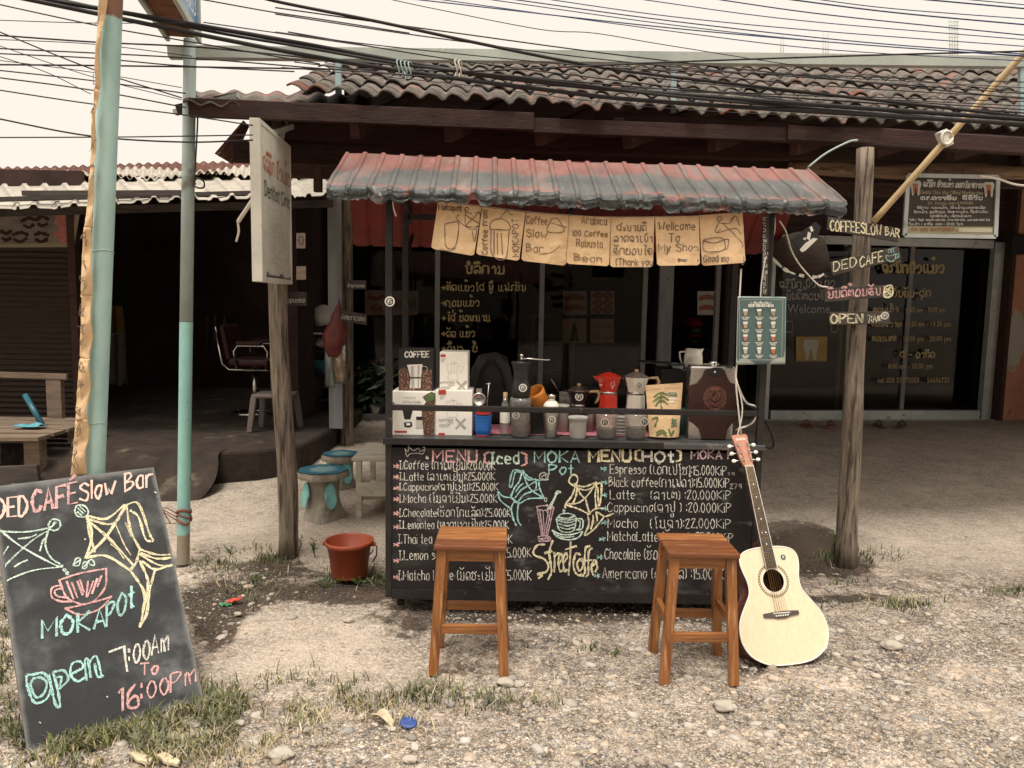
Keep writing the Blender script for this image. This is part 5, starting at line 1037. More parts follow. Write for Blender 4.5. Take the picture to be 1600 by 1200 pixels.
# shaker
Y = 3.84; x = X_(861, Y); t = thing('cocktail_shaker', 'tapered steel cocktail shaker with a round sticker', 'shaker', (x, Y, ZC)); mb = MB(); lathe_at(mb, 861, Y, [(9, 682), (9.5, 680), (13, 645), (13.3, 638)], 28, False, ZC); mb.obj('body', 'steel', t); mb = MB(); lathe_at(mb, 861, Y, [(13.3, 637.6), (12.5, 632), (9, 628), (6.3, 626)]); mb.obj('shoulder', 'white_enamel', t); mb = MB(); lathe_at(mb, 861, Y, [(6.2, 625.7), (6.5, 618), (5.5, 616), (0, 615)]); mb.obj('cap', 'chrome', t); sticker(862, 656, .019, YP(Y), 12.5*Y/FPX, t)
# moka pots
def moka(label, cx, Y, kn, lid, waist, base, ht, hw, hb, mat, handle, knobmat, basemat=None, lidmat=None):
    x = X_(cx, Y); t = thing('moka_pot', label, 'moka pot', (x, Y, ZC)); mb = MB(); lathe_at(mb, cx, Y, [(hb, base+3), (hb, base), (hw+1, waist+4)], 8, True, ZC); mb.obj('boiler', basemat or mat, t, bevel=.0015)
    mb = MB(); lathe_at(mb, cx, Y, [(hw+.5, waist+3.71), (hw+.8, waist+2), (hw+.5, waist)], 24); mb.obj('collar', 'steel', t)
    mb = MB(); lathe_at(mb, cx, Y, [(hw, waist), (hw+.5, waist-3), (ht, lid+1.5), (ht-.5, lid+1)], 8, True); s_ = Y/FPX; zl = Z_(lid, Y, cx); zw = Z_(waist, Y, cx)
    mb.prism([Vector((x-ht*s_*.9, Y, zl-.002)), Vector((x-(ht+5)*s_, Y, zl)), Vector((x-ht*s_*.85, Y, zl-(zl-zw)*.4))], (0, .02, 0)); mb.obj('pot', mat, t, bevel=.0015)
    mb = MB(); lathe_at(mb, cx, Y, [(ht+.2, lid+1), (ht+.2, lid), (ht*.5, lid-5), (2.5, lid-7)], 8, True); mb.obj('lid', lidmat or mat, t)
    mb = MB(); lathe_at(mb, cx, Y, [(2.5, lid-6), (3.2, kn+2), (2.6, kn)], 12); mb.obj('knob', knobmat, t)
    mb = MB()
    if handle == 'black': mb.tube([(x+ht*s_*.9, Y, zl-.004), (x+(ht+5)*s_, Y, zl), (x+(ht+6)*s_, Y, zl-.03), (x+(ht+2)*s_, Y, zl-(zl-zw)*.95)], [.007, .009, .009, .005], 8); hm = 'black_plastic'
    else: mb.tube([(x+ht*s_*.9, Y, zl-.012), (x+(ht+4)*s_, Y, zl-.008), (x+(ht+13)*s_, Y, zl-.006), (x+(ht+16)*s_, Y, zl-.028), (x+(ht+13)*s_, Y, zl-.055), (x+(ht+9)*s_, Y, zl-.07)], [.006, .007, .009, .0095, .008, .005], 8); hm = 'pale_wood'
    mb.obj('handle', hm, t); return t
Yk = 3.99
t = moka('small black moka pot with curved wooden handle and round sticker', 903, Yk, 599, 609, 631, 672, 17, 10.5, 13, 'black_plastic', 'wood', 'pale_wood', None, 'steel'); sticker(905, 620, .021, YP(Yk), 14.5*Yk/FPX, t)
t = moka('bright red moka pot between the black pot and the white pot', 949, Yk, 577, 588, 611, 672, 20, 13.5, 16.5, 'red_enamel', 'black', 'black_plastic')
pl = YP(Yk-18.2*Yk/FPX); printp(t, 'print_white', [[(336, 432), (330, 450), (340, 458), (338, 472), (346, 472), (348, 458), (358, 450), (352, 432), (336, 432)], [(250, 450), (270, 448)], [(252, 458), (270, 456)], [(318, 508), (350, 508)]], pl, (880, 500, .225), .0018, .001)
t = moka('white moka pot with wooden handle behind the right jar', 992, Yk, 577, 588, 612, 672, 19.5, 13.5, 17, 'white_enamel', 'wood', 'pale_wood', None, 'grey_plastic'); sticker(999, 602, .017, YP(Yk), 16*Yk/FPX, t)
# jars and tubs in front
def jar(label, cx, hw, y0, y1, Y, lvl, contents, stick=None, lid=None, mat='jar_glass', taper=.9):
    x = X_(cx, Y); t = thing('glass_jar', label, 'jar', (x, Y, ZC)); mb = MB(); lathe_at(mb, cx, Y, [(hw*taper-1, y1), (hw*taper, y1-3), (hw, y0+3), (hw, y0), (hw-1, y0), (hw-1, y0+3), (hw*taper-1, y1-4), (0, y1-4)], 30, False, ZC); mb.obj('body', mat, t)
    if contents: mb = MB(); lathe_at(mb, cx, Y, [(hw*taper-2, y1-1), (hw*taper-1.3, y1-4), (hw*taper-.2, lvl), (0, lvl-1)], 26, False, ZC+.004); mb.obj('contents', contents, t)
    if lid: mb = MB(); lathe_at(mb, cx, Y, [(hw+1.2, y0+5), (hw+1.2, y0), (hw, y0-.6), (0, y0-.6)], 28); mb.obj('lid', lid, t)
    if stick: sticker(stick[0], stick[1], .021, YP(Y), hw*.985*Y/FPX, t)
    return t
jar('frosted white tub with lid below the black moka pot', 903, 14.5, 651, 684, 3.83, 0, None, None, 'frosted', 'frosted')
jar('glass jar of dark ground coffee below the red moka pot', 948, 17.5, 646, 684, 3.84, 670, 'coffee', (945, 660))
jar('glass jar of ground coffee below the white moka pot', 993, 17.5, 646, 684, 3.84, 668, 'coffee', (1007, 659))
jar('plain pale canister behind the frosted white tub', 921, 8, 640, 680, 4.03, 0, None, None, 'frosted', 'frosted', 1)
jar('plain pale canister behind the steel shaker', 880, 9, 632, 678, 4.01, 0, None, None, 'white_paint', 'frosted', 1)
mb = MB(); x = X_(970, 3.94); [mb.lathe([(.03, 0), (.036, .012), (.037, .016)], (x, 3.94, ZC+k*.017), 16) for k in range(6)]; tag(mb.obj('lid_stack', 'frosted'), 'stack of pale plastic lids between the two coffee jars', 'lids')
Y = 4.11; t = thing('glass_carafe', 'small clear square glass carafe with thin steel rod behind the shaker', 'carafe', (X_(880, Y), Y, ZC)); mb = MB(); a, b = X_(873, Y), X_(891, Y); mb.box(((a+b)/2, Y, (ZC+Z_(612, Y, 880))/2), (b-a, .06, Z_(612, Y, 880)-ZC)); mb.obj('body', 'jar_glass', t, bevel=.005); mb = MB(); mb.cyl(at(874, 613, Y), at(861, 592, Y), .002, n=6); mb.obj('rod', 'steel', t)
mb = MB(); mb.grid(lambda u, v: Vector((X_(765, 4)+(X_(1015, 4)-X_(765, 4))*u, 3.9+v*.30, ZC+.004+.002*math.sin(u*30)*v)), 40, 6); tag(mb.obj('counter_mat', 'pink_cloth'), 'pink cloth mat spread under the jars on the counter', 'mat')
# kraft coffee bag
Y = 3.83; c0, c1 = at(1016, 683, Y), at(1062, 684, Y); t0, t1 = at(1010, 603, Y+.03), at(1069, 599, Y+.03); t = thing('coffee_bag', 'brown kraft coffee bag printed with leaves beside the leather flask', 'bag', ((c0.x+c1.x)/2, Y, ZC))
def kb(u, v, s_=1):
    p = (c0*(1-u)+c1*u)*(1-v)+(t0*(1-u)+t1*u)*v; p.z = max(p.z, ZC+.001); th = .035*(1-v)**.8*math.sin(max(.02, min(.98, u))*3.1416)**.5; return p+Vector((0, s_*th+.03*(1), .0)) + Vector((0, .004*noise.noise((u*6, v*7, s_)), 0))
mb = MB(); mb.grid(lambda u, v: kb(u, v, -1), 14, 18); mb.grid(lambda u, v: kb(1-u, v, 1), 14, 18); mb.obj('pouch', 'kraft', t)
pl = YP(Y); C8 = (880, 500, .225)
def wrapbag(o):
    o
def bag_ink(lines, wd, mat, nm='print'):
    mb = MB(); ink(mb, lines, pl, wd, 0, C8)
    for i, q in enumerate(mb.v):
        v = (q[2]-ZC)/(t0.z-ZC); xa = c0.x+(t0.x-c0.x)*v; xb_ = c1.x+(t1.x-c1.x)*v; u = (q[0]-xa)/(xb_-xa); k = kb(max(.03, min(.97, u)), max(0, min(1, v)), -1); mb.v[i] = (q[0], k.y-.006, q[2])
    mb.obj(nm, mat, t)
bag_ink([[(640, 540), (690, 510), (735, 525)], [(635, 570), (690, 535), (740, 560)], [(650, 600), (690, 560), (735, 590)], [(690, 510), (690, 620)], [(625, 690), (660, 680), (640, 740)], [(650, 800), (690, 780), (715, 805)], [(650, 780), (690, 765), (712, 785)], [(735, 760), (750, 800), (770, 770)], [(765, 690), (770, 740)]], .0075, 'leaf_green'); bag_ink([[(745, 515), (800, 515)], [(745, 530), (800, 530)], [(760, 700), (790, 700)], [(755, 720), (790, 720)], [(755, 740), (790, 735)]], .008, 'green_tin'); bag_ink([[(745, 555), (800, 555)], [(745, 575), (775, 575)], [(690, 590), (690, 610), (700, 600)]], .008, 'print_white'); bag_ink([[(580, 490), (835, 478)]], .003, 'pale_wood', 'seal')
Y = 4.01; mb = MB(); lathe_at(mb, 1067, Y, [(10, 680), (10, 640), (9, 638), (0, 638)], 24, False, ZC); tag(mb.obj('tea_tin', 'green_tin'), 'dark green tin half hidden behind the kraft coffee bag', 'tin')
# leather flask
Y = 3.84; a, b = at(1077, 640, Y), at(1148, 640, Y); zt = Z_(572, Y, 1112); t = thing('hip_flask', 'large steel hip flask in dark brown leather with embossed emblem', 'flask', ((a.x+b.x)/2, Y+.05, ZC))
mb = MB(); mb.box(((a.x+b.x)/2, Y+.055, (ZC+zt)/2), (b.x-a.x, .09, zt-ZC)); mb.obj('body', 'steel', t, bevel=.012)
pl = YP(Y+.008)
out = [(870, 640), (870, 700), (905, 720), (945, 760), (965, 826), (1125, 826), (1140, 760), (1170, 720), (1197, 700), (1197, 445), (1160, 435), (1140, 400), (1120, 345), (985, 345), (965, 400), (930, 440), (872, 455)]
mb = MB(); mb.prism([pl.px(880+x*.225, 500+y*.225, .003) for x, y in out][::-1], pl.n*.006); mb.obj('leather_cover', 'leather', t, bevel=.002)
mb = MB(); mb.poly([pl.px(880+x*.225, 500+y*.225, .0105) for x, y in ((1000, 340), (1005, 370), (1030, 388), (1080, 388), (1105, 370), (1108, 335), (1060, 328))]); mb.obj('flap', 'black_plastic', t, solid=.003); mb = MB(); c = pl.px(880+1054*.225, 500+362*.225, .012); mb.lathe([(.007, 0), (.005, .003), (0, .004)], c, 14, (math.pi/2, 0, 0)); mb.obj('stud', 'chrome', t)
def ell(cx, cy, rx, ry, a0=0, a1=360, n=14): return [(cx+rx*math.cos(rad(a0+(a1-a0)*k/n)), cy+ry*math.sin(rad(a0+(a1-a0)*k/n))) for k in range(n+1)]
E = [ell(1056, 525, 30, 32, 0, 360), ell(1056, 540, 80, 78, 20, 340, 22), ell(1056, 540, 72, 70, 130, 410, 18), [(1040, 600), (1056, 590), (1072, 600)], [(1035, 575), (1056, 585), (1078, 575)], [(1025, 610), (1056, 622), (1088, 610)], ell(1060, 520, 18, 20, -60, 120, 8), [(1045, 545), (1065, 520)], [(1058, 512), (1072, 524)], [(1040, 540), (1050, 548)]]
for k in range(9): a_ = rad(115+k*14); E.append([(1056+40*math.cos(a_), 540+38*math.sin(a_)), (1056+70*math.cos(a_), 540+68*math.sin(a_))]); a_ = rad(65-k*14); E.append([(1056+40*math.cos(a_), 540+38*math.sin(a_)), (1056+70*math.cos(a_), 540+68*math.sin(a_))])
for k in range(6): E.append(ell(1030+k*10, 478+abs(k-2.5)*2, 4, 7))
printp(t, 'emboss', E, pl, C8, .0016, .0104, 'emblem')
mb = MB(); z = zt; x = X_(1114, Y); mb.cyl((x, Y+.05, z-.002), (x, Y+.05, z+.02), .02); mb.beam((x-.05, Y+.05, z+.006), (x+.03, Y+.05, z+.006), .012, .006); mb.obj('cap', 'chrome', t)
# black machine, jug, tray
Y = 4.11; a, b = at(1032, 620, Y), at(1110, 620, Y); zt = Z_(576, Y, 1050); mb = MB(); mb.box(((a.x+b.x)/2, Y+.1, (ZC+zt)/2), (b.x-a.x, .2, zt-ZC)); t = mb.obj('equipment_box', 'black_plastic', None, bevel=.01); tag(t, 'plain black box behind the flask carrying the milk jug', 'box')
x = X_(1079, Y+.08); Yj = Y+.08; t = thing('milk_jug', 'white milk jug with small emblem on the black box', 'jug', (x, Yj, zt)); zj = Z_(545, Yj, 1079); mb = MB(); h = zj-zt; mb.lathe([(.05, 0), (.052, .004), (.049, h*.6), (.042, h), (.039, h), (.045, h*.5), (.046, .01), (0, .01)], (x, Yj, zt), 26); mb.prism([(x+.035, Yj-.01, zj-.001), (x+.055, Yj, zj+.003), (x+.035, Yj+.01, zj-.001), (x+.044, Yj, zj-.03)], (0, .002, 0)); mb.obj('body', 'white_enamel', t)
mb = MB(); mb.tube([(x-.043, Yj, zt+h*.85), (x-.075, Yj, zt+h*.82), (x-.072, Yj, zt+h*.5), (x-.06, Yj, zt+h*.2)], .005, 8); mb.obj('handle', 'white_enamel', t); pl = YP(Yj-.0475); printp(t, 'print_grey', [ell(868, 278, 22, 22), [(862, 290), (868, 262), (875, 290)], [(858, 278), (878, 278)]], pl, C8, .003, .003, 'emblem')
mb = MB(); p, q = at(1009, 566, 4.06), at(1044, 570, 4.06); mb.box(((p.x+q.x)/2+.04, 4.15, zt+.028), (q.x-p.x+.1, .16, .006), (0, .05, 0)); mb.box((X_(1052, 4.15), 4.17, zt+.012), (.06, .1, .022)); tag(mb.obj('tray', 'black_plastic'), 'thin black tray lying on the black box left of the milk jug', 'tray')
p = at(1059, 569, 4.1); mb = MB(); mb.box((p.x, 4.13, zt+.014), (.055, .05, .026), (0, .1, .2)); tag(mb.obj('grey_packet', 'pale_blue', None, bevel=.003), 'small grey packet between tray and milk jug', 'packet')
# backpack behind
Y = 4.25; c = at(768, 600, Y); t = thing('backpack', 'black backpack with grey shoulder straps at the back of the counter', 'backpack', (c.x, Y, ZC)); v, f = ico(4); mb = MB(); hz = (Z_(552, Y, 768)-ZC)/2
for q in v: k = 1+.07*noise.noise(Vector(q)*3); e = lambda t_: math.copysign(abs(t_)**.62, t_); mb.av((c.x+e(q[0])*.115*k*(1-.12*q[2]), Y+e(q[1])*.08*k, ZC+hz+e(q[2])*hz*(k if q[2] > 0 else 1)))
for x in f: mb.af(x, True)
mb.obj('body', 'black_matte', t)
mb = MB()
for s_ in (-1, 1): mb.tube([(c.x+s_*.03, Y-.078, ZC+hz*1.9), (c.x+s_*.08, Y-.10, ZC+hz*1.6), (c.x+s_*.105, Y-.10, ZC+hz), (c.x+s_*.10, Y-.09, ZC+.05)], [.02, .026, .022, .012], 10)
mb.obj('strap', 'grey_cloth', t); mb = MB(); printp(t, 'print_grey', [[(795, 497), (832, 497)]], YP(Y-.11), C7, .003, 0, 'tag')
# red helmet
Y = 10.2; c = at(1082, 515, Y); t = thing('helmet_stand', 'black stand inside the dark shop carrying the red helmet', 'stand', (c.x, Y, .17)); mb = MB(); mb.cyl((c.x, Y, .19), (c.x, Y, c.z-.2), .05); mb.lathe([(.2, 0), (.2, .02), (.05, .04)], (c.x, Y, .17)); mb.obj('pole', 'black_matte', t)
t = thing('helmet', 'dim red motorcycle helmet seen inside the shop above the milk jug', 'helmet', (c.x, Y, c.z-.2)); mb = MB(); mb.lathe([(.15*math.sin(a), .17*-math.cos(a)) for a in np.linspace(.9, 3.14, 14)], c+Vector((0, 0, .01)), 28, sy=1.2); mb.obj('shell', 'helmet_red', t); mb = MB(); mb.lathe([(.155, -.06), (.162, .0), (.155, .05)], c, 28, sy=1.2); mb.lathe([(.1, -.2), (.12, -.12)], c, 20); mb.obj('visor', 'black_plastic', t)
# cables at the right end
for k, (pts, r, lab) in enumerate((([(1158, 420), (1154, 500), (1152, 560), (1150, 600), (1158, 680)], .0042, 'thick white cable running down past the drinks menu to the counter'), ([(1152, 600), (1165, 628), (1182, 637), (1176, 660), (1150, 672)], .005, 'white cable looped over the end of the counter rail'), ([(1150, 590), (1160, 640), (1150, 690)], .0035, 'thin white cable hanging straight beside the flask'), ([(1196, 402), (1190, 440), (1188, 470)], .003, 'short white cord holding the right corner of the drinks menu'))):
    mb = MB(); q = catmull(pts, 6); mb.tube([at(x, y, 3.7 if k != 1 else 3.81+.06*math.sin(i*.5)) for i, (x, y) in enumerate(q)], r, 8); tag(mb.obj('cable', 'white_cable'), lab, 'cable')
mb = MB(); q = catmull([(1186, 645), (1200, 665), (1209, 690), (1205, 700), (1192, 695), (1180, 676)], 8); mb.tube([at(x, y, 4.11) for x, y in q], .006, 6); tag(mb.obj('strap_loop', 'black_matte'), 'black strap loop hanging out behind the cart at the right', 'strap')
# drinks menu
Ym = 3.685; pl = YP(Ym); c = [pl.px(x, y) for x, y in ((1150, 570), (1227, 569), (1228, 464), (1153, 463))]; t = thing('drinks_menu', 'dark green iced drinks menu sheet hanging at the right end of the cart', 'menu', (c[0]+c[1])/2); mb = MB()
CM = (1140, 455, .10417); g_ = patch(*c); mb.grid(lambda u, v: g_(u, v)+Vector((0, .003*math.sin(u*3+v), 0)), 20, 26, True, lambda u, v: max(0, 1.1-v*7+.5*math.sin(u*9)-.2, .9*(u < .03), .9*(u > .97), .9*(v > .97))); mb.obj('sheet', 'chalk_green', t, solid=.002, attr='edge')
printp(t, 'print_pale', [[(150, 130), (800, 130)], [(800, 130), (780, 1030)], [(780, 1030), (150, 1030)], [(150, 1030), (150, 130)]], pl, CM, .0012, .006, 'border')
mb = MB(); write(mb, 'ICED DRINKS MENU', 285, 232, 655, 34, pl, .0032, CM, off=.0065, jit=.05); write(mb, '* ເຄື່ອງດື່ມເຢັນ *', 310, 185, 625, 20, pl, .002, CM, off=.0065)
drinks = ('cup_paper', 'sign_khaki', 'sign_khaki', 'cup_paper', 'cup_paper', 'print_grey', 'poster_pink', 'sign_cream', 'orange_text', 'sign_cream', 'print_pale', 'orange_text')
for k in range(12):
    cx, cy = (238, 445, 655)[k % 3], (318, 508, 698, 888)[k//3]
    for j in range(3): write(mb, 'iced coffee' if j < 2 else '20.000', cx-(58-14*j), cy+76+j*19, cx+(58-14*j), 11, pl, .0013, CM, off=.0065)
    fill(t, drinks[k], [[(cx-30, cy-20), (cx+30, cy-20), (cx+20, cy+48), (cx-20, cy+48)]], pl, CM, .006, 'drink_picture'); fill(t, 'print_white', [[(cx-36, cy-50), (cx+34, cy-52), (cx+32, cy-18), (cx-32, cy-16)]], pl, CM, .0066, 'foam_picture')
mb.obj('lettering', 'print_white', t)
# narrow lettered strip on the right post
pl = YP(3.71); c = [pl.px(x, y) for x, y in ((1190, 462), (1199, 462), (1202, 335), (1193, 335))]; t = thing('lettered_strip', 'narrow black strip with vertical white writing on the right cart post', 'sign', (c[0]+c[1])/2); mb = MB(); mb.prism(c, (0, .012, 0)); mb.obj('board', 'plank_dark', t); mb = MB()
L_, W_ = layout('ສະບາຍດີ ຍິນດີຕ້ອນຮັບ ກາເຟ'); ink(mb, [[(1192.5+b*.75, 458-a/W_*118) for a, b in ln] for ln in L_], pl, .0022, .0015, smooth=False); mb.obj('lettering', 'print_pale', t)
# paper bags on a string
CB = (660, 300, .325); YBg = 3.685; pl = YP(YBg)
def crumple(x, z): return .009*noise.noise((x*7, z*7, 0))+.0045*noise.noise((x*17, z*15, 3))+.002*noise.noise((x*45, z*40, 9))
bags = (((75, 42), (284, 72), (248, 308), (42, 272)), ((288, 72), (495, 98), (465, 332), (258, 300)), ((498, 98), (703, 114), (690, 355), (475, 330)), ((705, 114), (904, 122), (898, 357), (692, 345)), ((906, 121), (1115, 121), (1110, 361), (903, 361)), ((1118, 122), (1329, 115), (1335, 352), (1130, 355)), ((1331, 112), (1540, 98), (1553, 340), (1345, 355)))
blab = ('brown paper bag drawn with a glass and moka pot, lettered Mokapot', 'brown paper bag drawn with a domed iced cup and sideways lettering', 'brown paper bag with faint writing Coffee Slow Bar', 'brown paper bag with faint writing Arabica and Robusta', 'brown paper bag with five rows of curly Lao writing', 'brown paper bag lettered Welcome To My Shop', 'brown paper bag lettered Good morning below a drawn cup')
draw = ([('w', 'Mokapot', 78, 86, 188, 26), [(108, 155), (140, 148), (175, 152), (160, 260), (115, 262), (108, 155)], [(175, 110), (165, 130), (235, 180), (275, 160)], [(205, 82), (215, 72), (222, 85), (205, 92), (205, 82)], [(210, 95), (240, 105), (275, 100), (270, 160), (215, 165), (205, 130), (210, 95)], [(205, 110), (270, 150)], [(270, 100), (210, 160)], [(85, 275), (130, 285), (160, 270)], [(240, 190), (250, 240), (262, 180)]],
    [[(325, 180), (330, 145), (370, 130), (410, 145), (418, 182), (325, 180)], [(330, 182), (335, 300), (400, 320), (418, 182)], [(370, 130), (405, 92), (425, 110), (440, 108)], [(345, 190), (345, 300)], [(360, 200), (362, 300)], [(380, 200), (385, 300)], ('v', 'Coffee from', 312, 300, 90, 26), ('v', 'MOKAPOT', 462, 310, 130, 30)],
    [('w', 'Coffee', 500, 152, 600, 36), ('w', 'Slow', 500, 215, 600, 36), ('w', 'Bar', 500, 285, 580, 36), [(620, 130), (600, 190), (680, 190), (650, 130), (620, 130)], [(620, 150), (690, 170)], [(560, 300), (620, 290), (660, 260)]],
    [('w', 'Arabica', 765, 152, 885, 34), ('w', 'Robusta', 740, 262, 865, 34), ('w', '100 Coffee', 720, 210, 890, 26), ('w', 'Bean', 730, 330, 860, 30)],
    [('w', 'ສະບາຍດີ', 935, 188, 1075, 32), ('w', 'ລາດຄາເບົາ', 920, 240, 1105, 32), ('w', 'ຮັກຂອບໃຈ', 920, 300, 1105, 34), ('w', '(Thank you', 930, 352, 1108, 30)],
    [('w', 'Wellcome', 1135, 182, 1310, 36), ('w', 'To', 1185, 240, 1235, 40), ('w', 'My Shop', 1135, 285, 1325, 36), ('w', 'thank you', 1225, 335, 1325, 14)],
    [[(1415, 130), (1428, 118), (1438, 132), (1420, 140), (1415, 130)], [(1425, 142), (1410, 195), (1500, 175), (1530, 200)], [(1425, 150), (1475, 150), (1505, 115), (1525, 160)], [(1440, 150), (1500, 205)], [(1500, 118), (1415, 195)], [(1350, 232), (1400, 220), (1445, 228), (1450, 275), (1400, 288), (1352, 280), (1350, 232)], [(1445, 230), (1470, 230), (1462, 272), (1448, 275)], [(1350, 235), (1400, 245), (1445, 232)], ('w', 'Good morning', 1350, 335, 1545, 30), [(1500, 210), (1540, 250), (1530, 270)]])
for k, (cn, lb) in enumerate(zip(bags, blab)):
    q = [pl.px(CB[0]+x*CB[2], CB[1]+y*CB[2]) for x, y in (cn[3], cn[2], cn[1], cn[0])]; g_ = patch(*q); t = thing('paper_bag', lb, 'paper bag', (q[0]+q[1])/2, 'brown paper bags on the string')
    def fn(u, v):
        # rounded bottom corners
        cu = min(u, 1-u); inset = .04*max(0, 1-v/.05)*max(0, 1-cu/.05); p = g_(u, v+inset); return Vector((p.x, YBg-crumple(p.x+k, p.z)-.012*math.sin(u*3.14)*(1-v*.6), p.z))
    mb = MB(); mb.grid(fn, 28, 30); mb.grid(lambda u, v: fn(1-u, v)+Vector((0, .007+.008*(1-v)*math.sin(u*3.14), 0)), 28, 30); mb.obj('sheet', 'kraft', t)
    mb = MB()
    for d in draw[k]:
        if isinstance(d, list): ink(mb, [d], pl, .0038, 0, CB)
        elif d[0] == 'w': write(mb, d[1], d[2], d[3], d[4], d[5], pl, .0042, CB, y1=d[3]+(6 if k < 4 else 0), off=0)
        else:
            L_, W_ = layout(d[1]); ink(mb, [[(d[2]+(b-6)/6*d[5]-(a/W_)*-0, d[3]+(d[4]-d[3])*a/W_) for a, b in [(a_, 6-b_) for a_, b_ in ln]] for ln in L_], pl, .0042, 0, CB, smooth=False)
    for i, v_ in enumerate(mb.v):
        u = (v_[0]-min(q[0].x, q[3].x))/(q[1].x-q[0].x); v = (v_[2]-q[0].z)/(q[3].z-q[0].z); mb.v[i] = (v_[0], YBg-crumple(v_[0]+k, v_[2])-.012*math.sin(max(0, min(1, u))*3.14)*(1-v*.6)-.0022, v_[2])
    mb.obj('ink_drawing', 'kraft_ink' if k not in (2, 3) else 'ink_faded', t)
mb = MB(); mb.tube([at(x, y, YBg+.004) for x, y in catmull([(640, 306), (686, 313), (820, 330), (890, 336), (960, 339), (1090, 337), (1160, 331), (1240, 324)], 5)], .0018, 6); mb.tube([at(1160, 331, YBg), at(1158, 318, YBg-.02)], .0015, 5); tag(mb.obj('string', 'white_cable'), 'thin white string carrying the row of paper bags', 'string')
mb = MB(); mb.tube([at(x, y, 3.65) for x, y in catmull([(613, 304), (615, 325), (619, 338)], 5)], .003, 6); tag(mb.obj('string', 'white_cable'), 'loose end of white string hanging from the awning at left', 'string')
# ------------------------------------------------------------------ teal pole, pole with light box, chalkboard
A0, A1 = gd(43, 1180), gd(318, 1092); u_ = (A1-A0).normalized(); lo_, hi_ = 3.1, 4.2     # the board is a true rectangle: find how far back its top leans
for _ in range(40):
    md = (lo_+hi_)/2
    if (at(240, 730, md)-A1).dot(u_) > 0: hi_ = md
    else: lo_ = md
T1 = at(240, 730, md); kx = at(148, 735, 1).x; YPL = (T1.x-T1.y*u_.x/u_.y)/(kx-u_.x/u_.y)+.062
pb = Vector((-1.80, YPL, 0)); pt = at(177, -60, YPL); b_m = at(148, 735, YPL); d_ = (pt-b_m); pb = b_m - d_*(b_m.z/d_.z)
tp = thing('utility_pole', 'thick pale teal steel pole with rust at its top, behind the chalkboard', 'pole', pb); mb = MB()
N_ = 60; ZR = at(170, 52, YPL).z
for k in range(N_+1):
    t = k/N_; p = pb*(1-t)+pt*t; x, y, d = frame(pt-pb)
    for j in range(24): a = j/24*6.2832; mb.av(p+(x*math.cos(a)+y*math.sin(a))*.0125*YPL, max(0, min(1.2, (p.z-ZR)/.10)) if p.z > 2.3 else (.5*math.exp(-((p.z-.98)/.02)**2)))
for k in range(N_):
    for j in range(24): a = k*24+j; b2_ = k*24+(j+1) % 24; mb.af((a, b2_, b2_+24, a+24), True)
mb.obj('shaft', 'teal_paint', tp, attr='rust')
for z in (1.02, 1.72): mb = MB(); p = pb+(pt-pb)*(z/pt.z); x, y, d = frame(pt-pb); mb.tube([p+(x*math.cos(a)+y*math.sin(a))*.01265*YPL+Vector((0, 0, .006*math.sin(a*2))) for a in np.linspace(0, 6.28, 25)], .002, 5); mb.obj('seam', 'pole_grey', tp)
# folded paper strips down the pole's side
def sx_(y): return 128+ (172-150)*0 + np.interp(y, [0, 100, 200, 300, 355, 430, 560, 650, 740], [154, 150, 146, 139, 132, 128, 124, 119, 112]), np.interp(y, [0, 100, 200, 300, 355, 430, 560, 650, 740], [165, 155, 151, 147, 143, 143, 142, 137, 133])
cuts = [-30, 140, 260, 356, 462, 560, 655, 742]; nm = ['with pen marks just under the rusty top', 'with faint pen marks, second from the top', 'pinched under a cord line', 'with a curled torn upper corner and pen loops', 'with tall pen letters', 'with drawn cup rings', 'flaring at the bottom above the chalkboard']
for k in range(7):
    y0, y1 = cuts[k], cuts[k+1]; mb = MB(); pl = YP((YPL-.058))
    def fn(u, v):
        y = y0+(y1-y0)*v; l = np.interp(y, [-30, 0, 100, 200, 300, 355, 430, 560, 650, 742], [155, 154, 150, 146, 139, 132, 128, 125, 119, 111]); r_ = np.interp(y, [-30, 0, 100, 200, 300, 355, 430, 560, 650, 742], [166, 165, 156, 151, 147, 144, 144, 142, 138, 134])
        if 0 < v < 1: l += 1.6*math.sin(v*9+k*2); r_ += 1.2*math.sin(v*7+k)
        p = at(l+(r_-l)*u, y, (YPL-.058)); return p+Vector((0, -.012*math.sin(u*3.14)-.008*math.sin(v*9+u*3+k*2)+.006*noise.noise((u*4, v*8, k))-.004*(k % 2), 0))
    mb.grid(fn, 10, 26); o = mb.obj('paper_strip', 'kraft', None, solid=.002); tag(o, 'brown paper strip on the teal pole, ' + nm[k], 'paper strip', 'paper strips along the teal pole')
    mb = MB()
    if k not in (2,):
        for _ in range(7 if k > 2 else 4):
            yy = random.uniform(y0+12, y1-12); xx = np.interp(yy, [0, 300, 355, 560, 742], [156, 141, 134, 130, 117])+random.uniform(0, 5); n_ = random.choice((3, 4, 5)); ink(mb, [[(xx+random.uniform(-4, 6), yy+random.uniform(-10, 10)) for _ in range(n_)]], pl, .0028, 0)
        for i, v_ in enumerate(mb.v): mb.v[i] = (v_[0], v_[1]-.026, v_[2])
        mb.obj('pen_marks', 'kraft_ink' if k > 2 else 'ink_faded', o)
p2b = gd(286, 880); p2t = at(297, 62, p2b.y-.02)
lp = thing('sign_pole', 'slim pole, grey above and mint green below, carrying a blue light box', 'pole', p2b); xs_ = lambda t: p2b*(1-t)+p2t*t
zc = at(289, 503, p2b.y).z; tc_ = (zc-p2b.z)/(p2t.z-p2b.z)
mb = MB(); mb.tube([xs_(tc_), xs_((1+tc_)/2), xs_(1)], [.035, .034, .033], 18); mb.obj('upper_shaft', 'pole_grey', lp)
mb = MB()
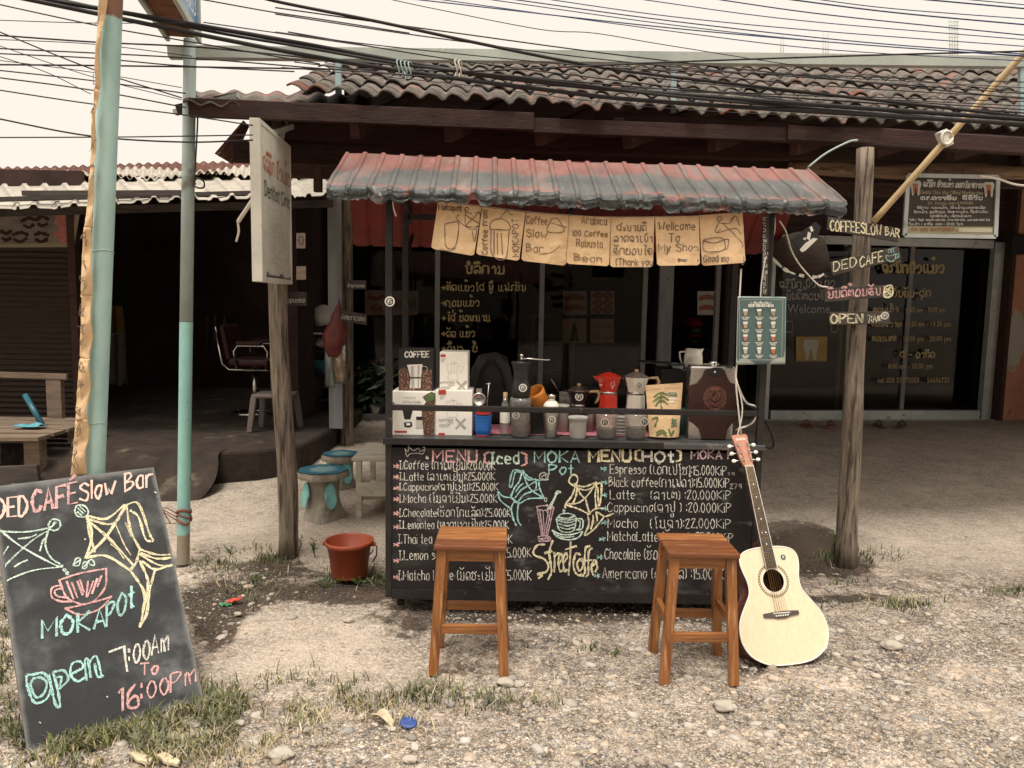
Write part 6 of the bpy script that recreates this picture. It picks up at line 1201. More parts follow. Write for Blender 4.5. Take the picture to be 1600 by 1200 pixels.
for k in range(21):
    p = xs_(tc_*k/20)
    for j in range(18): a = j/18*6.2832; mb.av(p+Vector((.0355*math.cos(a), .0355*math.sin(a), 0)), 1.0 if p.z < .16 and math.cos(a+.9) > -.2 else 0)
for k in range(20):
    for j in range(18): a = k*18+j; b2_ = k*18+(j+1) % 18; mb.af((a, b2_, b2_+18, a+18), True)
mb.obj('lower_shaft', 'pole_mint', lp, attr='rust')
f0_, f1_ = at(312, 66, 4.62), at(274, 0, 3.98); dirn = Vector((f1_.x-f0_.x, f1_.y-f0_.y, 0)).normalized(); sideL = Vector((dirn.y, -dirn.x, 0)); sideL = sideL if sideL.x < 0 else -sideL; zb = f0_.z; f0_ = Vector((f0_.x, f0_.y, zb))
ctr = f0_+dirn*.75+sideL*.088+Vector((0, 0, .45)); ya = math.atan2(dirn.y, dirn.x); Rm = Matrix.Rotation(ya, 3, 'Z')
mb = MB(); mb.box(ctr, (1.5, .150, .86), Rm); o = mb.obj('light_box', 'dirty_white', lp)
mb = MB()
for sgn in (-1, 1):
    for zz in (-.43, .43): mb.box(ctr-sideL*(sgn*.085)+Vector((0, 0, zz)), (1.54, .022, .05), Rm)
    for e in (-.75, .75): mb.box(ctr-sideL*(sgn*.085)+dirn*e, (.04, .022, .86), Rm)
mb.obj('box_frame', 'steel_beam', lp, bevel=.003); mb = MB(); mb.box(ctr-Vector((0, 0, .4315)), (1.46, .145, .006), Rm); mb.obj('box_underside', 'rust_deep', lp)
plS = Plane(f0_+sideL*.006, -sideL); mb = MB(); mb.box(ctr-sideL*.0775, (1.46, .004, .82), Rm); sf = mb.obj('blue_face', 'sign_blue', lp)
UX = -dirn; base = f0_+dirn*.52+Vector((0, 0, .10))
plT = Plane(ctr-sideL*.080, -sideL); mb = MB(); L_, W_ = layout('5597 2053', .02)
for ln in L_: ribbon(mb, [ctr-sideL*.0802+UX*(.70-(W_-a)*.0165)+Vector((0, 0, -.33+b*.020)) for a, b in ln], -sideL, .014, 0)
mb.obj('number_lettering', 'print_white', lp)
mb = MB(); mb.beam(at(273, 176, 4.55), at(372, 150, 4.55), .05, .025); mb.obj('bracket', 'steel_beam', lp)
mb = MB(); q = catmull([(303, 72), (305, 140), (309, 180), (304, 280), (306, 292), (318, 293), (318, 283), (308, 279), (304, 284), (306, 288)], 6); mb.tube([at(x, y, 4.57) for x, y in q], .005, 6); tag(mb.obj('hanging_wire', 'wire_black'), 'black wire coiled into a loop beside the slim pole', 'wire')
c = xs_(at(288, 800, p2b.y).z/p2t.z); mb = MB(); random.seed(3)
for k in range(3): mb.tube([c+Vector((.038*math.cos(a+k), .038*math.sin(a+k), -.05+k*.03+.012*math.sin(a*2+k))) for a in np.linspace(0, 5.8, 22)], .005 if k % 2 else .009, 6)
for k in range(4): mb.tube(catmull([tuple(c+Vector((-.03, -.03, -.02*k))), tuple(c+Vector((-.07-.02*k, -.05, .05-.02*k+random.uniform(-.03, .03)))), tuple(c+Vector((-.10-.01*k, -.05, random.uniform(-.03, .08)))), tuple(c+Vector((-.05-.02*k, -.06, -.05+.03*k)))], 5), .003, 5)
tag(mb.obj('tied_rag', 'sandal_red'), 'faded reddish rag and wire tied round the slim pole', 'rag')
# chalkboard
BW = (A1-A0).length; v_ = (T1-A1); v_ = v_ - u_*v_.dot(u_); BH = v_.length; v_.normalize(); n_ = u_.cross(v_).normalized()
if n_.y > 0: n_ = -n_
bd = thing('chalkboard', 'big leaning chalkboard lettered Ded Cafe Slow Bar, open 7 to 16', 'chalkboard', (A0+A1)/2); mb = MB()
for off, i in ((0, 0),):
    mb.grid(lambda a, b: A0+u_*(BW*a)+v_*(BH*b)+n_*.0, 40, 60, True, lambda a, b: 1.15-min(a, 1-a, b, 1-b)*18)
mb.obj('face', 'board_black', bd, attr='edge'); mb = MB(); mb.prism([A0-n_*.0015, A0+u_*BW-n_*.0015, A0+u_*BW+v_*BH-n_*.0015, A0+v_*BH-n_*.0015], -n_*.012); mb.obj('backing', 'plank_dark', bd)
PB = Plane(A0, n_); C5 = (0, 700, 1/2.4)
def bdraw(mat, items, wd=.0085, name='chalk_lettering'):
    mb = MB()
    for it in items:
        if isinstance(it, list): ink(mb, [it], PB, wd, .002, C5)
        else: write(mb, *it[:5], PB, wd if len(it) < 7 else it[6], C5, y1=it[5], off=.002)
    for i, q in enumerate(mb.v):
        p = Vector(q); a = (p-A0).dot(u_); k = max(.012, min(BW-.008, a))-a; mb.v[i] = tuple(p+u_*k)
    mb.obj(name, mat, bd)
chalkP = M('chalk_peach', (.80, .55, .47), .95, .1, 90, (1, 1, 1), [((.12, .11, .11), 380, .54, .64, (1, 1, 1), .7)], .2, 400, island=.1)
bdraw('chalk_peach', [('DED', -14, 262, 102, 72, 250, .0095)]); bdraw('chalk_pink', [('CAFÉ', 122, 240, 288, 78, 205, .0115)]); bdraw('chalk_peach', [('Slow Bar', 300, 200, 572, 66, 140, .0085)])
bdraw('chalk_yellow', [[(330, 255), (400, 265), (465, 215), (475, 220)], [(325, 265), (420, 285), (470, 225)], [(470, 215), (400, 330), (320, 410)], [(330, 262), (345, 330), (322, 412)], [(325, 255), (335, 320), (355, 390)], [(340, 280), (420, 350), (500, 440)], [(325, 410), (400, 405), (490, 460)], [(475, 220), (490, 310), (525, 380)], [(525, 380), (510, 430), (490, 455)], [(475, 212), (520, 210), (560, 320), (575, 345)], [(490, 235), (520, 260), (545, 340), (572, 350)], [(490, 460), (540, 540), (535, 620), (525, 670)], [(525, 670), (550, 620), (560, 540), (580, 460)], [(525, 425), (555, 500), (545, 580)], [(525, 400), (600, 440), (665, 435)], [(525, 380), (590, 400), (655, 398)], [(530, 395), (590, 415), (650, 410)], [(535, 425), (580, 455), (640, 440)]], .0088, 'chalk_drawing')
bdraw('chalk_yellow', [[(435, 290), (465, 360), (490, 400)], [(415, 360), (440, 380), (465, 415)], [(470, 280), (490, 330)]], .004, 'chalk_drawing')
bdraw('chalk_mint', [[(280, 235), (290, 215), (318, 218), (332, 240), (318, 258), (290, 255), (280, 235)], [(292, 225), (312, 245)], [(300, 220), (320, 238)], [(290, 240), (305, 252)], [(0, 312), (90, 315), (180, 300), (210, 280)], [(0, 308), (80, 370), (210, 440), (235, 440)], [(190, 305), (130, 340), (60, 400), (0, 460)], [(185, 295), (170, 360), (190, 410), (225, 435)], [(180, 290), (195, 268), (222, 272), (225, 295), (205, 310), (182, 300)], [(205, 275), (195, 295)], [(235, 445), (120, 460), (15, 500)], [(15, 490), (5, 510), (0, 520)], [(20, 505), (35, 580), (25, 650), (5, 672)], [(70, 340), (110, 335), (135, 325)], [(150, 385), (160, 350), (172, 335)], [(55, 445), (75, 432), (102, 420)], [(0, 400), (30, 370)], [(0, 545), (8, 570), (0, 590)]], .0058, 'chalk_drawing')
bdraw('chalk_mint', [[(275, 440), (285, 415), (302, 415), (295, 440), (275, 440)], [(308, 450), (315, 428), (327, 432), (322, 452), (308, 450)], [(330, 425), (345, 418), (355, 438), (340, 438), (330, 425)], [(238, 455), (244, 452), (246, 460), (239, 462), (238, 455)], [(248, 468), (254, 465), (256, 473), (249, 474), (248, 468)], [(278, 435), (300, 420)], [(312, 448), (324, 436)]], .005, 'chalk_drawing')
bdraw('chalk_pink', [[(222, 495), (300, 470), (398, 452)], [(222, 495), (250, 560), (300, 585)], [(398, 452), (395, 520), (350, 575), (300, 588)], [(225, 515), (195, 525), (195, 560), (230, 575), (270, 575)], [(235, 525), (205, 535), (215, 555), (255, 562)], [(245, 602), (300, 625), (370, 605), (418, 558)], [(245, 602), (300, 590), (380, 570), (418, 556)], [(250, 500), (275, 565)], [(290, 500), (310, 550)], [(300, 495), (315, 540)], [(330, 500), (325, 560), (350, 500)], [(365, 490), (345, 545)], [(380, 480), (365, 520)], [(270, 505), (290, 560)]], .0062, 'chalk_drawing')
bdraw('chalk_teal', [('MOKA', 158, 712, 395, 68, 668, .0095), ('POt', 400, 668, 500, 78, 590, .0085)])
bdraw('chalk_teal', [[(120, 850), (100, 855), (105, 900), (130, 955), (175, 940), (190, 890), (165, 845), (120, 850)], [(125, 865), (115, 890), (135, 935), (165, 920), (175, 880), (150, 860), (125, 865)], [(185, 850), (195, 910), (210, 965), (225, 965), (215, 900), (200, 845)], [(200, 840), (240, 835), (255, 870), (220, 905)], [(210, 860), (230, 860), (225, 890)], [(262, 850), (310, 825), (300, 800), (270, 810), (265, 850), (290, 875), (320, 860)], [(275, 845), (300, 830)], [(325, 870), (318, 800), (330, 795), (340, 860)], [(330, 810), (360, 780), (380, 850), (385, 855), (365, 855), (355, 810)]], .0075)
bdraw('chalk_white', [[(410, 764), (466, 744)], [(466, 744), (470, 790), (477, 836)], (':', 484, 806, 500, 62, 800), ('00', 502, 808, 562, 66, 785, .0065), ('Am', 568, 778, 632, 72, 756, .0065)], .0075)
bdraw('chalk_pink', [('To', 528, 852, 592, 42, 846), ('16', 448, 990, 520, 84, 968, .009), (':', 530, 950, 550, 80, 935), ('00', 554, 936, 632, 58, 918, .0065), ('Pm', 640, 915, 735, 66, 875, .0065)], .0075)
bdraw('chalk_white', [[(148, 1028), (152, 1031)], [(400, 932), (404, 934)], [(580, 165), (588, 168)], [(592, 180), (600, 184)], [(330, 320), (333, 322)], [(318, 340), (320, 343)]], .004, 'chalk_dot')
# bucket
c = gd(546, 899); t = thing('bucket', 'red plastic bucket with wire handle standing on the concrete left of the cart', 'bucket', c); mb = MB(); r1, r0, h = .128, .094, .205
mb.lathe([(r0, 0), (r0+.002, .006), (r1-.006, h-.03), (r1, h-.028), (r1+.006, h-.02), (r1+.008, h), (r1+.002, h+.002), (r1-.004, h-.006), (r0-.004, .01), (0, .008)], c, 40); mb.obj('body', 'bucket_red', t)
mb = MB(); mb.tube([c+Vector((r1*math.cos(a)*1.06, -.02-.10*math.sin(a)*.3-.04*math.sin(a), h-.03-.1*abs(math.sin(a))**.8*.9)) for a in np.linspace(-.15, -1.0, 8)], .0035, 6); mb.tube([c+Vector((r1*1.05, 0, h-.02)), c+Vector((r1*1.22, -.01, h-.03)), c+Vector((r1*1.22, -.02, h-.08)), c+Vector((r1*1.05, -.03, h-.115))], .004, 6); mb.obj('handle', 'black_plastic', t)
mb = MB(); [mb.box(c+Vector((s_*(r1+.008), 0, h-.022)), (.02, .03, .02)) for s_ in (-1, 1)]; mb.obj('lug', 'bucket_red', t, bevel=.003)
# stools
def stool(cx, cy, wd, dp, label, dark=False):
    z0 = float(gz(np.array([cx]), np.array([cy]))[0]); z0 = 0.0; H = .547; t = thing('bar_stool', label, 'stool', (cx, cy, z0), 'teak stools in front of the cart')
    nb_ = 3; pw = dp/nb_
    for k in range(nb_): mb = MB(); mb.box((cx, cy-dp/2+pw*(k+.5), H-.011), (wd, pw-.0006, .022)); mb.obj('seat', 'teak_dark' if k == 0 or (dark and k == 1) else 'teak_seat', t, bevel=.006)
    tx, ty, bx_, by = wd/2-.032, dp/2-.036, wd/2-.002, dp/2-.004
    for sx in (-1, 1):
        for sy in (-1, 1): mb = MB(); mb.beam((cx+sx*bx_, cy+sy*by, z0-.01), (cx+sx*tx, cy+sy*ty, H-.022), .040, .036, Vector((0, 1, 0))); mb.obj('leg', 'teak_vert', t, bevel=.003)
    for sy in (-1, 1):
        mb = MB(); mb.box((cx, cy+sy*(ty-.002), H-.049), (2*tx-.034, .020, .05)); mb.obj('apron', 'teak_across', t, bevel=.002)
        k = .36; mb = MB(); mb.box((cx, cy+sy*(by+(ty-by)*k), .188), (2*(bx_+(tx-bx_)*k)-.036, .022, .038)); mb.obj('stretcher', 'teak_across', t, bevel=.003)
    for sx in (-1, 1):
        mb = MB(); mb.box((cx+sx*(tx-.002), cy, H-.049), (.020, 2*ty-.034, .05)); mb.obj('apron', 'teak_deep', t, bevel=.002)
        k = .44; mb = MB(); mb.box((cx+sx*(bx_+(tx-bx_)*k), cy, .245), (.022, 2*(by+(ty-by)*k)-.036, .038)); mb.obj('stretcher', 'teak_deep', t, bevel=.003)
    return t
stool(at(737, 850, 3.21).x, 3.222, .300, .283, 'teak stool in front of the iced menu, seat striped light and dark'); stool(at(1090, 850, 3.18).x-.004, 3.180, .292, .28, 'teak stool beside the guitar, with a darker glossy seat', True)
# guitar
GB, GT = gd(1237, 1038), at(1158, 676, 3.68); ax = (GT-GB); GLN = ax.length; ax.normalize(); nn = Vector((.20, -1, 0)); nn = (nn-ax*nn.dot(ax)).normalized(); lat = ax.cross(nn).normalized(); lat = lat if lat.x > 0 else -lat
def G(s_, t_, n_=0.0): return GB+ax*s_+lat*t_+nn*n_
gt = thing('guitar', 'acoustic guitar with pale spruce top leaning against the cart', 'guitar', GB)
half = [(0, .0), (.002, .06), (.015, .12), (.05, .176), (.10, .204), (.15, .208), (.20, .196), (.25, .166), (.30, .132), (.335, .124), (.37, .127), (.41, .138), (.45, .142), (.48, .130), (.497, .10), (.505, .05), (.506, 0)]
hc = catmull(half, 4); outl = hc + [(a, -b) for a, b in hc[::-1][1:-1]]
SH, SR = .357, .050
mb = MB(); n_o = len(outl)                      # top with a real sound hole
hole = [(SH+SR*math.cos(a), SR*math.sin(a)) for a in np.linspace(0, 6.2832, n_o+1)[:-1]]
angs = [math.atan2(b, a-SH) % 6.2832 for a, b in outl]
rngs = [(0.0), 1.0]
for a, b in outl: mb.av(G(a, b))
for (a, b), th in zip(outl, angs): mb.av(G(SH+SR*math.cos(th), SR*math.sin(th)))
for k in range(n_o): a = k; b = (k+1) % n_o; mb.af((a, b, b+n_o, a+n_o))
mb.obj('top', 'spruce', gt)
mb = MB()
for a, b in outl: mb.av(G(a, b, -.0004))
for a, b in outl: mb.av(G(a, b, -.100))
for k in range(n_o): a = k; b = (k+1) % n_o; mb.af((a, b, b+n_o, a+n_o), True)
mb.af(range(2*n_o-1, n_o-1, -1)); mb.obj('sides', 'mahogany', gt)
mb = MB(); mb.tube([G(a, b, -.001) for a, b in outl+outl[:1]], .0035, 6, False); mb.obj('binding', 'ivory', gt)
for r, w_, m_ in ((.0535, .0030, 'ivory'), (.0665, .0018, 'mahogany'), (.0735, .0016, 'mahogany')): mb = MB(); ribbon(mb, [G(SH+r*math.cos(a), r*math.sin(a), .0008) for a in np.linspace(0, 6.2832, 49)], nn, w_, 0); mb.obj('rosette', m_, gt)
mb = MB(); [ribbon(mb, [G(SH+.0655*math.cos(a), .0655*math.sin(a), .0012), G(SH+.0725*math.cos(a), .0725*math.sin(a), .0012)], nn, .0035, 0) for a in np.linspace(0, 6.2832, 41)[:-1]]; mb.obj('rosette_dots', 'mahogany', gt)
mb = MB(); br = [(-.085, .004), (-.085, -.012), (-.04, -.016), (-.02, -.022), (.02, -.022), (.04, -.016), (.085, -.012), (.085, .004), (.03, .008), (-.03, .008)]; mb.prism([G(.215+b, a, .0005) for a, b in br], nn*.008); bg_ = mb.obj('bridge', 'fretboard', gt, bevel=.0015)
mb = MB(); mb.beam(G(.216, -.04, .010), G(.214, .04, .010), .004, .004); mb.obj('saddle', 'ivory', bg_); mb = MB(); [mb.lathe([(.0042, 0), (.0038, .003), (0, .005)], G(.204, -.028+k*.0112, .0085), 10, Matrix((lat, -ax, nn)).transposed()) for k in range(6)]; mb.obj('pins', 'ivory', bg_)
NK0, NK1 = .413, .885; SL = .645
def nwd(s_): return .0285+(.0215-.0285)*(s_-NK0)/(NK1-NK0)
mb = MB(); mb.prism([G(NK0, -nwd(NK0), .002), G(NK0, nwd(NK0), .002), G(NK1, nwd(NK1), .002), G(NK1, -nwd(NK1), .002)], nn*.007); fb2 = mb.obj('fretboard', 'fretboard', gt)
mb = MB(); mb.prism([G(.50, -.022, .001), G(.50, .022, .001), G(NK1, .0205, .001), G(NK1, -.0205, .001)], nn*-.02); mb.prism([G(.495, -.026, -.001), G(.495, .026, -.001), G(.54, .02, -.001), G(.54, -.02, -.001)], nn*-.09); mb.obj('neck', 'mahogany', gt, bevel=.006)
mb = MB()
for k in range(1, 21):
    s_ = NK1-SL*(1-2**(-k/12))
    if s_ > NK0+.003: mb.beam(G(s_, -nwd(s_), .0095), G(s_, nwd(s_), .0095), .0022, .0016)
mb.obj('frets', 'chrome', fb2); mb = MB(); [ribbon(mb, [G(NK0, e*(nwd(NK0)-.001), .0097), G(NK1, e*(nwd(NK1)-.001), .0097)], nn, .0022, 0) for e in (-1, 1)]; mb.obj('binding', 'ivory', fb2)
mb = MB()
for k in (3, 5, 7, 9, 12, 15):
    s_ = NK1-SL*(1-2**(-(k-.5)/12))
    for e in ((-.010, .010) if k == 12 else (0,)): x, y = lat, ax; c_ = G(s_, e, .0096); mb.poly([c_+(x*math.cos(a)+y*math.sin(a))*.0036 for a in np.linspace(0, 6.28, 13)[:-1]])
mb.obj('dots', 'ivory', fb2); mb = MB(); mb.beam(G(NK1+.002, -.0215, .008), G(NK1+.002, .0215, .008), .005, .008); mb.obj('nut', 'ivory', gt)
hd = [(NK1+.004, .0215), (NK1+.03, .030), (NK1+.12, .036), (GLN-.008, .040), (GLN, .030), (GLN-.003, -.030), (GLN-.008, -.040), (NK1+.12, -.036), (NK1+.03, -.030), (NK1+.004, -.0215)]
def HG(s_, t_, n_=0): return G(s_, t_, n_-(s_-NK1)*.16)
mb = MB(); mb.prism([HG(a, b, .004) for a, b in hd], nn*-.016); hs_ = mb.obj('headstock', 'headstock', gt, bevel=.002)
mb = MB(); mb2 = MB(); mb3 = MB()
for e in (-1, 1):
    for k in range(3):
        s_ = NK1+.035+k*.038; p = HG(s_, e*(.021+k*.002), .0045); x, y = lat, ax; Rr = Matrix((lat, -ax, nn)).transposed(); mb.lathe([(.008, 0), (.008, .002), (.003, .003), (.003, .010), (0, .010)], p, 14, Rr); q = HG(s_, e*.056, -.006); mb2.tube([HG(s_, e*.03, -.006), q], .0028, 8); mb3.lathe([(.004, -.006), (.0105, -.004), (.0115, 0), (.0105, .004), (.004, .006)], q+lat*(e*.006), 14, Matrix((lat, -ax, nn)).transposed(), sy=.8)
mb.obj('post', 'chrome', hs_); mb2.obj('shaft', 'chrome', hs_); mb3.obj('peg', 'ivory', hs_)
mb = MB(); L_, W_ = layout('Guanto', .05)
for ln in L_: ribbon(mb, [HG(GLN-.032+b*.0022, (a/W_-.5)*.048, .0052) for a, b in ln], nn, .0022, 0)
mb.obj('lettering', 'print_white', hs_); mb = MB()
for k in range(6):
    t0_ = -.0275+k*.011; t1_ = -.0165+k*.0066; e = -1 if k < 3 else 1; kk = (k if k < 3 else 5-k); sp = NK1+.035+kk*.038
    mb.tube([G(.214, t0_, .0125), G(NK1, t1_, .0115), HG(sp, e*(.021+kk*.002)*.93, .0075)], .0007 if k > 2 else .0010, 4)
mb.obj('strings', 'brass', gt); mb = MB(); c_ = G(.205, .165, .0008)
c_ = G(.455, .072, .0006); st_ = None; mb = MB(); mb.poly([c_+(lat*math.cos(a)+ax*math.sin(a))*.015 for a in np.linspace(0, 6.2832, 25)[:-1]]); so_ = mb.obj('sticker', 'print_pale', gt, solid=.0006); mb = MB(); mb.poly([c_+nn*.0008+(lat*math.cos(a)+ax*math.sin(a))*.0122 for a in np.linspace(0, 6.2832, 25)[:-1]]); mb.obj('emblem', 'ink_black', so_)
mb = MB(); [ribbon(mb, [c_+nn*.0016+(lat*a+ax*b)*.012 for a, b in catmull(ln, 4)], nn, .0022) for ln in ([(-.4, .3), (0, .5), (.4, .25)], [(-.3, -.1), (0, .15), (.3, -.1), (.1, -.4)], [(-.45, 0), (-.2, -.45)])]; mb.obj('emblem_mark', 'print_white', so_)
# ------------------------------------------------------------------ hanging clinic sign, signs on the right log, dentist sign
xn = at(408, 300, 3.9).x; zt, zb_ = at(400, 184, 3.9).z, at(400, 440, 3.9).z; y0_, y1_ = 3.9, 4.60; xf = (at(408, 300, y0_).x, at(456, 340, y1_).x)
t = thing('clinic_sign', 'tall white light box sign lettered Dentist Clinic in black under red Lao words', 'sign', ((xf[0]+xf[1])/2, 4.25, zb_)); fdir = Vector((xf[1]-xf[0], y1_-y0_, 0)); fl_ = fdir.length; fdir.normalize(); fn_ = Vector((fdir.y, -fdir.x, 0)); fn_ = fn_ if fn_.x > 0 else -fn_; Rf = Matrix.Rotation(math.atan2(fdir.y, fdir.x), 3, 'Z'); fo = Vector((xf[0], y0_, 0)); TH = .052; cc = fo+fdir*(fl_/2)-fn_*(TH/2)+Vector((0, 0, (zt+zb_)/2))
mb = MB(); mb.box(cc, (fl_-.03, TH-.012, zt-zb_-.03), Rf); mb.obj('panel', 'white_paint', t); mb = MB()
for e in (-1, 1): mb.box(cc+fdir*(e*(fl_/2-.012)), (.024, TH, zt-zb_), Rf); mb.box(cc+Vector((0, 0, e*((zt-zb_)/2-.012))), (fl_-.05, TH, .024), Rf)
mb.obj('frame', 'dirty_white', t, bevel=.003, attr='grime')
mb = MB(); PW = Plane(fo-fn_*.005, fn_); g_ = lambda u, v: fo-fn_*.0045+fdir*(.026+(fl_-.052)*u)+Vector((0, 0, zb_+.026+(zt-zb_-.052)*v)); mb.grid(g_, 24, 40, True, lambda u, v: .75*math.exp(-v/.09)*(u > .1)); mb.obj('face', 'dirty_white', t, attr='grime')
def wside(text, u0, u1, z, h, wd, mat, printed_=False):
    mb = MB(); L_, W_ = layout(text, .03)
    for ln in L_: ribbon(mb, [fo+fn_*.0003+fdir*(u0+(u1-u0)*a/W_)+Vector((0, 0, z+b/6*h)) for a, b in ln], fn_, wd, 0)
    mb.obj('lettering', mat, t)
wside('ຄລີນິກ ປົວແຂ້ວ', .06, fl_-.04, zt-.235, .075, .009, 'orange_text'); wside('Dentist Clinic', .075, fl_-.05, zt-.36, .07, .0085, 'ink_black')
mb = MB()
for k in range(16): z = zb_+.1+k*.03; ribbon(mb, [fo+fn_*.0002+fdir*(.1+random.uniform(0, .2)+q*.06)+Vector((0, 0, z+.012*math.sin(q+k)-q*.006)) for q in range(6)], fn_, .0018, .1)
mb.obj('hairline_cracks', 'print_grey', t)
mb = MB(); mb.beam(cc+Vector((0, 0, (zt-zb_)/2)), cc+Vector((.02, .3, (zt-zb_)/2+.1)), .03, .03); mb.cyl(cc+fdir*.2+Vector((0, 0, (zt-zb_)/2-.02)), cc+fdir*.25+Vector((0, .1, (zt-zb_)/2+.16)), .012, n=8); mb.obj('bracket', 'steel_beam', t)
mb = MB(); q = catmull([(396, 310), (385, 327), (373, 345), (372, 350), (373, 362), (369, 378)], 5); mb.tube([at(x, y, 4.1) for x, y in q], [.011 if k < 12 else .006 for k in range(len(q))], 8); tag(mb.obj('lamp_arm', 'white_cable'), 'bent white tube with cable sticking out left of the clinic sign', 'tube')
def plank(name, label, cn, Y, matb, thick=.016, cat='sign'):
    pl = YP(Y); c = [pl.px(1180+x*.275, 230+y*.275) for x, y in cn]; t = thing(name, label, cat, (c[0]+c[2])/2, 'hand lettered signs on the right log post'); g_ = patch(c[3], c[2], c[1], c[0]); mb = MB(); mb.prism([c[3], c[2], c[1], c[0]], (0, thick, 0)); mb.obj('board', matb, t, bevel=.002); return t, pl
Ys = b2.y-.10
t, pl = plank('direction_board', 'dark plank lettered COFFEE SLOW BAR, tilted down to the right', [(415, 395), (826, 460), (812, 538), (410, 470)], Ys, 'plank_dark'); mb = MB(); write(mb, 'COFFEESLOW', 428, 470, 715, 58, pl, .0080, B, y1=500); write(mb, 'BAR', 740, 502, 818, 46, pl, .0075, B, y1=512); mb.obj('lettering', 'chalk_yellow', t)
t, pl = plank('direction_board', 'dark plank lettered DED CAFE with a drawn cup, tilted up to the right', [(425, 655), (815, 562), (832, 635), (440, 730)], Ys-.02, 'plank_dark'); mb = MB(); write(mb, 'DED', 445, 708, 575, 52, pl, .0075, B, y1=676); write(mb, 'CAFE', 596, 678, 725, 56, pl, .0075, B, y1=644); ink(mb, [[(702, 596), (718, 588)]], pl, .006, .0016, B); mb.obj('lettering', 'chalk_yellow', t); mb = MB(); ink(mb, [[(742, 615), (750, 640), (775, 648), (795, 635), (800, 608)], [(742, 615), (770, 618), (800, 606)], [(800, 610), (815, 605), (812, 625), (798, 632)], [(760, 600), (755, 590), (762, 580)], [(775, 598), (770, 588), (777, 575)], [(788, 596), (783, 585), (790, 572)]], pl, .0045, .0016, B); mb.obj('cup_drawing', 'chalk_teal', t)
t, pl = plank('direction_board', 'dark plank with pink Lao welcome lettering above the open sign', [(393, 803), (782, 780), (784, 848), (396, 880)], Ys, 'plank_dark'); mb = MB(); write(mb, 'ຍິນດີຕ້ອນຮັບ', 415, 858, 710, 46, pl, .0070, B, y1=838, jit=.06); mb.obj('lettering', 'chalk_pink', t); mb = MB(); ink(mb, [[(735, 795), (775, 785), (778, 840), (735, 850), (735, 795)], [(745, 805), (770, 820), (745, 840)], [(770, 795), (750, 815), (772, 838)], [(740, 825), (765, 800)]], pl, .009, .0016, B); mb.obj('square_drawing', 'chalk_yellow', t)
t, pl = plank('direction_board', 'lowest dark plank lettered OPEN 7 AM on the log post', [(422, 937), (766, 932), (766, 1003), (425, 1010)], Ys, 'plank_dark'); mb = MB()
for dx in (0, 7): write(mb, 'OPEN', 428+dx, 998, 605+dx, 50, pl, .0058, B, jit=.05)
write(mb, '7:Am', 640, 1000, 715, 42, pl, .0058, B, y1=985); mb.obj('lettering', 'chalk_yellow', t); sticker(1180+737*.275, 230+957*.275, .022, pl, .002, t)
# nails holding the planks into the log
YD = 4.88; pl = YP(YD); c = [pl.px(x, y) for x, y in ((1413, 368), (1555, 370), (1559, 277), (1419, 274))]; t = thing('dentist_sign', 'dark framed dentist clinic sign with two teeth, hung from the log beam', 'sign', (c[0]+c[1])/2); mb = MB(); mb.prism([p+Vector((0, .004, 0)) for p in c], (0, .02, 0)); mb.obj('panel', 'sign_brown', t)
mb = MB(); [mb.beam(c[k], c[(k+1) % 4], .024, .016, Vector((0, 1, 0))) for k in range(4)]; mb.obj('frame', 'alu', t)
CS = (1400, 260, .125); fill(t, 'sign_khaki', [[(130, 745), (1212, 755), (1210, 850), (125, 840)]], pl, CS, .0, 'phone_band'); fill(t, 'sign_cream', [[(785, 768), (1205, 772), (1203, 826), (783, 818)]], pl, CS, .002, 'blank_patch')
mb = MB(); tooth(mb, 1400+246*.125, 260+262*.125, 15, pl, .002); mb.obj('tooth', 'tooth', t); mb = MB(); tooth(mb, 1400+1160*.125, 260+280*.125, 15, pl, .002); mb.obj('tooth', 'tooth', t); mb = MB()
for x, y in ((246, 262), (1160, 280)): ink(mb, [[(x-28, y-40), (x+28, y-40), (x+24, y-10), (x-24, y-10), (x-28, y-40)], [(x-22, y-30), (x+22, y-22)], [(x-18, y-10), (x-22, y+60)], [(x+18, y-10), (x+22, y+60)]], pl, .010, .003, CS, False)
mb.obj('tooth_root', 'rust_text', t)
mb = MB(); write(mb, 'ຄຣີນິກ ປົວແຂ້ວ ນອກໂມງການ', 335, 250, 1072, 62, pl, .0072, CS, y1=268, slant=2.5, off=.0025, jit=.03); write(mb, 'ດຣ.ດວງຈັນ  ສີລິວັນ', 312, 415, 1078, 40, pl, .0080, CS, off=.0025, jit=.03)
for s_, x, y, x1, h, w_ in (('ບໍລິການ  ຖອນແຂ້ວ, ໃສ່ແຂ້ວແບບທຸກຊະນິດ', 262, 528, 1112, 24, .0036), ('ອັດແຂ້ວ, ຂູດຫີນປູນ, ຄັດຮາກແຂ້ວ, ປິ່ນປົວເຫັນ', 225, 580, 1140, 24, .0036), ('ແຂ້ວຍັກແສບ, ເຟືອງແຂ້ວຍາວ', 425, 632, 938, 24, .0036), ('ວັນຈັນ - ວັນສຸກ  ຕອນເຊົ້າ 6:00-8:00 , ສວາຍ 11:30-13:30 , ແລງ 16:00-20:00 ໂມງ', 165, 680, 1172, 22, .0028), ('ວັນເສົາ - ອາທິດ  6:00 - 20:00 ໂມງ', 158, 734, 832, 26, .0032)): write(mb, s_, x, y, x1, h, pl, w_, CS, off=.0025, jit=.03)
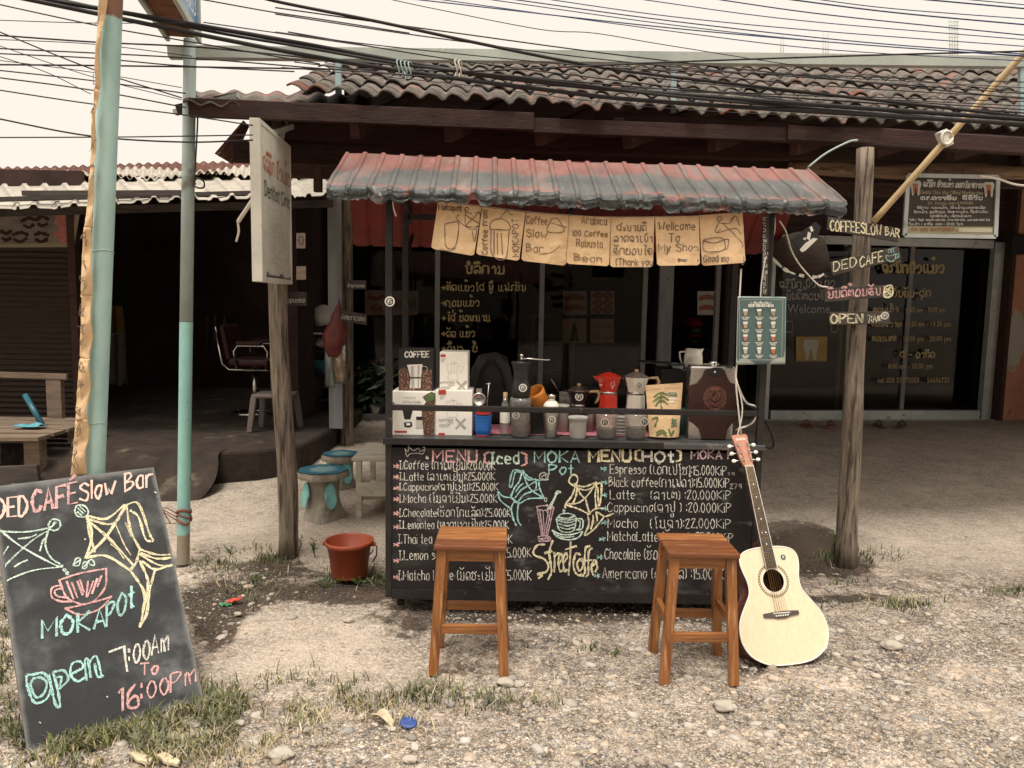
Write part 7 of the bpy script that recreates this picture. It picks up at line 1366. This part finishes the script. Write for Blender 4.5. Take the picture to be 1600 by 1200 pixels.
mb.obj('lettering', 'tooth', t); printed('Dentist Clinic after Official Working time', 1438, 303, 1536, pl, 'sign_khaki', 'english_lettering', t, 6.2, .0025, .012, y1=304.5); printed('Dr. Doung chan ILIVANH', 1450, 319.5, 1520, pl, 'sign_khaki', 'english_lettering', t, 5, .0025, .012); mb = MB(); write(mb, 'ໂທ: 020 55972053 ,', 182, 800, 765, 30, pl, .0042, CS, off=.003, jit=.03, slant=1.5); mb.obj('phone_lettering', 'rust_text', t)
mb = MB(); [mb.tube([at(x, 276, YD), at(x+1, 268, YD), at(x+3, 262, YD+.06)], .002, 5) for x in (1447, 1503)]; mb.obj('hook', 'wire_black', t)
# bamboo, basket, peeling board, white cord
p, q = at(1364, 347, 4.47), at(1640, 38, 4.15); q = q+(q-p)*.5; t = thing('bamboo_pole', 'long pale bamboo pole slanting up past the log beam at right', 'pole', p); mb = MB(); mb.tube([p+(q-p)*s_ for s_ in np.linspace(0, 1, 25)], [.0175+(.0015 if k % 6 == 0 else 0) for k in range(25)], 12); mb.obj('cane', 'bamboo', t); c = at(1475, 217, 4.34); mb = MB(); mb.box(c, (.04, .06, .09), (0, -.5, 0)); mb.tube([c+Vector((.03*math.cos(a), -.03, .035*math.sin(a))) for a in np.linspace(0, 6.28, 16)], .007, 6); mb.obj('binding', 'dirty_white', t)
mb = MB(); q = catmull([(1530, 275), (1560, 280), (1590, 289), (1640, 292)], 5); mb.tube([at(x, y, 4.8) for x, y in q], .007, 8); tag(mb.obj('cable', 'white_cable'), 'white cable sagging from the dentist sign to the right edge', 'cable')
mb = MB(); q = catmull([(1340, 219), (1325, 222), (1290, 240), (1262, 262)], 5); mb.tube([at(x, y, 4.45) for x, y in q], .006, 6); tag(mb.obj('cable', 'pole_grey'), 'grey cable dropping from the beam onto the awning corner', 'cable')
c = at(1258, 402, 4.52); mb = MB(); pl = YP(4.5)
top_ = [(1203, 385), (1220, 372), (1250, 362), (1285, 372), (1296, 400)]; bot = [(1200, 396), (1225, 420), (1250, 430), (1280, 432), (1296, 418)]; tc2, bc2 = catmull(top_, 6), catmull(bot, 6)
def bk(u, v): i = min(int(u*(len(tc2)-1)), len(tc2)-1); a, b = tc2[i], bc2[i]; p = at(a[0]*(1-v)+b[0]*v, a[1]*(1-v)+b[1]*v, 4.5); return p+Vector((0, -.04*math.sin(u*3.14)*math.sin(v*3.14)**.7, 0))
t = thing('woven_basket', 'dark woven basket with white chipped rim hanging beside the sign post', 'basket', c); mb.grid(bk, 24, 14); mb.grid(lambda u, v: bk(u, v)*1+Vector((0, .18*math.sin(u*3.14)*math.sin(v*3.14)**.7+.01, 0)), 24, 14); mb.obj('weave', 'basket', t); mb = MB()
for a, b in ((0, .22), (.27, .45), (.52, .56), (.6, .62), (.7, .73), (.78, .85)): n_ = len(bc2)-1; ribbon(mb, [pl.px(*bc2[int(n_*(a+(b-a)*k/5))], .012) for k in range(6)], pl.n, .016, .5)
mb.obj('rim_chips', 'dirty_white', t)
cn = [pl.px(1180+x*.275, 230+y*.275, .11) for x, y in ((205, 525), (345, 425), (375, 450), (352, 520), (268, 598))]; mb = MB(); mb.prism(cn, (0, .012, 0)); t = mb.obj('peeling_board', 'print_black'); tag(t, 'torn black board with peeling white paint above the woven basket', 'board'); mb = MB()
for s_ in ([(252, 582), (285, 545), (330, 515), (355, 520), (325, 550), (285, 588), (265, 596)], [(292, 520), (300, 480), (318, 488), (310, 530)], [(308, 455), (322, 448), (332, 475), (318, 482)], [(270, 520), (290, 510), (285, 530)]): mb.poly([pl.px(1180+x*.275, 230+y*.275, .1115) for x, y in s_])
mb.obj('paint_flake', 'dirty_white', t)
mb = MB(); q = catmull([(1218, 345), (1228, 362), (1236, 390), (1248, 412), (1265, 432), (1280, 446), (1294, 449)], 6); mb.tube([at(x, y, 4.33) for x, y in q], .0045, 8); q = catmull([(1210, 334), (1210, 362), (1198, 396)], 6); mb.tube([at(x, y, 4.33) for x, y in q], .004, 8); tag(mb.obj('cord', 'white_cable'), 'white cord running from the awning to the pink lettered plank', 'cord')
# ------------------------------------------------------------------ wires across the street front
random.seed(11)
def run_on(pts, P):                              # wires carry on past the edges of the photo to their far poles
    a, b = pts[0], pts[-1]
    if a[0] <= 0 or a[1] <= 5: d = (P[0]-P[3]).normalized(); P = [P[0]+d*k+Vector((0, 0, .012*k*k)) for k in (7, 4.5, 2.5, 1)]+P
    if b[0] >= 1600 or b[1] <= 0: d = (P[-1]-P[-4]).normalized(); P = P+[P[-1]+d*k+Vector((0, 0, .012*k*k)) for k in (1, 2.5, 4.5, 7)]
    return P
WL = [((-30, 2), (147, 39), (300, 70), .004, 0), ((40, -4), (314, 44), (500, 76), .012, 0), ((60, -6), (314, 40), (520, 80), .009, 0), ((20, -6), (312, 54), (500, 92), .011, 0)]
thick = [([(30, -8), (312, 40), (450, 64), (637, 98), (800, 123), (1050, 147), (1650, 190)], .013, 'thick black cable dropping from top left across the roof, uppermost of the thick ones'), ([(10, -8), (312, 54), (500, 90), (637, 112), (850, 140), (1050, 160), (1650, 197)], .0125, 'thick black cable running just under the uppermost thick cable'), ([(400, -6), (450, 6), (592, 34), (750, 68), (900, 98), (1050, 120), (1650, 188)], .009, 'black cable sweeping from the top near the sign to the right eave'), ([(60, -8), (314, 46), (470, 73), (620, 99), (727, 112), (900, 131), (1100, 155), (1650, 200)], .008, 'black cable twisted together with the two thick roof cables')]
for pts, r, lb in thick: mb = MB(); q = catmull(pts, 8); mb.tube(run_on(pts, [at(x, y, 3.62+.05*math.sin(x*.004+r*900)) for x, y in q]), r*.8, 7); tag(mb.obj('overhead_cable', 'wire_black'), lb, 'cable', 'overhead cables')
thin = [[(-20, 3), (147, 39), (265, 60), (500, 100)], [(-20, 54), (150, 66), (312, 74), (500, 92), (727, 112), (1050, 150)], [(-20, 101), (188, 103), (500, 108), (727, 113), (1050, 140), (1650, 180)], [(-20, 83), (147, 91), (284, 103), (460, 112)], [(-20, 75), (281, 90), (500, 107), (700, 122)], [(-20, 42), (144, 108), (284, 153)], [(-20, 65), (144, 120), (284, 156)], [(-20, 82), (70, 112), (142, 147)], [(-20, 119), (144, 141), (290, 168)], [(-20, 138), (140, 162), (275, 178), (395, 196)], [(-20, 182), (137, 212), (284, 222), (395, 219)], [(-20, 215), (200, 214), (395, 211)], [(-20, 108), (144, 126), (290, 146)], [(-20, 61), (144, 69), (300, 88)], [(-20, 92), (144, 113), (284, 137)], [(-20, 31), (140, 36), (290, 36)], [(320, 0), (420, 18), (500, 30), (640, 52)], [(318, 35), (450, 54), (600, 76)],
    [(430, 12), (700, 50), (1050, 96), (1650, 160)], [(430, 22), (700, 62), (1050, 104), (1650, 150)], [(430, 50), (600, 72), (880, 100), (1050, 110), (1650, 130)], [(450, 50), (700, 92), (1000, 130), (1650, 205)], [(727, 112), (900, 104), (1050, 97), (1375, 86), (1650, 79)], [(460, 97), (640, 118), (800, 132), (1050, 140), (1650, 168)], [(440, 105), (700, 130), (1050, 170), (1500, 190)], [(1000, 142), (1300, 150), (1650, 160)], [(1000, 120), (1300, 150), (1650, 175)], [(596, -4), (680, 14), (844, 46), (930, 52), (1050, 72), (1300, 110), (1650, 150)], [(900, 100), (1250, 118), (1650, 140)], [(1000, 108), (1300, 135), (1650, 155)]]
for k, pts in enumerate(thin): mb = MB(); q = catmull(pts, 8); dy = 3.5+.35*random.random(); mb.tube(run_on(pts, [at(x, y, dy+.03*math.sin(x*.01)) for x, y in q]), .0042 if k in (1, 2, 10, 22) else random.choice((.0020, .0026, .0032)), 5); tag(mb.obj('overhead_cable', 'wire_black'), 'thin dark overhead wire strung across the sky and roof', 'cable', 'thin overhead wires')
blue = [[(742, -4), (1050, 39), (1300, 66), (1650, 92)], [(650, -6), (1050, 49), (1300, 78), (1650, 98)], [(836, -4), (1050, 26), (1300, 50), (1650, 76)], [(1217, -3), (1400, 20), (1650, 43)], [(1262, -3), (1400, 14), (1650, 33)], [(1487, -3), (1650, 12)], [(780, -4), (1050, 33), (1350, 66), (1650, 88)], [(1100, -4), (1300, 24), (1650, 60)], [(640, -2), (1050, 44), (1400, 74), (1650, 90)], [(980, -4), (1250, 32), (1650, 66)], [(1420, -3), (1650, 18)]]
for k, pts in enumerate(blue): mb = MB(); q = catmull(pts, 8); yb_ = 3.4+.25*random.random(); mb.tube(run_on(pts, [at(x, y, yb_) for x, y in q]), random.choice((.0022, .0027, .0033)), 5); tag(mb.obj('overhead_cable', 'wire_blue'), 'dark blue overhead cable sloping down across the upper right sky', 'cable', 'blue overhead cables')
for px, lb, m_ in ((632, 'pale blue twine wrapped round the thick cables over the roof', 'pale_blue'), (722, 'white twine wrapped round the thick cables over the roof', 'white_cable')):
    mb = MB()
    for k in range(4 if px < 700 else 2): c = at(px-9+k*6, 106+k*1.2, 3.6); mb.tube([c+Vector((.012*math.sin(a*2)*.5, .03*math.cos(a), .035*math.sin(a))) for a in np.linspace(0, 6.28, 16)], .003, 5)
    if px < 700: mb.tube([at(632, 112, 3.57), at(634, 122, 3.57), at(632, 126, 3.57)], .003, 5)
    tag(mb.obj('twine', m_), lb, 'twine')
# ------------------------------------------------------------------ litter and weeds
def gp(px, py): p = gd(px, py); p.z = float(gz(np.array([p.x]), np.array([p.y]))[0]); return p
c = gp(362, 938); t = thing('wrapper', 'crumpled red and green sweet wrapper on the dark soil', 'wrapper', c); mb = MB(); mb.grid(lambda u, v: c+Vector(((u-.35)*.07, (v-.5)*.05, .012+.014*noise.noise((u*5, v*5, 2))+.018*u)), 10, 8, False); mb.obj('red_half', 'wrap_red', t); mb = MB(); mb.grid(lambda u, v: c+Vector((-.05+u*.06, -.03+(v-.5)*.04, .01+.012*noise.noise((u*5, v*5, 6)))), 10, 8, False); mb.obj('green_half', 'wrap_green', t)
c = gp(638, 1132); mb = MB(); mb.lathe([(.026, 0), (.030, .004), (.031, .010), (.026, .013), (0, .013)], c+Vector((0, 0, .003)), 22, (.15, .1, 0)); tag(mb.obj('bottle_cap', 'cap_blue'), 'flattened blue cap lying on the gravel near the front', 'cap')
c = gp(594, 1128); mb = MB(); mb.grid(lambda u, v: c+Vector((-.04+.09*u+.01*v, .03-.06*u+(v-.5)*.05*math.sin(u*3.0+.1), .012+.02*math.sin(u*3.1)+.012*math.sin(v*6+u*4))), 12, 6); tag(mb.obj('dry_leaf', 'dry_leaf', solid=.001), 'curled pale dry leaf on the gravel left of the blue cap', 'leaf')
for px, py, lb in ((560, 1178, 0), (222, 1188, 'broken pale wood chip in the grass at the front edge'), (265, 1192, 'second wood chip, flatter, beside the broken one')):
    if lb: c = gp(px, py); mb = MB(); a = random.uniform(-.6, -.2); Rm = Matrix.Rotation(a, 3, 'Z'); mb.prism([c+Rm @ Vector(q) for q in ((-.05, -.012, .012), (.0, -.02, .01), (.055, -.008, .014), (.045, .01, .014), (-.045, .014, .012))], (0, 0, .012)); tag(mb.obj('wood_chip', 'dry_leaf', None, bevel=.002), lb, 'wood chip')
c = gp(1148, 877+300)
def weed(px, py, hgt, n, lb, spread=.06):
    c = gp(px, py); t = thing('weed', lb, 'weed', c, 'weeds round the posts'); mb = MB(); mb2 = MB()
    for k in range(n):
        a = random.uniform(0, 6.28); tip = c+Vector((math.cos(a)*spread*random.random(), math.sin(a)*spread*random.random(), hgt*random.uniform(.6, 1))); mb.tube([c+Vector((0, 0, -.005)), (c+tip)/2+Vector((random.uniform(-.01, .01), 0, .01)), tip], .0022, 5)
        for j in range(7):
            p = c+(tip-c)*(.3+.7*j/6); d = Vector((random.gauss(0, 1), random.gauss(0, 1), .5)).normalized(); l = hgt*.22; sd_ = d.cross(Vector((0, 0, 1))).normalized(); i = len(mb2.v); [mb2.av(q) for q in (p, p+d*l*.5+sd_*l*.28, p+d*l, p+d*l*.5-sd_*l*.28)]; mb2.af((i, i+1, i+2, i+3))
    mb.obj('stem', 'weed', t); mb2.obj('leaves', 'weed', t)
for a in ((492, 868, .15, 2, 'upright leafy weed just right of the left log post'), (468, 858, .09, 3, 'small weed touching the foot of the left log post'), (560, 908, .06, 7, 'low leafy weed in front of the red bucket', .10), (508, 912, .06, 6, 'leafy weed clump left of the red bucket', .12), (600, 905, .05, 5, 'low weed between bucket and cart wheel', .09), (1303, 868, .17, 2, 'thin tall weed left of the right log post', .03), (395, 905, .06, 7, 'spreading weed on the dark soil below the left log post', .12), (20, 752, .12, 6, 'leafy weed behind the chalkboard at the left edge', .15), (185, 728, .10, 4, 'weed sprouting behind the top of the chalkboard', .06), (360, 862, .05, 6, 'low weed mat right of the slim pole', .12), (960, 1020, .03, 4, 'tiny weed on gravel between the stools', .05)): weed(*a)
